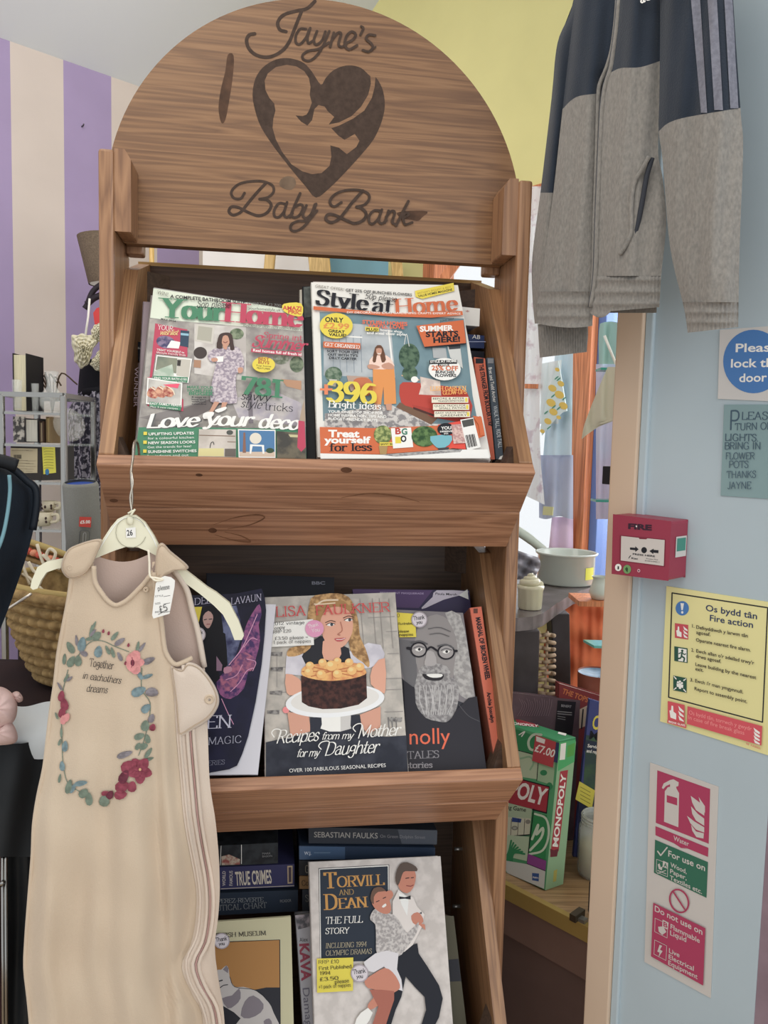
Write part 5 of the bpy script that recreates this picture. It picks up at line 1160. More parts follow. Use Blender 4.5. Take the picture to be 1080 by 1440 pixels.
def jsheet(mb, xl_, xr_, yt, yb, mat, base, amp, s, back=True, nu=26, nv=44):
    def dp(x, y, u): return base + amp * math.sin(math.pi * min(.985, max(.015, u))) ** .55 + fold(x, y, s) * math.sin(math.pi * u) ** .5
    sheet(mb, JP, xl_, xr_, yt, yb, dp, mat, nu, nv)
    if back: sheet(mb, JP, xl_, xr_, yt, yb, lambda x, y, u: base - amp * .6 * math.sin(math.pi * u) ** .5, mat, 10, 16)
TOP = -150
# far sleeve
la_, lb_ = F([(TOP, 830)] + jc([(250, 0), (185, 170), (160, 400), (115, 780), (95, 930), (80, 1080), (86, 1250), (104, 1390), (112, 1440)])), F([(TOP, 860)] + jc([(330, 0), (290, 170), (250, 400), (200, 800), (190, 1100), (240, 1250), (305, 1300), (308, 1420)]))
mb = MB(); jsheet(mb, la_, lb_, K_(TOP), K_(271), navyc, -.034, .018, 1); mb.build('far_sleeve', jkt)
mb = MB(); jsheet(mb, la_, lb_, K_(271), K_(455), greyc, -.034, .018, 1); mb.build('far_sleeve', jkt, label='grey lower part of the far sleeve')
mb = MB()
cl, cr_ = F([(452, 756), (470, 757), (503, 759)]), F([(445, 826), (470, 827), (497, 825)])
sheet(mb, JP, cl, cr_, lambda u: 456 - 4 * u, lambda u: 503 - 8 * u, lambda x, y, u: -.034 + .016 * math.sin(math.pi * u) ** .5 + .0012 * math.sin(x * 1.9), greyc, 60, 6)
sheet(mb, JP, cl, cr_, lambda u: 456 - 4 * u, lambda u: 503 - 8 * u, lambda x, y, u: -.034 - .010 * math.sin(math.pi * u) ** .5, greyc, 10, 3); mb.build('cuff', jkt)
# left front
bl, br = F([(TOP, 838)] + jc([(262, 0), (235, 180), (205, 440), (165, 800), (130, 1050), (106, 1190), (100, 1310)])), F([(TOP, 872)] + jc([(432, 0), (402, 240), (360, 340), (350, 600), (340, 900), (336, 1100), (322, 1262)]))
bnd = jy([(0, 442), (.2, 408), (.45, 388), (1, 378)])
mb = MB(); jsheet(mb, bl, br, K_(TOP), bnd, navyc, -.008, .016, 2, False)
jsheet(mb, bl, br, bnd, K_(410), greyc, -.008, .016, 2, False); mb.build('left_front', jkt)
mb = MB()
hemd = lambda b0, k: (lambda x, y, u: b0 + .016 * math.sin(math.pi * min(.985, max(.015, u))) ** .55 + .0007 * math.sin(x * 1.3) * k - .003 * abs(math.sin((y - 410) / 17 * math.pi)) + .002)
sheet(mb, JP, bl, F([(400, 838), (440, 834), (460, 833)]), K_(410), lambda u: 455 + 10 * math.sin(2 * u) - 6 * u, hemd(-.008, .6), greyc, 50, 24); mb.build('hem_band', jkt)
# right front
rl, rr_ = F([(TOP, 872)] + jc([(432, 0), (402, 260), (385, 310), (366, 420), (356, 600), (344, 900), (336, 1120), (316, 1250)])), F([(TOP, 930)] + jc([(602, 0), (598, 400), (592, 620), (610, 720), (625, 900), (606, 1100), (597, 1240)]))
bnd2 = jy([(0, 298), (.2, 276), (.6, 272), (1, 247)])
mb = MB(); jsheet(mb, rl, rr_, K_(TOP), bnd2, navyc, .002, .018, 3, False)
jsheet(mb, rl, rr_, bnd2, K_(388), greyc, .002, .018, 3, False); mb.build('right_front', jkt)
mb = MB(); sheet(mb, JP, rl, rr_, K_(388), lambda u: 440 + (8 if u < .3 else 0) * math.sin(u * 10) - 8 * u, hemd(.002, 1), greyc, 60, 24); mb.build('hem_band', jkt)
# pocket, zip edge
mb = MB()
JD = lambda x, y: JP.p(x, y, .002 + .022)
pocket = [(915, 220), (905, 238), (894, 258), (890, 290), (890, 325), (882, 345), (873, 358)]
mb.tube(smooth([JD(x - 2, y) for x, y in pocket], 5), .0026, greyc); mb.tube(smooth([JP.p(x, y, .019) for x, y in ((917, 222), (909, 250), (902, 290), (893, 330), (882, 352))], 5), .003, mt((50, 52, 58), .9)); mb.build('pocket', jkt, label='slanting welt pocket')
mb = MB(); mb.tube(smooth([JP.p(rl(y) + 1, y, .006) for y in range(0, 440, 24)], 3), .0032, greyc); mb.tube(smooth([JP.p(br(y) - 2, y, .002) for y in range(0, 440, 24)], 3), .0026, greyc)
mb.tube(smooth([JP.p(rl(y) - 2, y, .004) for y in range(0, 440, 24)], 3), .0016, mt((70, 72, 76), .4, .3)); mb.build('zip', jkt)
mb = MB()
sheet(mb, JP, lambda y: bl(y) + 4, lambda y: rr_(y) - 4, K_(TOP), K_(440), lambda x, y, u: -.03 * math.sin(math.pi * u) ** .5 - .012, greyc, 12, 16); mb.build('back', jkt)
# near sleeve
sl, sr_ = F([(TOP, 926)] + jc([(600, 0), (597, 380), (594, 530), (610, 650), (640, 1000), (695, 1240), (712, 1350)])), F([(TOP, 1024)] + jc([(896, 0), (925, 440), (936, 600), (922, 1000), (916, 1330)]))
bnd3 = jy([(0, 532), (.12, 498), (.35, 474), (1, 437)])
SD = lambda x, y, u: .014 + .022 * math.sin(math.pi * min(.985, max(.015, u))) ** .55 + fold(x, y, 4) * math.sin(math.pi * u) ** .5
mb = MB(); jsheet(mb, sl, sr_, K_(TOP), bnd3, navyc, .014, .022, 4); mb.build('near_sleeve', jkt)
mb = MB(); jsheet(mb, sl, sr_, bnd3, K_(425), greyc, .014, .022, 4); mb.build('near_sleeve', jkt, label='grey lower part of the near sleeve')
mb = MB(); sheet(mb, JP, sl, sr_, K_(425), lambda u: 468 - 8 * u, lambda x, y, u: .014 + .022 * math.sin(math.pi * min(.985, max(.015, u))) ** .55 + .0007 * math.sin(x * 1.1 + y * .05) - .0024 * abs(math.sin((y - 425) / 14 * math.pi)), greyc, 60, 24)
sheet(mb, JP, sl, sr_, K_(425), lambda u: 468 - 8 * u, lambda x, y, u: .014 - .01 * math.sin(math.pi * u) ** .5, greyc, 10, 3); mb.build('cuff', jkt)
for k, (a, b) in enumerate((((725, 762), (765, 790)), ((792, 830), (820, 855)), ((860, 893), (885, 918)))):
    mb = MB()
    e0, e1 = F([(-60, 720 + (a[0] - 12) / 2.88), (0, 720 + a[0] / 2.88), (157, 720 + b[0] / 2.88)]), F([(-60, 720 + (a[1] - 12) / 2.88), (0, 720 + a[1] / 2.88), (157, 720 + b[1] / 2.88)])
    def sd2(x, y, u):
        A, B = sl(y), sr_(y); return SD(x, y, (x - A) / (B - A)) + .0012
    sheet(mb, JP, e0, e1, K_(-60), K_((458, 447, 440)[k] / 2.88 - .5), sd2, stripec, 4, 40); mb.build('stripe', jkt)
pr = Print(JP.shift(.026), crop=(720, 0, 2.88)); pr.text('adidas', (522, 14), (640, -34), 42, wht, .02); pr.mb.build('chest_logo', jkt)
mb = MB(); mb.tube(smooth([JP.p(880, TOP + 6, 0), JP.p(882, TOP - 40, 0), JP.p(888, TOP - 56, -.01), JP.p(895, TOP - 44, -.03)], 5), .002, mt((150, 150, 150), .3, .9)); mb.tube([JP.p(835, TOP + 10, 0), JP.p(880, TOP, 0), JP.p(1000, TOP + 12, 0)], .008, mt((60, 60, 64), .5)); mb.build('hanger', jkt)

# ------------------------------------------------------------------ signs on the partition
def sign(name, label, quad, base, cat='sign', th=.0012, pl=WP):
    mb = MB(); F_ = [pl.p(*p) for p in quad]
    mb.prism([f + pl.n * (th + .0003) for f in F_], -pl.n * th, base)
    q_ = Print(pl.shift(th + .0003), mb, lift=.0002); q_.vert = (.03, -1); return q_
signw = mt((172, 166, 160), .4); signp = mt((196, 188, 126), .4); crim, grn, sblue = mt((150, 46, 78), .4), mt((40, 92, 72), .4), mt((58, 106, 162), .4)
p = sign('s', '', [(1013, 464), (1120, 456), (1120, 566), (1010, 561)], mt((176, 172, 168), .4))
p.crop(840, 440, 3.6); p.disc(sblue, 790, 246, 153, 161, 40)
for a, x0, x1, y in (('Please', 700, 920, 198), ('lock the', 676, 930, 276), ('door', 718, 858, 350)): p.text(a, (x0, y), (x1, y - 4), 44, wht, .018)
o = p.mb.build('safety_sign', loc=WP.p(1060, 510), label='square sign with blue disc asking to lock the door', cat='sign')
p = sign('s', '', [(1019, 569), (1120, 569), (1120, 704), (1014, 697)], mt((112, 136, 138), .6))
p.crop(840, 440, 3.6); pen_ = mt((58, 78, 92), .5)
for a, x0, x1, y, h, dy in (('P', 666, 716, 590, 94, 0), ('LEASE', 728, 900, 540, 38, 0), ('TURN OFF', 696, 905, 594, 34, -6), ('LIGHTS.', 644, 816, 646, 34, 4), ('BRING IN', 642, 828, 690, 34, 0), ('FLOWER', 648, 796, 740, 32, 0), ('POTS', 664, 766, 784, 34, 0), ('THANKS', 654, 804, 836, 34, -2), ('JAYNE', 658, 778, 890, 34, 0)): p.pen(a, (x0, y), (x1, y + dy), h, pen_, wgt=10)
p.mb.build('notice', loc=WP.p(1050, 630), label='blue grey handwritten notice about lights and flower pots', cat='notice')
p = sign('s', '', [(938, 824), (1130, 854), (1126, 1076), (929, 1014)], signp)
p.crop(860, 800, 4.909)
p.line(DK, [(418, 166), (1078, 268), (1042, 1058), (394, 886), (418, 166)], 9, sm=0)
p.disc(sblue, 488, 272, 46, 50); p.poly(wht, '476,236 500,238 492,284 482,284'); p.disc(wht, 488, 300, 8, 9)
p.text('Os bydd tân', (650, 288), (1004, 348), 44, mt((40, 52, 84), .5), .012); p.text('Fire action', (678, 358), (976, 408), 44, mt((40, 52, 84), .5), .012)
def icon(c0, x, y, s_, sk, kind):
    q = lambda a, b: (x + a * s_, y + b * s_ * 1.1 + a * s_ * sk)
    p.poly(c0, [q(0, 0), q(1, 0), q(1, 1), q(0, 1)])
    if kind == 'call':
        p.poly(wht, [q(.1, .5), q(.2, .45), q(.22, .2), q(.32, .2), q(.34, .5), q(.5, .58), q(.5, .9), q(.16, .86)])
        for k in range(3): p.poly(wht, [q(.62, .12 + .26 * k), q(.95, .34 + .26 * k), q(.95, .44 + .24 * k), q(.7, .36 + .26 * k)])
    elif kind == 'run':
        p.poly(wht, [q(.3, .08), q(.92, .08), q(.92, .95), q(.3, .95)]); p.disc(c0, *q(.6, .22), s_ * .09)
        p.line(c0, [q(.6, .32), q(.55, .58), q(.75, .7), q(.72, .9)], s_ * .12); p.line(c0, [q(.55, .58), q(.45, .75), q(.25, .8)], s_ * .12); p.line(c0, [q(.35, .45), q(.55, .36), q(.75, .45), q(.85, .4)], s_ * .08)
    else:
        for a, b in ((.35, .4), (.5, .32), (.65, .4), (.5, .5)): p.disc(wht, *q(a, b), s_ * .08); p.poly(wht, [q(a - .1, b + .1), q(a + .1, b + .1), q(a + .08, b + .32), q(a - .08, b + .32)])
        for a, b, c, d in ((.06, .06, .22, .2), (.94, .06, .78, .2), (.06, .94, .22, .8), (.94, .94, .78, .8)): p.line(wht, [q(a, b), q(c, d)], s_ * .07, sm=0); p.poly(wht, [q(c, d), q(c, b + (d - b) * .3), q(a + (c - a) * .3, d)])
icon(mt((176, 62, 72), .4), 437, 374, 92, .14, 'call'); icon(mt((36, 74, 60), .4), 433, 534, 92, .16, 'run'); icon(mt((36, 74, 60), .4), 426, 736, 92, .2, 'asm')
for a, x0, y0, x1, y1 in (('1.', 556, 404, 572, 407), ('Defnyddiwch y larwm tân', 584, 412, 940, 474), ('agosaf.', 584, 448, 682, 464), ('Operate nearest fire alarm.', 582, 500, 960, 572), ('2.', 550, 570, 568, 574), ('Ewch allan o\'r adeilad trwy\'r', 584, 576, 984, 662), ('drws agosaf.', 582, 612, 756, 650), ('Leave building by the nearest', 578, 668, 998, 762), ('exit.', 578, 700, 634, 712), ('3.', 542, 776, 564, 780), ("Ewch i'r man ymgynnull.", 576, 782, 908, 862), ('Report to assembly point.', 572, 836, 936, 928)): p.text(a, (x0, y0), (x1, y1), 24, DK, .015)
icon(mt((186, 66, 76), .4), 388, 912, 116, .24, 'call'); p.poly(mt((186, 66, 76), .4), '386,1040 516,1074 514,1100 384,1062'); p.text('BREAK GLASS', (394, 1060), (508, 1088), 14, wht, .02)
p.poly(mt((186, 66, 76), .4), '524,948 1040,1086 1034,1220 520,1070'); sal = mt((206, 126, 124), .4); p.text('Os bydd tân, torrwch y gwydr', (534, 1002), (966, 1118), 28, sal); p.text('In case of fire break glass', (530, 1036), (916, 1146), 28, sal)
for k in range(4): p.poly(wht, [(980, 1096 + 26 * k), (1024, 1128 + 26 * k), (1022, 1142 + 24 * k), (990, 1124 + 26 * k)])
p.text('98  FA8000', (928, 1212), (1028, 1248), 14, mt((186, 66, 76), .4))
p.mb.build('safety_sign', loc=WP.p(1010, 940), label='cream photoluminescent fire action notice in Welsh and English', cat='sign')
p = sign('s', '', [(915, 1072), (1011, 1106), (1000, 1403), (907, 1352)], signw)
p.crop(860, 1060, 3.791)
p.poly(crim, '244,88 526,188 518,480 236,368'); p.poly(signw, '284,200 300,178 312,176 312,162 290,172 276,188 268,182 278,158 312,140 330,136 358,152 356,172 344,176 346,186 360,210 356,392 280,362'); p.poly(crim, '294,220 350,236 350,276 294,258')
for q in ('422,224 470,260 496,300 494,330 450,300 430,260', '464,230 498,280 498,316 474,270', '424,280 460,320 494,346 494,384 450,356 430,320', '402,330 440,360 494,392 494,420 450,404 420,370', '424,378 450,414 492,424 490,452 452,444 430,410'): p.poly(signw, q, 0)
p.poly(crim, '234,386 516,502 514,550 398,502 368,492 348,484 234,434'); p.poly(crim, '334,478 404,506 370,502'); p.text('Water', (330, 460), (412, 494), 26, signw, .01)
p.poly(grn, '232,458 514,578 506,768 226,634'); p.line(signw, [(246, 520), (262, 542), (296, 500)], 7, sm=0); p.text('For use on', (302, 546), (498, 626), 34, signw, .015); p.text('Wood,', (314, 602), (400, 640), 25, signw, .012); p.text('Paper,', (312, 636), (400, 674), 25, signw, .012); p.text('Textiles etc.', (310, 670), (482, 748), 25, signw, .012)
p.line(signw, [(240, 562), (300, 586), (298, 656), (238, 630), (240, 562)], 2.5, sm=0); p.poly(signw, '274,570 302,582 300,614 272,602'); p.text('A', (278, 600), (297, 608), 22, grn, .03); p.poly(signw, '246,590 256,584 262,606 272,600 268,622 252,614'); p.line(signw, [(246, 622), (290, 640)], 4, sm=0); p.line(signw, [(246, 638), (288, 622)], 4, sm=0)
for k in range(28):
    t0, t1 = k * .2244, (k + 1) * .2244
    p.line(crim, [(360 + 50 * math.cos(t0), 785 + 60 * math.sin(t0) + 12 * math.cos(t0)), (360 + 50 * math.cos(t1), 785 + 60 * math.sin(t1) + 12 * math.cos(t1))], 9, sm=0)
p.line(crim, [(330, 738), (390, 830)], 8, sm=0)
p.poly(crim, '222,794 500,930 488,1236 210,1080'); p.text('Do not use on', (230, 838), (484, 966), 32, signw, .015); p.text('Flammable', (314, 932), (470, 1010), 27, signw, .012); p.text('Liquid', (312, 966), (398, 1004), 27, signw, .012); p.text('Live', (306, 1060), (362, 1086), 26, signw, .012); p.text('Electrical', (304, 1092), (438, 1158), 26, signw, .012); p.text('Equipment', (302, 1124), (458, 1202), 26, signw, .012)
p.line(signw, [(232, 876), (300, 908), (296, 982), (230, 948), (232, 876)], 2.5, sm=0); p.poly(signw, '272,884 304,900 300,938 270,922'); p.text('B', (276, 918), (298, 930), 26, crim, .03); p.poly(signw, '248,922 276,920 292,950 270,966 252,948'); p.line(signw, [(230, 992), (294, 1024), (290, 1102), (226, 1068), (230, 992)], 2.5, sm=0); p.poly(signw, '256,1018 270,1024 258,1044 272,1052 250,1086 256,1060 244,1054')
p.mb.build('safety_sign', loc=WP.p(958, 1240), label='tall water extinguisher sign with crimson and green panels', cat='sign')
mb = MB(); pr = Print(WP, mb, (860, 1060, 3.791), .0006); pr.line(DK, '706,582 716,590 724,588', 4); pr.line(mt((110, 116, 120), .6), '724,582 770,574 812,578', 3); pr.line(DK, '764,606 782,602 800,614', 5); pr.line(DK, '470,770 470,840', 4); pr.line(DK, '470,1346 480,1368', 4)
# fire call point
cpn = thing('fire_alarm_call_point', 'red break-glass fire alarm box mounted across the door frame', 'fire alarm', WP.p(905, 770))
red = mt((134, 42, 62), .4)
FPn = WP.shift(.048)
q = [(862, 723), (944, 733), (940, 817), (860, 807)]
mb = MB(); F_ = [FPn.p(*x) for x in q]
mb.prism(F_, -WP.n * .047, red); mb.build('housing', cpn, bev=.004)
p = Print(FPn, crop=(850, 700, 8.308), lift=.0004); p.vert = (.03, -1)
p.text('FIRE', (276, 360), (552, 380), 62, mt((52, 30, 44), .5), .05); p.poly(wht, '366,322 382,328 378,346 368,340')
p.poly(mt((110, 32, 50), .5), '180,436 712,486 704,806 176,738'); p.poly(mt((176, 168, 162), .35), '196,446 400,468 410,482 490,486 500,474 704,494 692,796 190,732')
p.poly(INK, '298,580 360,584 360,566 400,602 360,634 360,614 298,606'); p.disc(INK, 463, 612, 33, 36); p.poly(INK, '632,612 574,608 576,594 524,622 570,658 572,642 630,648')
p.text('PRESS HERE', (330, 666), (590, 694), 20, INK, .03); p.line(INK, '284,706 294,690 306,676', 9); p.text('Kac', (316, 714), (390, 722), 20, INK, .03); p.text('Protec Fire', (490, 716), (624, 730), 14, INK); p.text('BS 5839 & EN54-11', (474, 740), (642, 758), 13, INK)
p.disc(wht, 161, 814, 38, 42); p.text('1', (152, 836), (170, 838), 40, DK); p.disc(mt((96, 136, 80), .5), 265, 836, 46, 52); p.poly(mt((40, 66, 40), .5), '240,830 262,806 276,830 270,872 256,860'); p.disc(mt((190, 140, 150), .5), 401, 852, 18, 20); p.disc(INK, 400, 852, 8, 9)
p.mb.build('front_plate', cpn, label='white press-here plate and lettering')
e_ = F_[1]; sidep = Plane((F_[1] + F_[2]) / 2 + G_ * .0006, -B_ * -1, ZZ)
mb = MB()
def sd(a, z): return F_[1].lerp(F_[2], z) + (-WP.n) * a * .047 + G_ * .0008
mb.poly([sd(.3, .27), sd(.93, .27), sd(.93, .62), sd(.3, .62)], mt((176, 172, 168), .4)); mb.poly([p_ + G_ * .0002 for p_ in (sd(.36, .3), sd(.88, .3), sd(.88, .52), sd(.36, .52))], mt((50, 120, 106), .4)); mb.build('inspection_label', cpn, label='green and white inspection sticker')
# door catch on the frame edge
lt = MB(); a = WP.o + G_ * t_j0; lp = WP.p(851, 667)
z0 = lp.z; lt.box(V((a.x, a.y, z0 - .014)) - B_ * .010 - G_ * .013, G_ * .013, B_ * .02, ZZ * .026, mt((30, 30, 34), .4)); lt.build('door_catch', loc=V((a.x, a.y, z0)), label='small black door catch on the edge of the cream frame', cat='door catch', bev=.001)
# ------------------------------------------------------------------ left background
def at(px, py, z): return depth_pt(px, py, z)
def frontal(px, py, z, dx=RGT, dy=ZZ): return Plane(at(px, py, z), V((dx.x, dx.y, 0)), dy)
FX = V((1, 0, 0)); FY = V((0, 1, 0))
chrome = mt((132, 130, 126), .22, 1.0)
clear = glass((.96, .99, .98)); gshelf = glass((.86, .96, .92))
# chrome and glass shelving unit
ZU = 1.95
UP_ = frontal(45, 600, ZU, FX)
un = thing('glass_shelf_unit', 'chrome framed glass shelf unit beside the striped wall', 'shelf unit', V((UP_.p(45, 600).x, UP_.p(45, 600).y + .12, 0)))
xL, xR = UP_.p(3, 640).x, UP_.p(90, 640).x; y0u = UP_.o.y
ztop = UP_.p(45, 555).z
DU = .2
zs = [UP_.p(45, 578).z, UP_.p(45, 623).z, UP_.p(45, 676).z, UP_.p(60, 743).z, UP_.p(60, 766).z]
for x in (xL, xR):
    for y in (y0u, y0u + DU):
        mb = MB(); mb.box((x - .007, y - .007, 0), (.014, 0, 0), (0, .014, 0), (0, 0, ztop), chrome); mb.build('post', un, bev=.002)
mb = MB()
for y in (y0u, y0u + DU): mb.box((xL, y - .006, ztop - .006), (xR - xL, 0, 0), (0, .012, 0), (0, 0, .012), chrome)
for x in (xL, xR): mb.box((x - .006, y0u, ztop - .006), (.012, 0, 0), (0, DU, 0), (0, 0, .012), chrome)
mb.build('top_rail', un)
for i, z in enumerate(zs[:4] + [.75, .4, .12]):
    mb = MB(); mb.box((xL, y0u, z - .006), (xR - xL, 0, 0), (0, DU, 0), (0, 0, .006), gshelf); mb.build('shelf', un)
    mb = MB(); mb.box((xL, y0u - .003, z - .009), (xR - xL, 0, 0), (0, .006, 0), (0, 0, .006), chrome); mb.build('shelf_rail', un)
def ux(px): return UP_.p(px, 600).x
def uz(py): return UP_.p(45, py).z
def ubook(label, x0, x1, z, top, col, grp, dy=.03, pgc=None, dep=.1):
    a, b = ux(x0), ux(x1); h = uz(top) - z
    t = thing('book', label, 'book', V(((a + b) / 2, y0u + dy + dep / 2, z)), 0, grp)
    mb = MB()
    mb.box((a, y0u + dy, z + .001), (.002, 0, 0), (0, dep, 0), (0, 0, h), mt(col, .5)); mb.box((b - .002, y0u + dy, z + .001), (.002, 0, 0), (0, dep, 0), (0, 0, h), mt(col, .5)); mb.box((a, y0u + dy + dep - .002, z + .001), (b - a, 0, 0), (0, .002, 0), (0, 0, h), mt(col, .5)); mb.build('cover', t)
    mb = MB(); mb.box((a + .002, y0u + dy + .003, z + .003), (b - a - .004, 0, 0), (0, dep - .006, 0), (0, 0, h - .006), pgc or mt((186, 178, 148), .8, var=.1, vscale=300, stretch=(1, .1, .05))); mb.build('pages', t)
ubook('thick cream paged black hardback on the top glass shelf', 3, 23, zs[0], 494, (30, 28, 30), 'books on the glass shelves', .06)
g2 = 'books on the glass shelves'
ubook('white book standing with its page edges out on the second glass shelf', 22, 41, zs[1], 588, (60, 58, 60), g2, .05, mt((186, 182, 170), .8, var=.1, vscale=300, stretch=(1, .1, .05)))
ubook('thin dark brown book beside the white page edges', 43, 48, zs[1], 592, (72, 54, 44), g2, .05, mt((150, 132, 104), .8))
ubook('thin tan book leaning second glass shelf', 50, 56, zs[1], 585, (120, 98, 66), g2, .06, mt((150, 128, 84), .8))
mb = MB(); a, b = ux(5), ux(21); mb.box((a, y0u + .05, zs[1] + .001), (b - a, 0, 0), (0, .012, 0), (0, 0, uz(586) - zs[1]), noise2((176, 170, 160), (70, 68, 68), 70, (.44, .52))); mb.build('photo_frame', loc=V((a, y0u + .05, zs[1])), label='pale frame with grey leaf pattern on the second glass shelf', cat='picture frame')
mb = MB(); mb.lathe(V((ux(73), y0u + .10, zs[1] + .048)), [(.001, 0), (.03, .001), (.043, .005), (.0445, .0065), (.03, .004), (.001, .003)], glass((.9, .9, .86)), 32, axis=(.75, -.6, .2)); mb.build('plate', loc=V((ux(64), y0u + .13, zs[1])), label='clear glass plate leaning at the end of the second glass shelf', cat='plate')
def tumbler(px0, px1, top, label, dy):
    r = (ux(px1) - ux(px0)) / 2; c = V(((ux(px0) + ux(px1)) / 2, y0u + dy, zs[0] + .001)); h = uz(top) - zs[0]
    mb = MB(); mb.lathe(c, [(.001, 0), (r * .8, 0), (r, h), (r - .0018, h), (r * .8 - .002, .006), (.001, .006)], clear, 24); mb.build('tumbler', loc=c, label=label, cat='glass', group='drinking glasses on the top glass shelf')
tumbler(10, 24, 534, 'clear tumbler in front of the cream paged book', .03)
tumbler(27, 38, 537, 'clear tumbler between the book and the glass carafe', .07)
c = V((ux(54), y0u + .08, zs[0] + .001)); H = uz(519) - zs[0]; rr = (ux(71) - ux(37)) / 2
mb = MB(); prof = [(.001, 0), (rr * .6, 0), (rr * .97, H * .16), (rr, H * .32), (rr * .72, H * .5), (rr * .42, H * .62), (rr * .40, H * .75), (rr * .62, H)]
mb.lathe(c, prof + [(r - .0016, h + .002) for r, h in prof[::-1][:-1]] + [(.001, .004)], clear, 32); mb.build('carafe', loc=c, label='clear glass carafe with flared neck on the top glass shelf', cat='carafe')
tw = MB(); c = V((ux(32), y0u + .175, zs[0] + .002))
for k in range(9):
    a = R.uniform(-.5, .5); tw.tube(smooth([c, c + V((a * .02, 0, .05)), c + V((a * .07, R.uniform(-.02, .02), .08 + R.uniform(0, .03))), c + V((a * .12 + .015, R.uniform(-.02, .02), .07 + R.uniform(0, .05)))], 4), .0022, mt((74, 58, 46), .8), 5)
tw.build('twig_bundle', loc=c, label='bundle of dark dried twigs behind the tumblers', cat='twigs')
# boxed gift on the third shelf
zb_ = zs[2]; a, b, c1 = ux(6), ux(56), ux(82); h = uz(626) - zb_
bx = thing('gift_box', 'dark box with cream barcode label and yellow handwritten note on the third shelf', 'box', V((b, y0u + .06, zb_)))
dkb = mt((46, 42, 40), .5)
mb = MB(); P0_ = V((a, y0u + .03, zb_ + .001)); P1_ = V((b, y0u + .005, zb_ + .001)); P2_ = V((c1, y0u + .1, zb_ + .001)); P3_ = P0_ + (P2_ - P1_)
mb.prism([P0_, P1_, P2_, P3_], ZZ * h, dkb); mb.build('carton', bx, bev=.002)
fp = Plane(P1_, P1_ - P0_, ZZ); sp_ = Plane(P1_, P2_ - P1_, ZZ)
pr = Print(fp, crop=(0, 480, 7.2)); pr.poly(mt((164, 152, 122), .5), '106,1080 380,1086 378,1332 104,1336'); 
for k in range(12): pr.rect(DK, 138 + k * 6.5, 1148, 141 + k * 6.5 + (k % 3), 1188)
for y in (1104, 1206, 1234, 1262, 1290, 1312): pr.line(mt((120, 108, 88), .5), [(116, y), (240 + (y * 7) % 60, y)], 3, sm=0); pr.line(mt((120, 108, 88), .5), [(262, y + 4), (330 + (y * 5) % 40, y + 4)], 3, sm=0)
pr.mb.build('barcode_label', bx)
pr = Print(sp_, crop=(0, 480, 7.2)); pr.poly(mt((196, 190, 46), .5), '424,1066 556,1058 568,1330 440,1346')
for y in range(1090, 1310, 28): pr.line(mt((120, 116, 40), .5), [(446, y), (480, y - 6), (540, y - 2)], 4)
pr.disc(mt((40, 110, 160), .5), 478, 1322, 20, 32); pr.mb.build('yellow_note', bx)
pk_ = MB(); a, b = ux(60), ux(84); pk_.box((a, y0u + .12, zs[3] + .001), (b - a, 0, 0), (0, .06, 0), (0, 0, uz(690) - zs[3]), mt((112, 90, 86), .6)); q = [V((a + .004, y0u + .118, uz(684))), V((b, y0u + .118, uz(682))), V(((a + b) / 2 + .01, y0u + .114, uz(698)))]; pk_.prism(q, FY * .004, mt((136, 102, 98), .6)); pk_.build('satchel', loc=V((a, y0u + .05, zs[3])), label='dusky pink satchel with pointed flap on the lower shelf', cat='bag')
dot = mt((60, 44, 40), .6); pot = mt((184, 174, 150), .4)
def cup(px, py, r, label):
    c = V((ux(px), y0u + .05, zs[3] + .001)) if py is None else V((ux(px), y0u + .07, uz(py)))
    t = thing('cup', label, 'cup', c, 0, 'spotted cups on the lower shelf'); mb = MB()
    mb.lathe(c, [(.001, 0), (r * .7, 0), (r * .95, r * .7), (r, r * 1.5), (r * .93, r * 1.5), (r * .85, r * .6), (.001, r * .1)], pot, 24)
    for k in range(14):
        an = k * .9; hz = r * (.4 + .75 * ((k * 37) % 10) / 10); rad = r * .97
        mb.ball(c + V((math.cos(an) * rad * .97, -abs(math.sin(an)) * rad * .97, hz)), .003, dot, n=6)
    mb.build('cup_body', t)
    mb = MB(); mb.tube(smooth([c + V((r * .9, -.004, r * 1.2)), c + V((r * 1.6, -.006, r * 1.25)), c + V((r * 1.6, -.006, r * .6)), c + V((r * .85, -.004, r * .4))], 5), .004, pot); mb.build('handle', t)
cup(47, None, .024, 'white spotted cup standing at the front of the lower shelf'); cup(51, 722, .018, 'white spotted cup stacked above the other cup')
mb = MB(); mb.lathe(V((ux(72), y0u + .095, zs[3] + .03)), [(.001, .005), (.016, .005), (.028, 0), (.029, .002), (.018, .009), (.001, .008)], mt((190, 186, 176), .3), 32, axis=(.5, -.8, .25)); mb.build('saucer', loc=V((ux(66), y0u + .05, zs[3])), label='white saucer standing on edge beside the spotted cups', cat='plate')

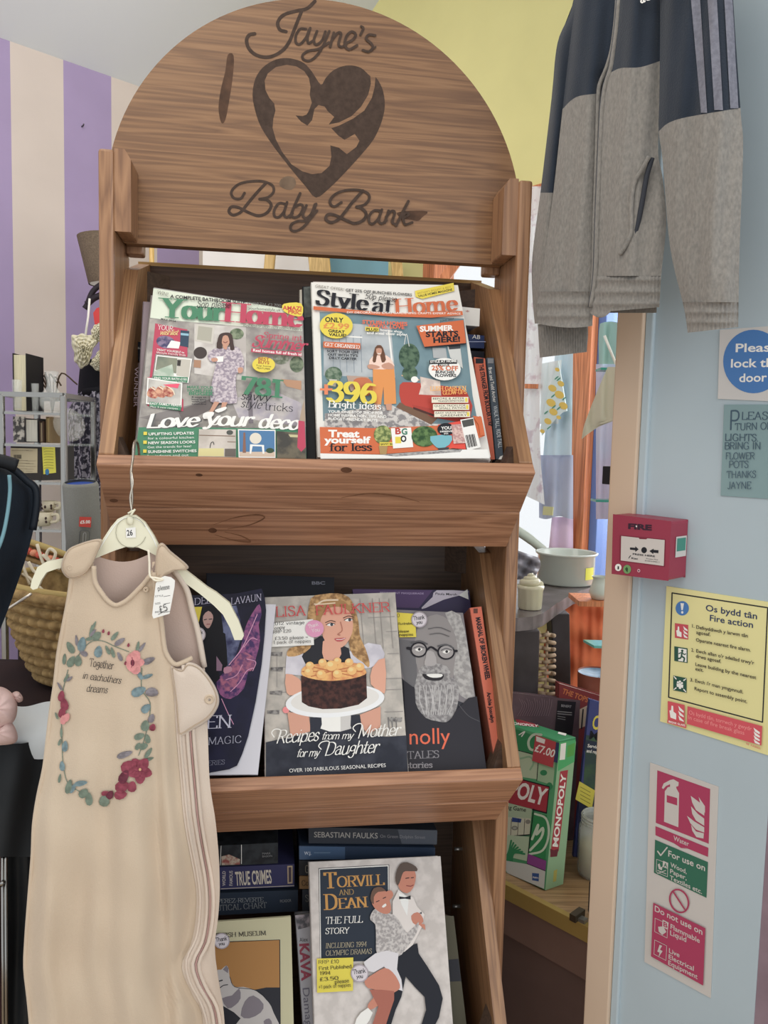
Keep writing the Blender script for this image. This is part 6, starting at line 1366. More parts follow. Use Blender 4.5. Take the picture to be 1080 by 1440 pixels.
# portable speaker on a low cabinet
ZS = 1.62
c0 = at(121, 815, ZS); cab_z = c0.z
cm_ = MB(); cm_.box((c0.x - .12, c0.y - .05, 0), (.3, 0, 0), (0, .2, 0), (0, 0, cab_z), mt((60, 50, 44), .6, var=.1)); cm_.box((c0.x - .125, c0.y - .055, cab_z - .02), (.31, 0, 0), (0, .21, 0), (0, 0, .0195), mt((76, 62, 52), .5)); cm_.build('cabinet', loc=V((c0.x, c0.y, 0)), label='dark low cabinet behind the sleeping bag carrying the speaker', cat='cabinet')
spk = thing('speaker', 'grey fabric cylinder speaker with blue top and red price sticker', 'speaker', c0)
rs = 23.5 / FOC * ZS; hs = at(119, 680, ZS).z - cab_z
axs = V((.0, -.13, 1)).normalized()
gm_ = mt((112, 112, 108), .9, var=.12, vscale=900, bump=.3, bscale=900)
mb = MB(); mb.lathe(c0 + ZZ * .006, [(.001, 0), (rs * .9, 0), (rs, .006), (rs, hs * .5), (rs, hs - .006), (rs * .93, hs), (rs * .86, hs + .001)], gm_, 40, axis=axs); mb.build('body', spk)
mb = MB(); mb.lathe(c0 + axs * (hs + .001), [(rs * .86, 0), (rs * .8, .002), (rs * .7, .001), (.001, .001)], mt((36, 66, 140), .4), 40, axis=axs); mb.build('top_cap', spk, label='blue end cap')
fs_ = Plane(c0 - FY * (rs + .0012), FX, axs)
pr = Print(fs_, crop=(0, 620, 7.2)); pr.poly(mt((176, 54, 44), .5), '804,768 926,772 920,876 798,868'); pr.text('£5.00', (812, 838), (914, 834), 32, wht, .03); pr.mb.build('price_sticker', spk)
pr = Print(fs_, crop=(0, 620, 7.2)); dg = mt((78, 80, 80), .7)
pr.line(dg, '800,1040 808,930 830,906 880,908 906,930 900,1040', 8); pr.line(mt((140, 140, 138), .6), '840,1030 846,940 870,940 866,1030', 6); pr.mb.build('control_panel', spk)

# dress, fabric flowers and lamp against the purple stripe
DP = frontal(118, 560, 2.27, FX)
blackf = mt((22, 22, 28), .8, bump=.2, bscale=300)
floral = mt((52, 50, 62), .85, c2=(150, 146, 158), vscale=75, ramp=(.50, .55), bump=.2, bscale=300)
drs = thing('dress', 'black bodice dress with grey and white floral skirt hanging by the purple stripe', 'dress', DP.p(118, 690))
mb = MB()
sheet(mb, DP, F([(505, 116), (520, 112), (556, 109)]), F([(505, 160), (556, 172)]), K_(505), K_(558), lambda x, y, u: .05 * math.sin(math.pi * u) ** .5, blackf, 14, 12)
sheet(mb, DP, F([(505, 116), (520, 112), (556, 109)]), F([(505, 160), (556, 172)]), K_(505), K_(558), lambda x, y, u: -.05 * math.sin(math.pi * u) ** .5, blackf, 10, 8); mb.build('bodice', drs)
mb = MB()
se, sre = F([(550, 112), (562, 104), (578, 96), (610, 96), (640, 100), (648, 94), (680, 92), (760, 92)]), F([(550, 176), (600, 190), (760, 196)])
sheet(mb, DP, se, sre, K_(550), K_(760), lambda x, y, u: .075 * math.sin(math.pi * u) ** .5 + .008 * math.sin(x * .5 + y * .02), floral, 40, 30)
sheet(mb, DP, se, sre, K_(550), K_(760), lambda x, y, u: -.06 * math.sin(math.pi * u) ** .5, floral, 12, 10); mb.build('skirt', drs)
mb = MB(); mb.tube([DP.p(118, 552, .05), DP.p(145, 548, .06)], .012, blackf); mb.build('waistband', drs)
lmp = thing('lamp', 'wall lamp with brown tapered drum shade and curved dark arm', 'lamp', DP.p(140, 430))
cl_ = at(150, 400, 2.24); kx = 2.2 / FOC
mb = MB(); prof = [(24.5 * kx, 0), (36 * kx, 66 * kx), (35 * kx, 66 * kx), (23.5 * kx, .001)]
mb.lathe(cl_, prof, mt((92, 78, 64), .9, var=.2, vscale=260, bump=.3, bscale=400), 40, axis=V((-.06, 0, 1))); mb.build('lamp_shade', lmp)
mb = MB(); mb.lathe(cl_ + ZZ * .002, [(23 * kx, 0), (22.6 * kx, .006), (34 * kx, 62 * kx)], mt((196, 192, 188), .8), 40, axis=V((-.06, 0, 1))); mb.build('shade_lining', lmp)
mb = MB(); mb.tube(smooth([at(150, 400, 2.2), at(141, 401, 2.2), at(130, 411, 2.2), at(123, 428, 2.2), at(119, 434, 2.2)], 6), .008, mt((40, 34, 40), .4)); mb.tube(smooth([at(122, 428, 2.2), at(133, 419, 2.2), at(150, 412, 2.2)], 5), .009, mt((40, 34, 40), .4)); mb.build('arm', lmp)
mb = MB(); wfl = mt((190, 184, 160), .8, bump=.15, bscale=120)
RP = DP.shift(.09)
bn = thing('fabric_corsage', 'cream ruffled fabric rose hanging on a white ribbon from the lamp arm', 'fabric flower', RP.p(118, 600))
def ruffle(pts, s, mat=wfl):
    mb = MB(); cx = sum(p[0] for p in pts) / len(pts); cy = sum(p[1] for p in pts) / len(pts)
    q = [(p.x, p.y) for p in smooth([(a, b, 0) for a, b in pts], 12, True)]; n = len(q); vs = []; fs = []
    NK = 22
    for k in range(NK + 1):
        t = 1 - k / (NK + .5)
        for j, (x, y) in enumerate(q):
            an = j / n * 6.283; wob = 1 + .05 * math.sin(an * 9 + k * .5 + s)
            vs.append(RP.p(cx + (x - cx) * t * wob, cy + (y - cy) * t * wob, .03 * (1 - t * t) + .010 * abs(math.sin(k * .62 + .7 * math.sin(an * 2 + s) + s)) + .003 * math.sin(an * 13 + s)))
    for k in range(NK): fs += [(k * n + j, k * n + (j + 1) % n, (k + 1) * n + (j + 1) % n, (k + 1) * n + j) for j in range(n)]
    fs.append(tuple(range(NK * n, (NK + 1) * n))); mb.add(vs, fs, mat, True); mb.build('petal', bn)
ruffle([(100, 474), (112, 470), (126, 471), (138, 478), (130, 494), (126, 508), (116, 518), (106, 510), (103, 492)], 0)
ruffle([(127, 512), (134, 500), (142, 490), (150, 500), (150, 524), (138, 522)], 2)
ruffle([(128, 470), (132, 458), (142, 455), (150, 462), (150, 482), (138, 480)], 4)
mb = MB(); mb.tube([RP.p(126, 420, 0), RP.p(124, 445, .004), RP.p(120, 473, .012)], .003, wht); mb.build('ribbon', bn)
mb = MB(); mb.prism([RP.p(x, y, -.01) for x, y in ((131, 440), (136, 433), (150, 430), (150, 458), (133, 456))], -RP.n * .01, mt((186, 52, 52), .7)); mb.build('ribbon', bn, label='red ribbon')

# pram hood in the near left
HPn = frontal(20, 760, .98, V((.94, .34, 0)))
pm_ = thing('pram_hood', 'navy folding pram hood with dark rim and pale piping', 'pram', HPn.p(-40, 1100))
nav2 = mt((27, 36, 46), .75, c2=(21, 29, 38), vscale=10, bump=.2, bscale=500)
hl = K_(-130); hr_ = F([(648, 0), (655, 16), (668, 34), (680, 48), (700, 53), (730, 50), (780, 38), (850, 14), (900, -6), (980, -40)])
mb = MB()
sheet(mb, HPn, hl, hr_, lambda u: 625 + 30 * u ** 2, K_(980), lambda x, y, u: .10 * math.sin(math.pi * (.5 + .5 * u)) ** .6 * max(.1, 1 - u ** 6), nav2, 30, 40)
sheet(mb, HPn, hl, hr_, lambda u: 625 + 30 * u ** 2, K_(980), lambda x, y, u: -.06 * (1 - u ** 3), nav2, 12, 20); mb.build('hood', pm_)
mb = MB(); mb.tube(smooth([HPn.p(x, y, .03) for x, y in ((-20, 640), (5, 652), (22, 662), (38, 676), (50, 688), (51, 712), (46, 745))], 5), [.0045] * 31, mt((18, 24, 32), .5)); mb.build('rim', pm_)
mb = MB(); mb.tube(smooth([HPn.p(x, y, .088 - .0012 * max(0, x)) for x, y in ((13, 668), (14, 690), (10, 725), (2, 760), (-12, 790))], 5), .0022, mt((92, 130, 140), .6)); mb.build('piping', pm_)
mb = MB(); mb.tube(smooth([HPn.p(x, y, .05) for x, y in ((-10, 646), (8, 650), (24, 655))], 4), .008, mt((20, 22, 26), .6)); mb.build('handle', pm_)
mb = MB(); mb.tube([HPn.p(-110, 970, -.05), V((HPn.p(-110, 970).x, HPn.p(-110, 970).y + .1, .02))], .012, mt((40, 40, 44), .4, .6)); mb.build('leg', pm_)

# moses basket, woven
straw = mt((152, 124, 76), .75, c2=(112, 88, 52), vscale=60, bump=.4, bscale=200)
ZB = 1.43
cb = at(150, 850, ZB); kb = ZB / FOC
rimz, botz = at(110, 826, ZB).z, at(110, 955, ZB).z
mo = thing('moses_basket', 'woven straw moses basket with thick plaited rim', 'basket', V((cb.x, cb.y, botz)))
ra_, rb_ = 142 * kb, 105 * kb
def bpt(an, t, h=0):
    s_ = (.60 + .40 * t ** .6) + h
    return V((cb.x + ra_ * s_ * math.cos(an), cb.y + rb_ * s_ * math.sin(an), botz + (rimz - botz) * t - .012 * math.cos(an) * t + .0))

mb = MB()
def bw(u, v):
    an = 2 * math.pi * u; row = v * 9; k = int(min(8.999, row)); fr_ = row - k
    brick = abs(math.sin(math.pi * fr_)) ** .6 * (.35 + .65 * abs(math.cos(an * 24 + k * 1.6)) ** .5)
    return bpt(an, v, .09 * brick - .05)
mb.grid(bw, 420, 90, straw, True); mb.build('weave', mo)
mb = MB(); mb.grid(lambda u, v: bpt(2 * math.pi * u, v, -.06), 60, 8, straw); mb.build('inner_wall', mo)
mb = MB(); mb.poly([bpt(2 * math.pi * k / 40, 0) for k in range(40)], straw); mb.build('base', mo)
mb = MB(); rim = [bpt(2 * math.pi * k / 80, 1) for k in range(80)]; mb.tube(rim, [.0085 + .0018 * (k % 2) for k in range(80)], straw, 8, True)
rim2 = [bpt(2 * math.pi * k / 80, 1, -.03) + ZZ * .01 for k in range(80)]; mb.tube(rim2, .006, mt((150, 128, 74), .7), 6, True); mb.build('rim', mo)
cb2 = thing('folded_blanket', 'white folded blanket and padding lying inside the moses basket', 'blanket', V((cb.x, cb.y, rimz - .05)))
mb = MB(); mb.grid(lambda u, v: V((cb.x + ra_ * .86 * (2 * u - 1) * math.sqrt(max(0, 1 - (2 * v - 1) ** 2)) , cb.y + rb_ * .86 * (2 * v - 1), rimz - .03 + .022 * math.sin(u * 9 + v * 4) * math.cos(v * 7))), 30, 20, mt((176, 182, 176), .8)); mb.build('cloth', cb2)
# second tray with beaded edge behind the basket
ZT = 1.5
tb = thing('wicker_tray', 'pale wicker tray with red beaded edge and curled wire behind the basket', 'tray', at(75, 800, ZT))
mb = MB(); e = [at(x, y, ZT) for x, y in ((22, 756), (60, 768), (100, 783), (130, 794))]; mb.tube(smooth(e, 5), .006, mt((150, 130, 76), .7)); e2 = [p - ZZ * .034 for p in e]; mb.tube(smooth(e2, 5), .005, straw); mb.prism([e[0] + FY * .01, e[3] + FY * .01, e2[3] + FY * .01, e2[0] + FY * .01], FY * .004, straw); mb.build('edge', tb)
for k in range(14):
    mb = MB(); p_ = e[0].lerp(e[3], (k + .5) / 14) - ZZ * .016 - FY * .004; mb.ball(p_, .0088, mt((176, 72, 56) if k % 3 else (190, 120, 90), .4), (1, 1, .8), 8); mb.build('bead', tb)
mb = MB(); wcr = mt((186, 176, 156), .5)
for pts in (((22, 765), (34, 800), (42, 822)), ((52, 765), (60, 790), (66, 800), (50, 805), (40, 790)), ((60, 780), (72, 790), (78, 778), (70, 772), (66, 784), (84, 800)), ((18, 800), (40, 812), (60, 830))): mb.tube(smooth([at(x, y, ZT - .04) for x, y in pts], 5), .003, wcr)
mb.build('curled_wire', tb)
mb = MB(); mb.tube([at(0, 863, 1.16), at(24, 848, 1.16), at(44, 835, 1.16)], .0022, mt((196, 190, 180), .3, .6)); mb.build('white_rod', loc=at(0, 863, 1.16), label='thin white rod in front of the moses basket', cat='rod')

# black clothes heap and the things on it
blk2 = mt((26, 28, 30), .8, c2=(38, 40, 42), vscale=8, bump=.3, bscale=60)
tabz = botz - .004
tb2 = MB(); tb2.box((cb.x - .42, cb.y - .13, 0), (.6, 0, 0), (0, .25, 0), (0, 0, tabz), mt((52, 34, 32), .7, c2=(38, 30, 32), vscale=6)); tb2.build('draped_table', loc=V((cb.x, cb.y, 0)), label='table draped in dark maroon cloth under the moses basket', cat='table')
CP_ = frontal(40, 1200, 1.06, V((.97, .24, 0)))
coat = thing('coat', 'black padded coat draped over the rail at lower left', 'coat', CP_.p(20, 1560))
mb = MB(); cr2 = F([(1030, 66), (1060, 80), (1100, 92), (1300, 110), (1600, 120)])
def cd(x, y, u): return .05 * math.sin(math.pi * min(.97, max(.03, u))) ** .5 + .006 * math.sin(x / 9 + y / 60) + .007 * math.sin(y / 34 + x / 40)
sheet(mb, CP_, K_(-90), cr2, lambda u: 1040 - 6 * math.sin(u * 7), K_(1205), cd, blk2, 40, 30); sheet(mb, CP_, K_(-90), cr2, K_(1040), K_(1205), lambda x, y, u: -.05, blk2, 8, 8); mb.build('body', coat)
mb = MB(); sheet(mb, CP_, K_(8), cr2, lambda u: 1195 + 10 * u, K_(1620), lambda x, y, u: .02 + .006 * math.sin(x / 5.) + .004 * math.sin(y / 50 + x / 9), mt((24, 26, 28), .45, c2=(36, 38, 40), vscale=12), 40, 40); mb.build('lining', coat, label='shiny black hanging lining')
mb = MB(); mb.box(CP_.p(-10, 1165, .0) , FX * .001, FY * .001, ZZ * .001, blk2)
rl_ = MB()
for x in (3.5, 8): rl_.tube([CP_.p(x, 1186, .045), CP_.p(x + 2, 1620, .045)], .0022, chrome)
rl_.tube([CP_.p(1, 1245, .047), CP_.p(5, 1240, .05)], .003, chrome); rl_.build('chrome_rail', loc=CP_.p(5, 1620), label='pair of thin chrome rods in front of the black coat', cat='rail')
mb = MB(); sheet(mb, CP_, K_(-60), K_(6), K_(1190), K_(1620), lambda x, y, u: .012 + .01 * math.sin(x / 4 + y / 60), mt((84, 52, 52), .8, c2=(60, 40, 44), vscale=10), 14, 20); mb.build('scarf', loc=CP_.p(-20, 1620), label='dusky red garment hanging beside the chrome rods', cat='scarf')
wc = MB()
def wcf(u, v):
    x = 4 + 76 * u; return CP_.p(x, 985 + 8 * u + 6 * math.sin(u * 5) + v * (68 - 12 * math.cos(u * 4)), .04 - .05 * (1 - v) + .02 * math.sin(math.pi * v))
wc.grid(wcf, 24, 16, mt((188, 194, 196), .8)); wc.build('white_cloth', loc=CP_.p(40, 1050), label='folded white cloth lying on the black coat', cat='cloth')
ph = MB(); PP = CP_.shift(.06); pinkf = mt((186, 158, 152), .9, bump=.3, bscale=300)
bun = thing('knitted_hat', 'pale pink knitted hat with folded ear lying on the white cloth', 'hat', PP.p(5, 1046))
for nm, pts, th in (('crown', ((-40, 975), (-10, 966), (8, 968), (22, 982), (24, 1002), (16, 1018), (-10, 1030), (-40, 1030)), .03), ('ear', ((16, 976), (24, 972), (31, 978), (32, 985), (26, 988), (20, 984)), .012), ('brim', ((-40, 1014), (0, 1020), (14, 1014), (24, 1030), (22, 1044), (0, 1048), (-40, 1046)), .022)):
    mb = MB(); cx = sum(p[0] for p in pts) / len(pts); cy = sum(p[1] for p in pts) / len(pts)
    q = [(p.x, p.y) for p in smooth([(a, b, 0) for a, b in pts], 5, True)]; n = len(q); vs = []; fs = []
    for k in range(6):
        t = math.cos(k / 5.4 * 1.57)
        vs += [PP.p(cx + (x - cx) * t, cy + (y - cy) * t, th * math.sin(k / 5.4 * 1.57) + .001 * math.sin(j * 1.1)) for j, (x, y) in enumerate(q)]
    for k in range(5): fs += [(k * n + j, k * n + (j + 1) % n, (k + 1) * n + (j + 1) % n, (k + 1) * n + j) for j in range(n)]
    fs.append(tuple(range(5 * n, 6 * n))); mb.add(vs, fs, pinkf, True); mb.build(nm, bun)
# ------------------------------------------------------------------ right background: counter, stool, window things
def hitz(px, py, z):
    d = ray(px, py); return EYE + d * ((z - EYE.z) / d.z)
ZC = .70
c_a, c_b = hitz(712, 1243, ZC), hitz(838, 1308, ZC)
cd_ = (c_b - c_a).normalized(); cn = V((-cd_.y, cd_.x, 0))
if cn.y < 0: cn = -cn
ctop = wood('counter_pale', 0, (112, 86, 56), (140, 110, 72), (152, 122, 84), .4, 2.0, False)
cdark = mt((92, 72, 66), .5, var=.08, vscale=10)
WOFF = None
ct_ = thing('display_counter', 'dark wooden display counter with pale top edge and worn brass runner', 'counter', V((c_a.x, c_a.y, 0)))
o = c_a - cd_ * .35
mb = MB(); mb.box(o + ZZ * -.022, cd_ * 1.05, cn * .62, ZZ * .0215, ctop); mb.build('top', ct_, bev=.002)
mb = MB(); mb.box(o - cn * .006 - ZZ * .026, cd_ * 1.05, cn * .012, ZZ * .028, mt((150, 126, 62), .35, .3)); mb.build('runner', ct_, label='yellow brass coloured runner')
mb = MB(); mb.box(V((o.x, o.y, 0)) + cn * .012, cd_ * 1.05, cn * .6, ZZ * (ZC - .024), cdark); mb.build('front_panel', ct_)
mb = MB(); f0 = V((o.x, o.y, 0)) + cn * .004
for a, b, z0, z1 in ((0, 1.05, ZC - .10, ZC - .03), (0, 1.05, 0, .1), (.57, .64, .1, ZC - .1), (0, .06, .1, ZC - .1)): mb.box(f0 + cd_ * a + ZZ * z0, cd_ * (b - a), cn * .012, ZZ * (z1 - z0), mt((108, 84, 74), .5, var=.08, vscale=10))
mb.build('panel_frame', ct_)
cl1 = hitz(806, 1290, ZC + .002); mb = MB(); mb.box(cl1 - cn * .012, cd_ * .012, cn * .03, ZZ * .012, mt((70, 62, 50), .4, .6)); mb.box(cl1 + cd_ * .012 - cn * .004, cd_ * .012, cn * .012, ZZ * .006, mt((130, 130, 126), .3, .8)); mb.build('bracket', ct_, label='small metal bracket on the runner')
# board game standing on its side
Z1 = ZC + .0005
A0, B0, C0 = hitz(765.6, 1252, Z1), hitz(713, 1226, Z1), hitz(791, 1243, Z1)
dA = (A0 - EYE).dot(FWD)
Tt = depth_pt(785.6, 1042, dA + .035); upv = Tt - A0
fx_ = (A0 - B0).normalized() * .20; sx_ = (C0 - A0).normalized(); sx_ = sx_ - fx_.normalized() * sx_.dot(fx_.normalized()); sx_ = sx_.normalized() * (C0 - A0).length
sx_ = C0 - A0
gbx = thing('board_game', 'green boxed property trading board game standing on edge, red £7.00 sticker', 'board game', A0)
green, gpale = mt((44, 122, 78), .4), mt((150, 168, 140), .4)
mb = MB(); mb.box(A0 - fx_, fx_, sx_, upv, green); mb.build('box', gbx, bev=.0015)
GF, GS = Plane(A0, fx_, upv), Plane(A0, sx_, upv)
p = Print(GF, crop=(690, 960, 4.5), lift=.0006); redm = mt((150, 46, 58), .4)
p.poly(mt((70, 142, 96), .4), '-40,220 180,285 436,372 344,1310 105,1205 -40,1150')
p.poly(mt((44, 120, 74), .4), '-40,240 180,300 300,345 296,460 -40,360'); p.line(wht, '180,330 215,310 196,340', 7); p.line(mt((170, 186, 164), .4), '300,430 250,420 240,370 270,330 320,330', 16)
p.poly(mt((160, 176, 146), .4), '-40,380 300,462 296,612 -40,560'); p.line(mt((126, 160, 126), .4), '190,480 250,470 270,510 250,550', 12); p.poly(mt((140, 170, 134), .4), '300,470 408,500 395,650 292,618'); p.disc(green, 335, 570, 22, 18); p.disc(green, 372, 655, 20, 24)
p.line(INK, [(-40, 372), (300, 462)], 5, sm=0); p.line(INK, [(304, 455), (292, 620)], 5, sm=0)
p.poly(INK, '-140,520 374,656 356,830 -160,700'); p.poly(redm, '-136,528 368,662 351,820 -156,694'); p.text('MONOPOLY', (-150, 640), (338, 776), 100, wht, .03)
p.poly(gpale, '-40,722 262,800 246,960 -60,900'); p.text('The Property Trading Game', (-150, 760), (222, 818), 26, INK, .015)
p.poly(mt((176, 178, 156), .4), '105,850 256,860 246,962 100,970'); p.poly(mt((44, 64, 120), .4), '136,852 196,862 190,886 134,880'); p.line(INK, [(100, 974), (248, 962)], 7, sm=0)
for x in (132, 176, 216): p.line(DK, [(x, 862), (x - 6, 966)], 3, sm=0)
p.disc(mt((120, 120, 110), .4), 152, 920, 20, 14); p.disc(mt((150, 152, 140), .4), 152, 920, 12, 8); p.disc(mt((120, 120, 110), .4), 236, 880, 16, 14)
p.poly(mt((156, 176, 146), .4), '60,960 244,975 232,1130 60,1090')
for k in range(7): p.line(green, [(60 + k * 12, 1160), (110 + k * 6, 1080), (130 + k * 14, 1000 + k * 14)], 12)
p.poly(mt((40, 122, 70), .4), '262,820 356,838 348,1120 236,1080'); p.line(mt((176, 192, 170), .4), '280,830 350,860 368,960 330,1060 244,1086', 14); p.line(mt((176, 192, 170), .4), '262,990 300,900 290,960 330,920 320,980 250,1060', 16)
p.line(INK, [(272, 800), (232, 1130)], 6, sm=0); p.poly(mt((124, 60, 124), .4), '236,1082 352,1128 346,1190 230,1144'); p.line(INK, [(230, 1146), (346, 1192)], 5, sm=0); p.poly(mt((170, 172, 166), .4), '60,1120 230,1148 346,1194 338,1305 105,1205')
p.poly(mt((48, 76, 128), .4), '262,1204 306,1208 304,1258 262,1250'); p.text('Hasbro', (266, 1236), (302, 1240), 12, wht, .02)
p.poly(mt((50, 60, 92), .4), '400,376 434,380 424,508 396,500')
p.mb.build('front_print', gbx)
p = Print(GF, crop=(690, 960, 4.5), lift=.0035); p.poly(mt((166, 60, 66), .45), '284,330 414,376 394,538 262,494'); p.text('£7.00', (276, 432), (398, 474), 50, wht, .02); p.poly(wht, '288,338 346,360 340,388 288,370'); p.mb.build('price_sticker', gbx)
p = Print(GS, crop=(690, 960, 4.5), lift=.0006); p.poly(mt((124, 158, 122), .4), '436,380 540,372 458,1275 344,1315'); p.poly(mt((60, 150, 90), .4), '430,380 538,360 530,500 425,560'); p.poly(wht, '444,388 478,380 470,486 436,490'); p.poly(mt((70, 140, 60), .4), '488,398 534,380 526,460 482,474'); p.poly(redm, '440,562 490,552 430,1066 376,1104'); p.text('MONOPOLY', (424, 1040), (478, 580), 34, wht, .03); p.poly(mt((96, 40, 50), .4), '376,1050 400,1060 430,1050 420,1100 380,1104'); p.poly(mt((156, 150, 70), .4), '400,1190 422,1180 414,1256 394,1262'); p.mb.build('spine_print', gbx)
gt_ = Plane(A0 + upv, fx_, sx_); p = Print(gt_, crop=(690, 960, 4.5), lift=.0006); p.poly(redm, '150,225 280,260 310,280 180,270'); p.text('MONOPOLY', (120, 262), (300, 282), 16, wht, .03); p.poly(wht, '430,310 480,322 474,336 424,322'); p.mb.build('top_print', gbx)
# jar candle and black gadget on the counter
jc0 = hitz(824, 1238, Z1); rj = 27 / FOC * (jc0 - EYE).dot(FWD); hj = depth_pt(822, 1150, (jc0 - EYE).dot(FWD)).z - ZC
jar = thing('candle_jar', 'glass jar candle with pale wax on the counter behind the board game', 'candle', jc0)
mb = MB(); mb.lathe(jc0 + cn * rj, [(.001, .001), (rj * .95, .001), (rj, .008), (rj, hj * .78), (rj * .86, hj * .85), (rj * .86, hj), (rj * .82, hj), (rj * .82, hj * .86), (rj * .93, hj * .76), (rj * .93, .006), (.001, .006)], glass((.8, .84, .8), .05, .34), 36); mb.build('glass_jar', jar)
mb = MB(); mb.lathe(jc0 + cn * rj, [(.001, .0065), (rj * .92, .0065), (rj * .92, hj * .5), (.001, hj * .5)], mt((176, 164, 112), .5), 30); mb.build('wax', jar)
mb = MB()
for h in (.87, .92, .97): mb.tube([jc0 + cn * rj + V((rj * .885 * math.cos(k * .2618), rj * .885 * math.sin(k * .2618), hj * h)) for k in range(24)], .0012, mt((176, 180, 172), .15, alpha=.7), 5, True)
mb.build('thread_highlight', jar)  # thread rings coloured whitish as a painted highlight on the jar rim
gd = hitz(828, 1288, Z1); mb = MB(); mb.box(gd - cd_ * .006, cd_ * .05, cn * .06, ZZ * .065 + cd_ * .0, mt((28, 28, 32), .35)); mb.build('black_gadget', loc=gd, label='small black rounded gadget at the counter edge by the door frame', cat='gadget', bev=.008)
# books standing on the counter
def stander(label, q, base_z, cov, th, name='book', lean=.0, px_ref=None, dd=None):
    """upright flat thing: bottom edge on the counter"""
    d = dd
    pl = Plane(depth_pt(q[3][0], q[3][1], d), cd_ if lean == 0 else V((1, lean, 0)), ZZ)
    q = list(q)
    for i in (2, 3):
        z0_, z1_ = pl.p(q[i][0], 1200).z, pl.p(q[i][0], 1260).z
        q[i] = (q[i][0], 1200 + 60 * (z0_ - base_z - .001) / (z0_ - z1_))
    return bk(name, label, 'book', pl, q, th, cov, 'books standing on the counter')
zj = (jc0 - EYE).dot(FWD)
t, P = stander('mauve record sized book with a black label standing behind the board game', [(708, 973), (816, 985), (806, 1222), (700, 1222)], Z1, noise2((92, 72, 78), (76, 58, 66), 14), .012, dd=zj + .13, lean=.15)
P.crop(690, 960, 4.5); P.poly(mt((36, 32, 38), .4), '424,112 540,122 516,330 404,318'); P.text('BENEFIT', (446, 152), (510, 160), 16, mt((150, 146, 150), .5), .01)
for k, y in enumerate((182, 196, 212, 226)): P.line(mt((130, 126, 130), .5), [(424, y), (512 - 40 * (k > 1), y + 8)], 6 - 2 * (k > 1), sm=0)
for k in range(14): P.line(mt((112, 90, 98), .5), [(180 + k * 16, 100 + (k % 3) * 8), (200 + k * 14, 150), (170 + k * 15, 210)], 3)
fin(t, P)
t, P = stander('red annual with orange title standing behind the mauve book', [(786, 961), (866, 985), (858, 1222), (780, 1218)], Z1, mt((116, 46, 46), .4), .02, dd=zj + .15, lean=.15)
P.crop(690, 960, 4.5); P.text('THE TOPSO', (450, 66), (640, 136), 34, mt((176, 96, 50), .5), .03); P.poly(mt((170, 150, 130), .4), '560,170 640,130 640,260 560,290'); P.line(INK, [(585, 170), (575, 290)], 9, sm=0); P.line(INK, [(612, 160), (606, 280)], 9, sm=0); fin(t, P)
t, P = stander('blue and green booklet with yellow title and yellow price note', [(829, 983), (890, 1002), (880, 1235), (806, 1222)], Z1, mt((60, 66, 116), .4), .008, dd=zj + .085, lean=.1)
P.crop(690, 960, 4.5); P.poly(noise2((60, 84, 62), (50, 66, 66), 30), '605,330 800,370 760,1200 560,1140'); P.poly(mt((44, 50, 66), .4), '600,360 800,400 790,470 590,430'); P.text('O', (638, 290), (690, 300), 92, mt((196, 180, 50), .4), .02); P.text('M', (622, 356), (676, 366), 56, INK, .02); P.text('Service', (612, 408), (690, 420), 22, wht, .02); P.text('and repair', (606, 440), (700, 454), 22, wht, .02); P.poly(mt((40, 44, 70), .4), '560,740 760,790 750,1200 540,1150'); fin(t, P)
sticker(t, P, 'price_note', 'yellow price note', lambda p_: (p_.poly(mt((190, 176, 50), .5), '562,624 660,682 640,800 536,738'), [p_.line(mt((120, 110, 40), .5), [(568, 660 + k * 24), (630, 694 + k * 24)], 4, sm=0) for k in range(4)]))

# rustic stool with pots
ZST = 1.62
sz = depth_pt(728, 866, ZST).z
def sh(px, py, z=None): return hitz(px, py, z if z is not None else sz)
stl = thing('wooden_stool', 'dark rustic wooden stool with scalloped seat and splayed legs', 'stool', V((sh(760, 830).x, sh(760, 830).y, ZC)))
dw = mt((64, 56, 54), .3, c2=(96, 88, 90), vscale=14, bump=.4, bscale=30, coat=.4)
sid = mt((74, 66, 64), .4, c2=(120, 112, 114), vscale=18, bump=.3, bscale=40)
seat = [(660, 868), (700, 869), (728, 869), (750, 867), (764, 862), (774, 855), (782, 849), (792, 843), (806, 834), (822, 829), (832, 826), (836, 820), (826, 814), (800, 812), (760, 812), (700, 815), (650, 834)]
mb = MB(); mb.prism([sh(*p_) for p_ in seat], -ZZ * .028, dw, sid); mb.build('seat', stl, bev=.004)
def leg(px0, px1, pyt, bx0, bx1, dy, hb):
    a, b = sh(px0, pyt), sh(px1, pyt); a.z = b.z = sz - .028
    z = ZC + .001
    k = (a - EYE).dot(FWD)
    c1, c2 = hitz(bx0, 1060, z), hitz(bx1, 1060, z)
    c1 = EYE + (c1 - EYE); 
    dirc = (b - a).normalized()
    lo = V((depth_pt(bx0, 1000, k + hb).x, depth_pt(bx0, 1000, k + hb).y, z)); lw = (bx1 - bx0) / FOC * k
    back = V((.1, .05, 0)).normalized() * .0 + FY * .06
    mb = MB(); vs = [a, b, lo + dirc * lw, lo, a + back, b + back, lo + dirc * lw + back, lo + back]
    mb.add(vs, [(0, 3, 2, 1), (4, 5, 6, 7), (0, 1, 5, 4), (1, 2, 6, 5), (2, 3, 7, 6), (3, 0, 4, 7)], mt((52, 46, 46), .5, c2=(70, 64, 66), vscale=12)); mb.build('leg', stl, bev=.003)
leg(722, 760, 868, 722, 760, 0, .0); leg(776, 802, 846, 789, 812, 0, .03); leg(690, 716, 850, 684, 708, 0, .05)
pz = sz + .0008
pc = sh(798, 822); pc.z = pz; dpc = (pc - EYE).dot(FWD); kp = dpc / FOC
pot_ = thing('enamel_pot', 'pale green white enamel pot with yellow price note on the stool', 'pot', pc)
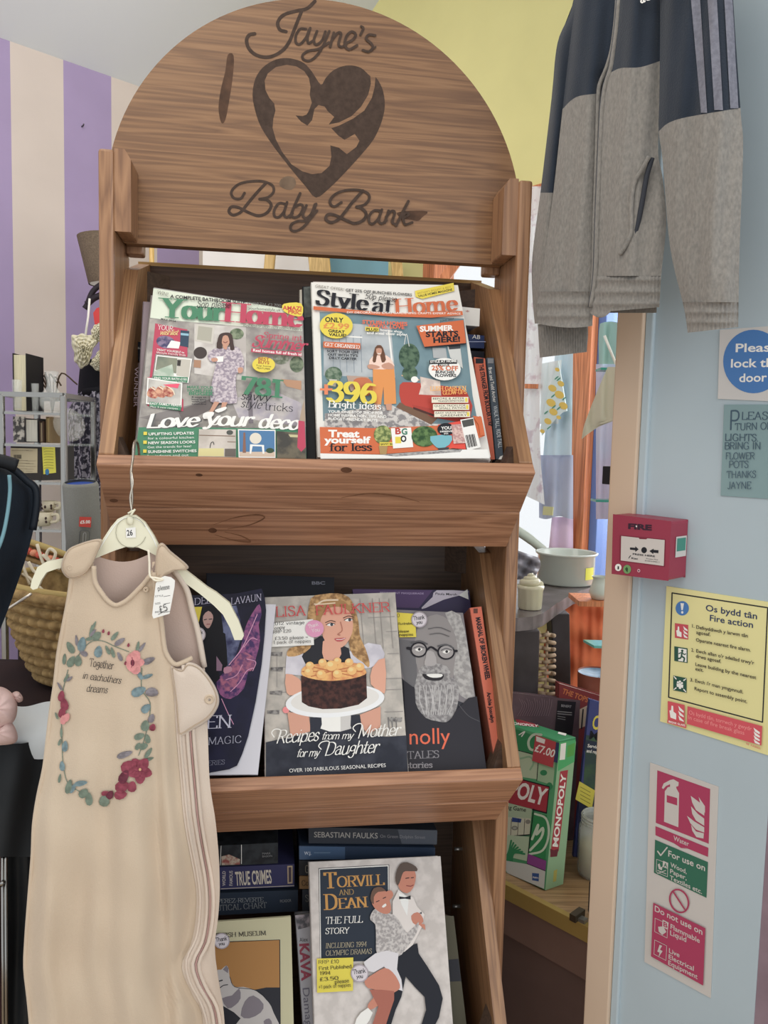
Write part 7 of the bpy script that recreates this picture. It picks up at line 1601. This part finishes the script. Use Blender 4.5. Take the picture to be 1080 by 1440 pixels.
en = mt((164, 170, 160), .25, coat=.5); hp_ = 44 * kp; r0 = 40 * kp
pcc = pc + FY * r0 * .35
mb = MB(); mb.lathe(pcc, [(.001, 0), (r0 * .96, 0), (r0, .004), (r0 * 1.0, hp_ * .9), (r0 * 1.08, hp_ * .95), (r0 * 1.09, hp_), (r0 * 1.05, hp_ * 1.01), (r0 * .98, hp_ * .97), (r0 * .97, .006), (.001, .004)], en, 48); mb.build('pot_body', pot_)
mb = MB(); an0, an1 = -1.08, -.62
ys = lambda an, z, s_=1.003: pcc + V((r0 * s_ * math.cos(an), r0 * s_ * math.sin(an), z))
mb.grid(lambda u, v: ys(an0 + (an1 - an0) * u, hp_ * (.22 + .38 * v), 1.012), 8, 2, mt((196, 196, 50), .5)); mb.build('price_note', pot_, label='yellow price note')
cc = sh(745, 856); cc.z = pz; kc = (cc - EYE).dot(FWD) / FOC; rc = 17 * kc
cup_ = thing('cupcake_pot', 'cream china cupcake shaped pot with swirled lid on the stool', 'pot', cc)
crm = mt((184, 178, 150), .25, coat=.4)
mb = MB(); n_ = 48; prof = [(.001, 0), (rc * .92, 0), (rc * .96, .002), (rc * 1.02, 26 * kc), (rc * 1.1, 29 * kc), (rc * 1.1, 33 * kc), (.001, 34 * kc)]
vs = []
for r_, h_ in prof:
    for j in range(n_): q = 1 + (.03 * math.cos(j * 2 * math.pi / 4) if .5 < r_ / rc < 1.05 and h_ > .001 else 0); vs.append(cc + V((r_ * q * math.cos(2 * math.pi * j / n_), r_ * q * math.sin(2 * math.pi * j / n_), h_)))
mb.add(vs, [(i * n_ + j, i * n_ + (j + 1) % n_, (i + 1) * n_ + (j + 1) % n_, (i + 1) * n_ + j) for i in range(len(prof) - 1) for j in range(n_)], crm, True); mb.build('pot_body', cup_)
mb = MB(); path = []; rad = []
for k in range(80):
    t_ = k / 79; a_ = t_ * 2 * math.pi * 3; path.append(cc + V((rc * .78 * (1 - t_) * math.cos(a_), rc * .78 * (1 - t_) * math.sin(a_), (34 + 15 * t_) * kc))); rad.append(rc * (.32 - .16 * t_))
mb.tube(path, rad, crm, 10); mb.build('swirl_lid', cup_)
# crumpled bag, rolled cloth, jug, frame behind the pots
zc2 = ZST + .16
bgp = frontal(745, 790, zc2, FX)
mb = MB(); sheet(mb, bgp, F([(755, 700), (830, 700)]), F([(755, 738), (790, 760), (812, 752)]), lambda u: 762 + 22 * u, K_(815), lambda x, y, u: .010 * math.sin(x * .25 + y * .16) + .006 * math.sin(y * .4 - x * .2), mt((140, 138, 148), .25, c2=(116, 114, 122), vscale=30), 24, 20); mb.build('plastic_bag', loc=bgp.p(730, 815), label='crumpled grey clear plastic bag behind the cupcake pot', cat='bag')
mb = MB(); mb.tube(smooth([at(718, 740, 2.13), at(745, 758, 2.13), at(768, 777, 2.13)], 4), [.012, .013, .013, .013, .013, .012, .012, .012, .011], mt((170, 178, 164), .6, bump=.3)); mb.build('rolled_cloth', loc=at(758, 775, 2.13), label='pale green rolled cloth lying behind the enamel pot', cat='cloth')
mb = MB(); jcg = sh(843, 838); jcg = depth_pt(842, 842, ZST + .1); mb.lathe(jcg, [(.001, 0), (.016, 0), (.022, .016), (.016, .034), (.014, .044), (.017, .05)], mt((176, 182, 172), .25), 24); mb.build('china_jug', loc=jcg, label='small white china jug with green decoration right of the enamel pot', cat='jug')
jst = MB(); jst.box(V((jcg.x - .05, jcg.y - .03, jcg.z - .012)), FX * .16, FY * .1, ZZ * .011, orangew); jst.build('window_ledge', loc=jcg, label='orange timber ledge under the white china jug', cat='ledge')
# orange cloth, bowl, glass shelves, wicker
OP = frontal(820, 920, ZST + .32, FX)
mb = MB(); orc = mt((214, 112, 62), .8, c2=(198, 94, 52), vscale=14, bump=.25, bscale=40)
sheet(mb, OP, F([(840, 795), (880, 770), (930, 765), (990, 780)]), K_(866), lambda u: 848 - 8 * u + 3 * math.sin(u * 20), K_(1000), lambda x, y, u: .009 * math.sin(x * .11 + y * .06) + .006 * math.sin(y * .14 - x * .05) + .002 * math.sin(x * .5), orc, 40, 50); mb.build('orange_cloth', loc=OP.p(820, 1000), label='crumpled bright orange cloth hanging below the window ledge', cat='cloth')
bz = ZST + .07
bc = depth_pt(842, 945, bz); rb2 = 29 / FOC * bz
bwl = thing('tall_pot', 'rust coloured tall pot with pale blue glazed inside by the door frame', 'pot', V((bc.x, bc.y, ZC)))
mb = MB(); mb.lathe(bc, [(rb2 * .97, -.003), (rb2 * .8, -.008), (.001, -.012)], mt((112, 140, 164), .3, var=.2, vscale=60), 36); mb.build('glaze', bwl)
mb = MB(); mb.lathe(bc, [(.001, ZC + .001 - bc.z), (rb2 * .75, ZC + .001 - bc.z), (rb2 * .96, -.05), (rb2, 0), (rb2 * .97, -.003)], mt((126, 64, 46), .5), 36); mb.build('body', bwl)
mb = MB(); a_ = at(832, 908, ZST); mb.box(V((a_.x, a_.y - .02, a_.z)), FX * .1, FY * .05 - FX * .01, ZZ * .005, mt((90, 160, 150), .2)); mb.build('glass_shelf', loc=a_, label='short teal edged glass shelf above the blue bowl', cat='shelf', group='teal edged glass shelves')
for x, y, lab in ((845, 520, 'teal edged glass shelf at the height of the cream scarf'), (838, 706, 'teal edged glass shelf below the door catch')):
    a_ = at(x, y, 1.72); mb = MB(); mb.box(a_, FX * .12, FY * .045, ZZ * .005, mt((50, 130, 116), .2)); mb.build('glass_shelf', loc=a_, label=lab, cat='shelf', group='teal edged glass shelves')
WPk = frontal(760, 940, ZST + .12, FX)
wk = thing('wicker_basket', 'cream woven wicker basket half hidden under the stool', 'basket', V((WPk.p(760, 985).x, WPk.p(760, 985).y, ZC)))
mb = MB(); wm_ = mt((176, 150, 122), .7)
for k in range(34):
    y = 894 + k * 9
    if WPk.p(750, y).z < ZC + .012: break
    mb.tube(smooth([WPk.p(738 + i * 6, y + 1.5 * math.sin(i * .9 + k), .006 if (i + k) % 2 else -.004) for i in range(8)], 3), .0046, wm_, 6)
for x in (746, 758, 770): mb.tube([WPk.p(x, 888, 0), V((WPk.p(x, 900).x, WPk.p(x, 900).y, ZC + .002))], .003, wm_, 6)
mb.build('weave', wk)
# hangings in front of the bright window
def sheer(name, label, cat, px, py, z, xl_, xr_, yt, yb, mat, amp=.006, fr=.3, grp=None):
    pl = frontal(px, py, z, -G_ * -1)
    mb = MB(); sheet(mb, pl, xl_, xr_, yt, yb, lambda x, y, u: amp * math.sin(x * fr + y * .01), mat, 30, 24)
    return mb.build(name, loc=pl.p(px, py), label=label, cat=cat, group=grp)
def sm_(c, a=.75, **k): return mt(c, .85, alpha=a, **k)
wz = 2.08
sheer('lace_curtain', 'white lace curtain with faint pink blossom beside the stand', 'curtain', 748, 600, wz + .04, F([(440, 730), (760, 724)]), F([(440, 770), (540, 760), (640, 760), (705, 766)]), K_(262), lambda u: 690 + 20 * u, mt((214, 206, 214), .85, c2=(178, 158, 166), vscale=26, ramp=(.52, .62), alpha=.85))
sheer('blouse', 'pale mint blouse hanging behind the lemon print cloth', 'blouse', 768, 520, wz + .02, F([(505, 757), (525, 758), (560, 760), (600, 758)]), F([(505, 790), (600, 785)]), lambda u: 512 - 6 * u, K_(596), sm_((196, 214, 208), .9))
sheer('blue_shirt', 'pale blue shirt hanging by the orange window post', 'shirt', 790, 560, wz, F([(490, 782), (560, 772), (640, 764), (700, 762)]), F([(490, 806), (640, 804)]), K_(488), lambda u: 640, mt((176, 196, 220), .85))
lem = mt((190, 206, 214), .85); 
LP_ = frontal(780, 560, wz - .02, G_)
lc = thing('lemon_cloth', 'white cloth printed with yellow lemons hanging in a point by the window', 'cloth', LP_.p(770, 610))
mb = MB(); mb.prism([LP_.p(x, y) for x, y in ((785, 508), (789, 530), (797, 578), (790, 580), (775, 596), (762, 612), (760, 602), (764, 582), (772, 548))], LP_.n * -.003, lem); mb.build('fabric', lc)
p = Print(LP_, crop=(700, 440, 5.144)); yel, lf = mt((206, 176, 74), .8), mt((70, 140, 116), .8)
for x, y, r in ((430, 410, 18), (395, 545, 32), (456, 512, 26), (445, 592, 36), (385, 650, 36), (474, 672, 34), (402, 716, 32), (362, 784, 28), (440, 756, 18), (322, 856, 18)): p.disc(yel, x, y, r, r * .75, 12, .5)
for x, y in ((425, 470), (400, 600), (440, 480), (480, 620), (350, 720), (405, 680), (440, 690), (370, 830)): p.disc(lf, x, y, 20, 5, 8, -.7)
p.mb.build('lemon_print', lc)
sheer('grey_voile', 'pale grey blue voile hanging low across the window', 'curtain', 785, 690, wz + .03, K_(758), K_(806), K_(640), lambda u: 728 + 2 * math.sin(u * 8), mt((150, 158, 178), .85, c2=(164, 170, 190), vscale=8))
mb = MB(); NP = frontal(770, 720, wz - .01, G_); mb.prism([NP.p(x, y) for x, y in ((764, 712), (778, 713), (777, 725), (763, 724))], NP.n * -.002, mt((184, 182, 130), .6)); mb.build('sticky_note', loc=NP.p(770, 720), label='pale yellow note stuck on the grey voile', cat='note')
mb = MB(); mb.box(at(736, 546, wz + .02), FX * .045, FY * .01, ZZ * .012, orangew); mb.build('timber_rail', loc=at(736, 546, wz + .02), label='short orange timber rail behind the lace curtain', cat='rail')
sheer('cream_scarf', 'cream fabric scarf with pointed end hanging by the door frame', 'scarf', 850, 580, 1.66, F([(515, 855), (545, 842), (580, 828), (600, 821), (616, 818)]), F([(515, 880), (580, 876), (600, 842), (616, 819)]), K_(516), K_(617), mt((184, 180, 158), .85), .004)
sheer('green_top', 'sage green top hanging above the cream scarf', 'top', 855, 480, 1.70, F([(440, 846), (470, 842), (505, 842)]), K_(880), lambda u: 452 + 20 * (u - .4) ** 2, K_(512), mt((140, 176, 172), .85), .006)
mb = MB(); mb.tube([at(850, 472, 1.66), at(866, 512, 1.66)], .003, wht); mb.build('white_strap', loc=at(858, 490, 1.66), label='white strap across the sage green top', cat='strap')
sheer('lilac_cloth', 'pale lilac cloth hanging behind the door frame', 'cloth', 855, 640, 1.78, K_(838), K_(880), K_(512), K_(730), mt((176, 184, 208), .85, c2=(190, 176, 200), vscale=6), .005)
sheer('pink_drape', 'pale pink drape in the lower window', 'drape', 795, 750, wz + .05, F([(728, 776), (790, 770)]), K_(806), K_(727), K_(790), mt((206, 180, 208), .85), .004)
# easels and panel seen through the gap under the arched board
pine_y = wood('easel_pine', 2, (150, 118, 52), (172, 138, 70), (186, 152, 84), .45, 8.0, False)
ez = 2.3
es = thing('easel', 'yellow pine easel standing behind the display stand', 'easel', V((at(440, 400, ez).x, at(440, 400, ez).y + .1, 0)))
for (x0, x1, w_) in ((381, 372, 14), (446, 456, 30), (555, 564, 16)):
    t_, b_ = at(x0, 340, ez), at(x1, 440, ez); d_ = (b_ - t_); t2 = t_ - d_ * 1.0; b2 = t_ + d_ * (t_.z / -d_.z) * .999
    mb = MB(); ww = w_ / FOC * ez; mb.box(t2 - FX * ww / 2, b2 - t2, FX * ww, FY * .025, pine_y); mb.build('leg', es, bev=.003)
mb = MB(); mb.box(at(340, 402, ez), FX * .52, FY * .03, ZZ * .03, pine_y); mb.build('ledge', es)
mb = MB(); mb.tube([at(213, 330, 1.9), at(214, 420, 1.9), V((at(215, 420, 1.9).x, at(215, 420, 1.9).y, .0))], .006, pine_y); mb.build('wooden_pole', loc=V((at(215, 420, 1.9).x, at(215, 420, 1.9).y, 0)), label='thin wooden pole standing behind the left of the stand', cat='pole')
tp_ = MB(); pa = at(500, 380, 2.44); tp_.box(V((at(455, 380, 2.44).x, pa.y, 0)), FX * (at(546, 380, 2.44).x - at(455, 380, 2.44).x), FY * .02, ZZ * (at(500, 335, 2.44).z), mt((96, 138, 152), .6)); tp_.build('painted_board', loc=V((pa.x, pa.y, 0)), label='teal painted board standing behind the easel', cat='board')
wp_ = MB(); pa = at(330, 380, 2.5); wp_.box(V((at(285, 380, 2.5).x, pa.y, .9)), FX * (at(440, 380, 2.5).x - at(285, 380, 2.5).x), FY * .01, ZZ * (at(300, 330, 2.5).z - .9), mt((206, 200, 196), .7)); wp_.build('white_board', loc=V((pa.x, pa.y, .9)), label='white sheet hanging behind the easel', cat='sheet')
br_ = MB(); d0, d1 = at(606, 405, 1.95), at(650, 345, 1.95); br_.box(d0 - (d1 - d0) * .6, (d1 - d0) * 2.2, FX * .03, FY * .03, orangew); br_.build('timber_brace', loc=d0, label='slanting orange timber brace behind the right of the stand', cat='brace')
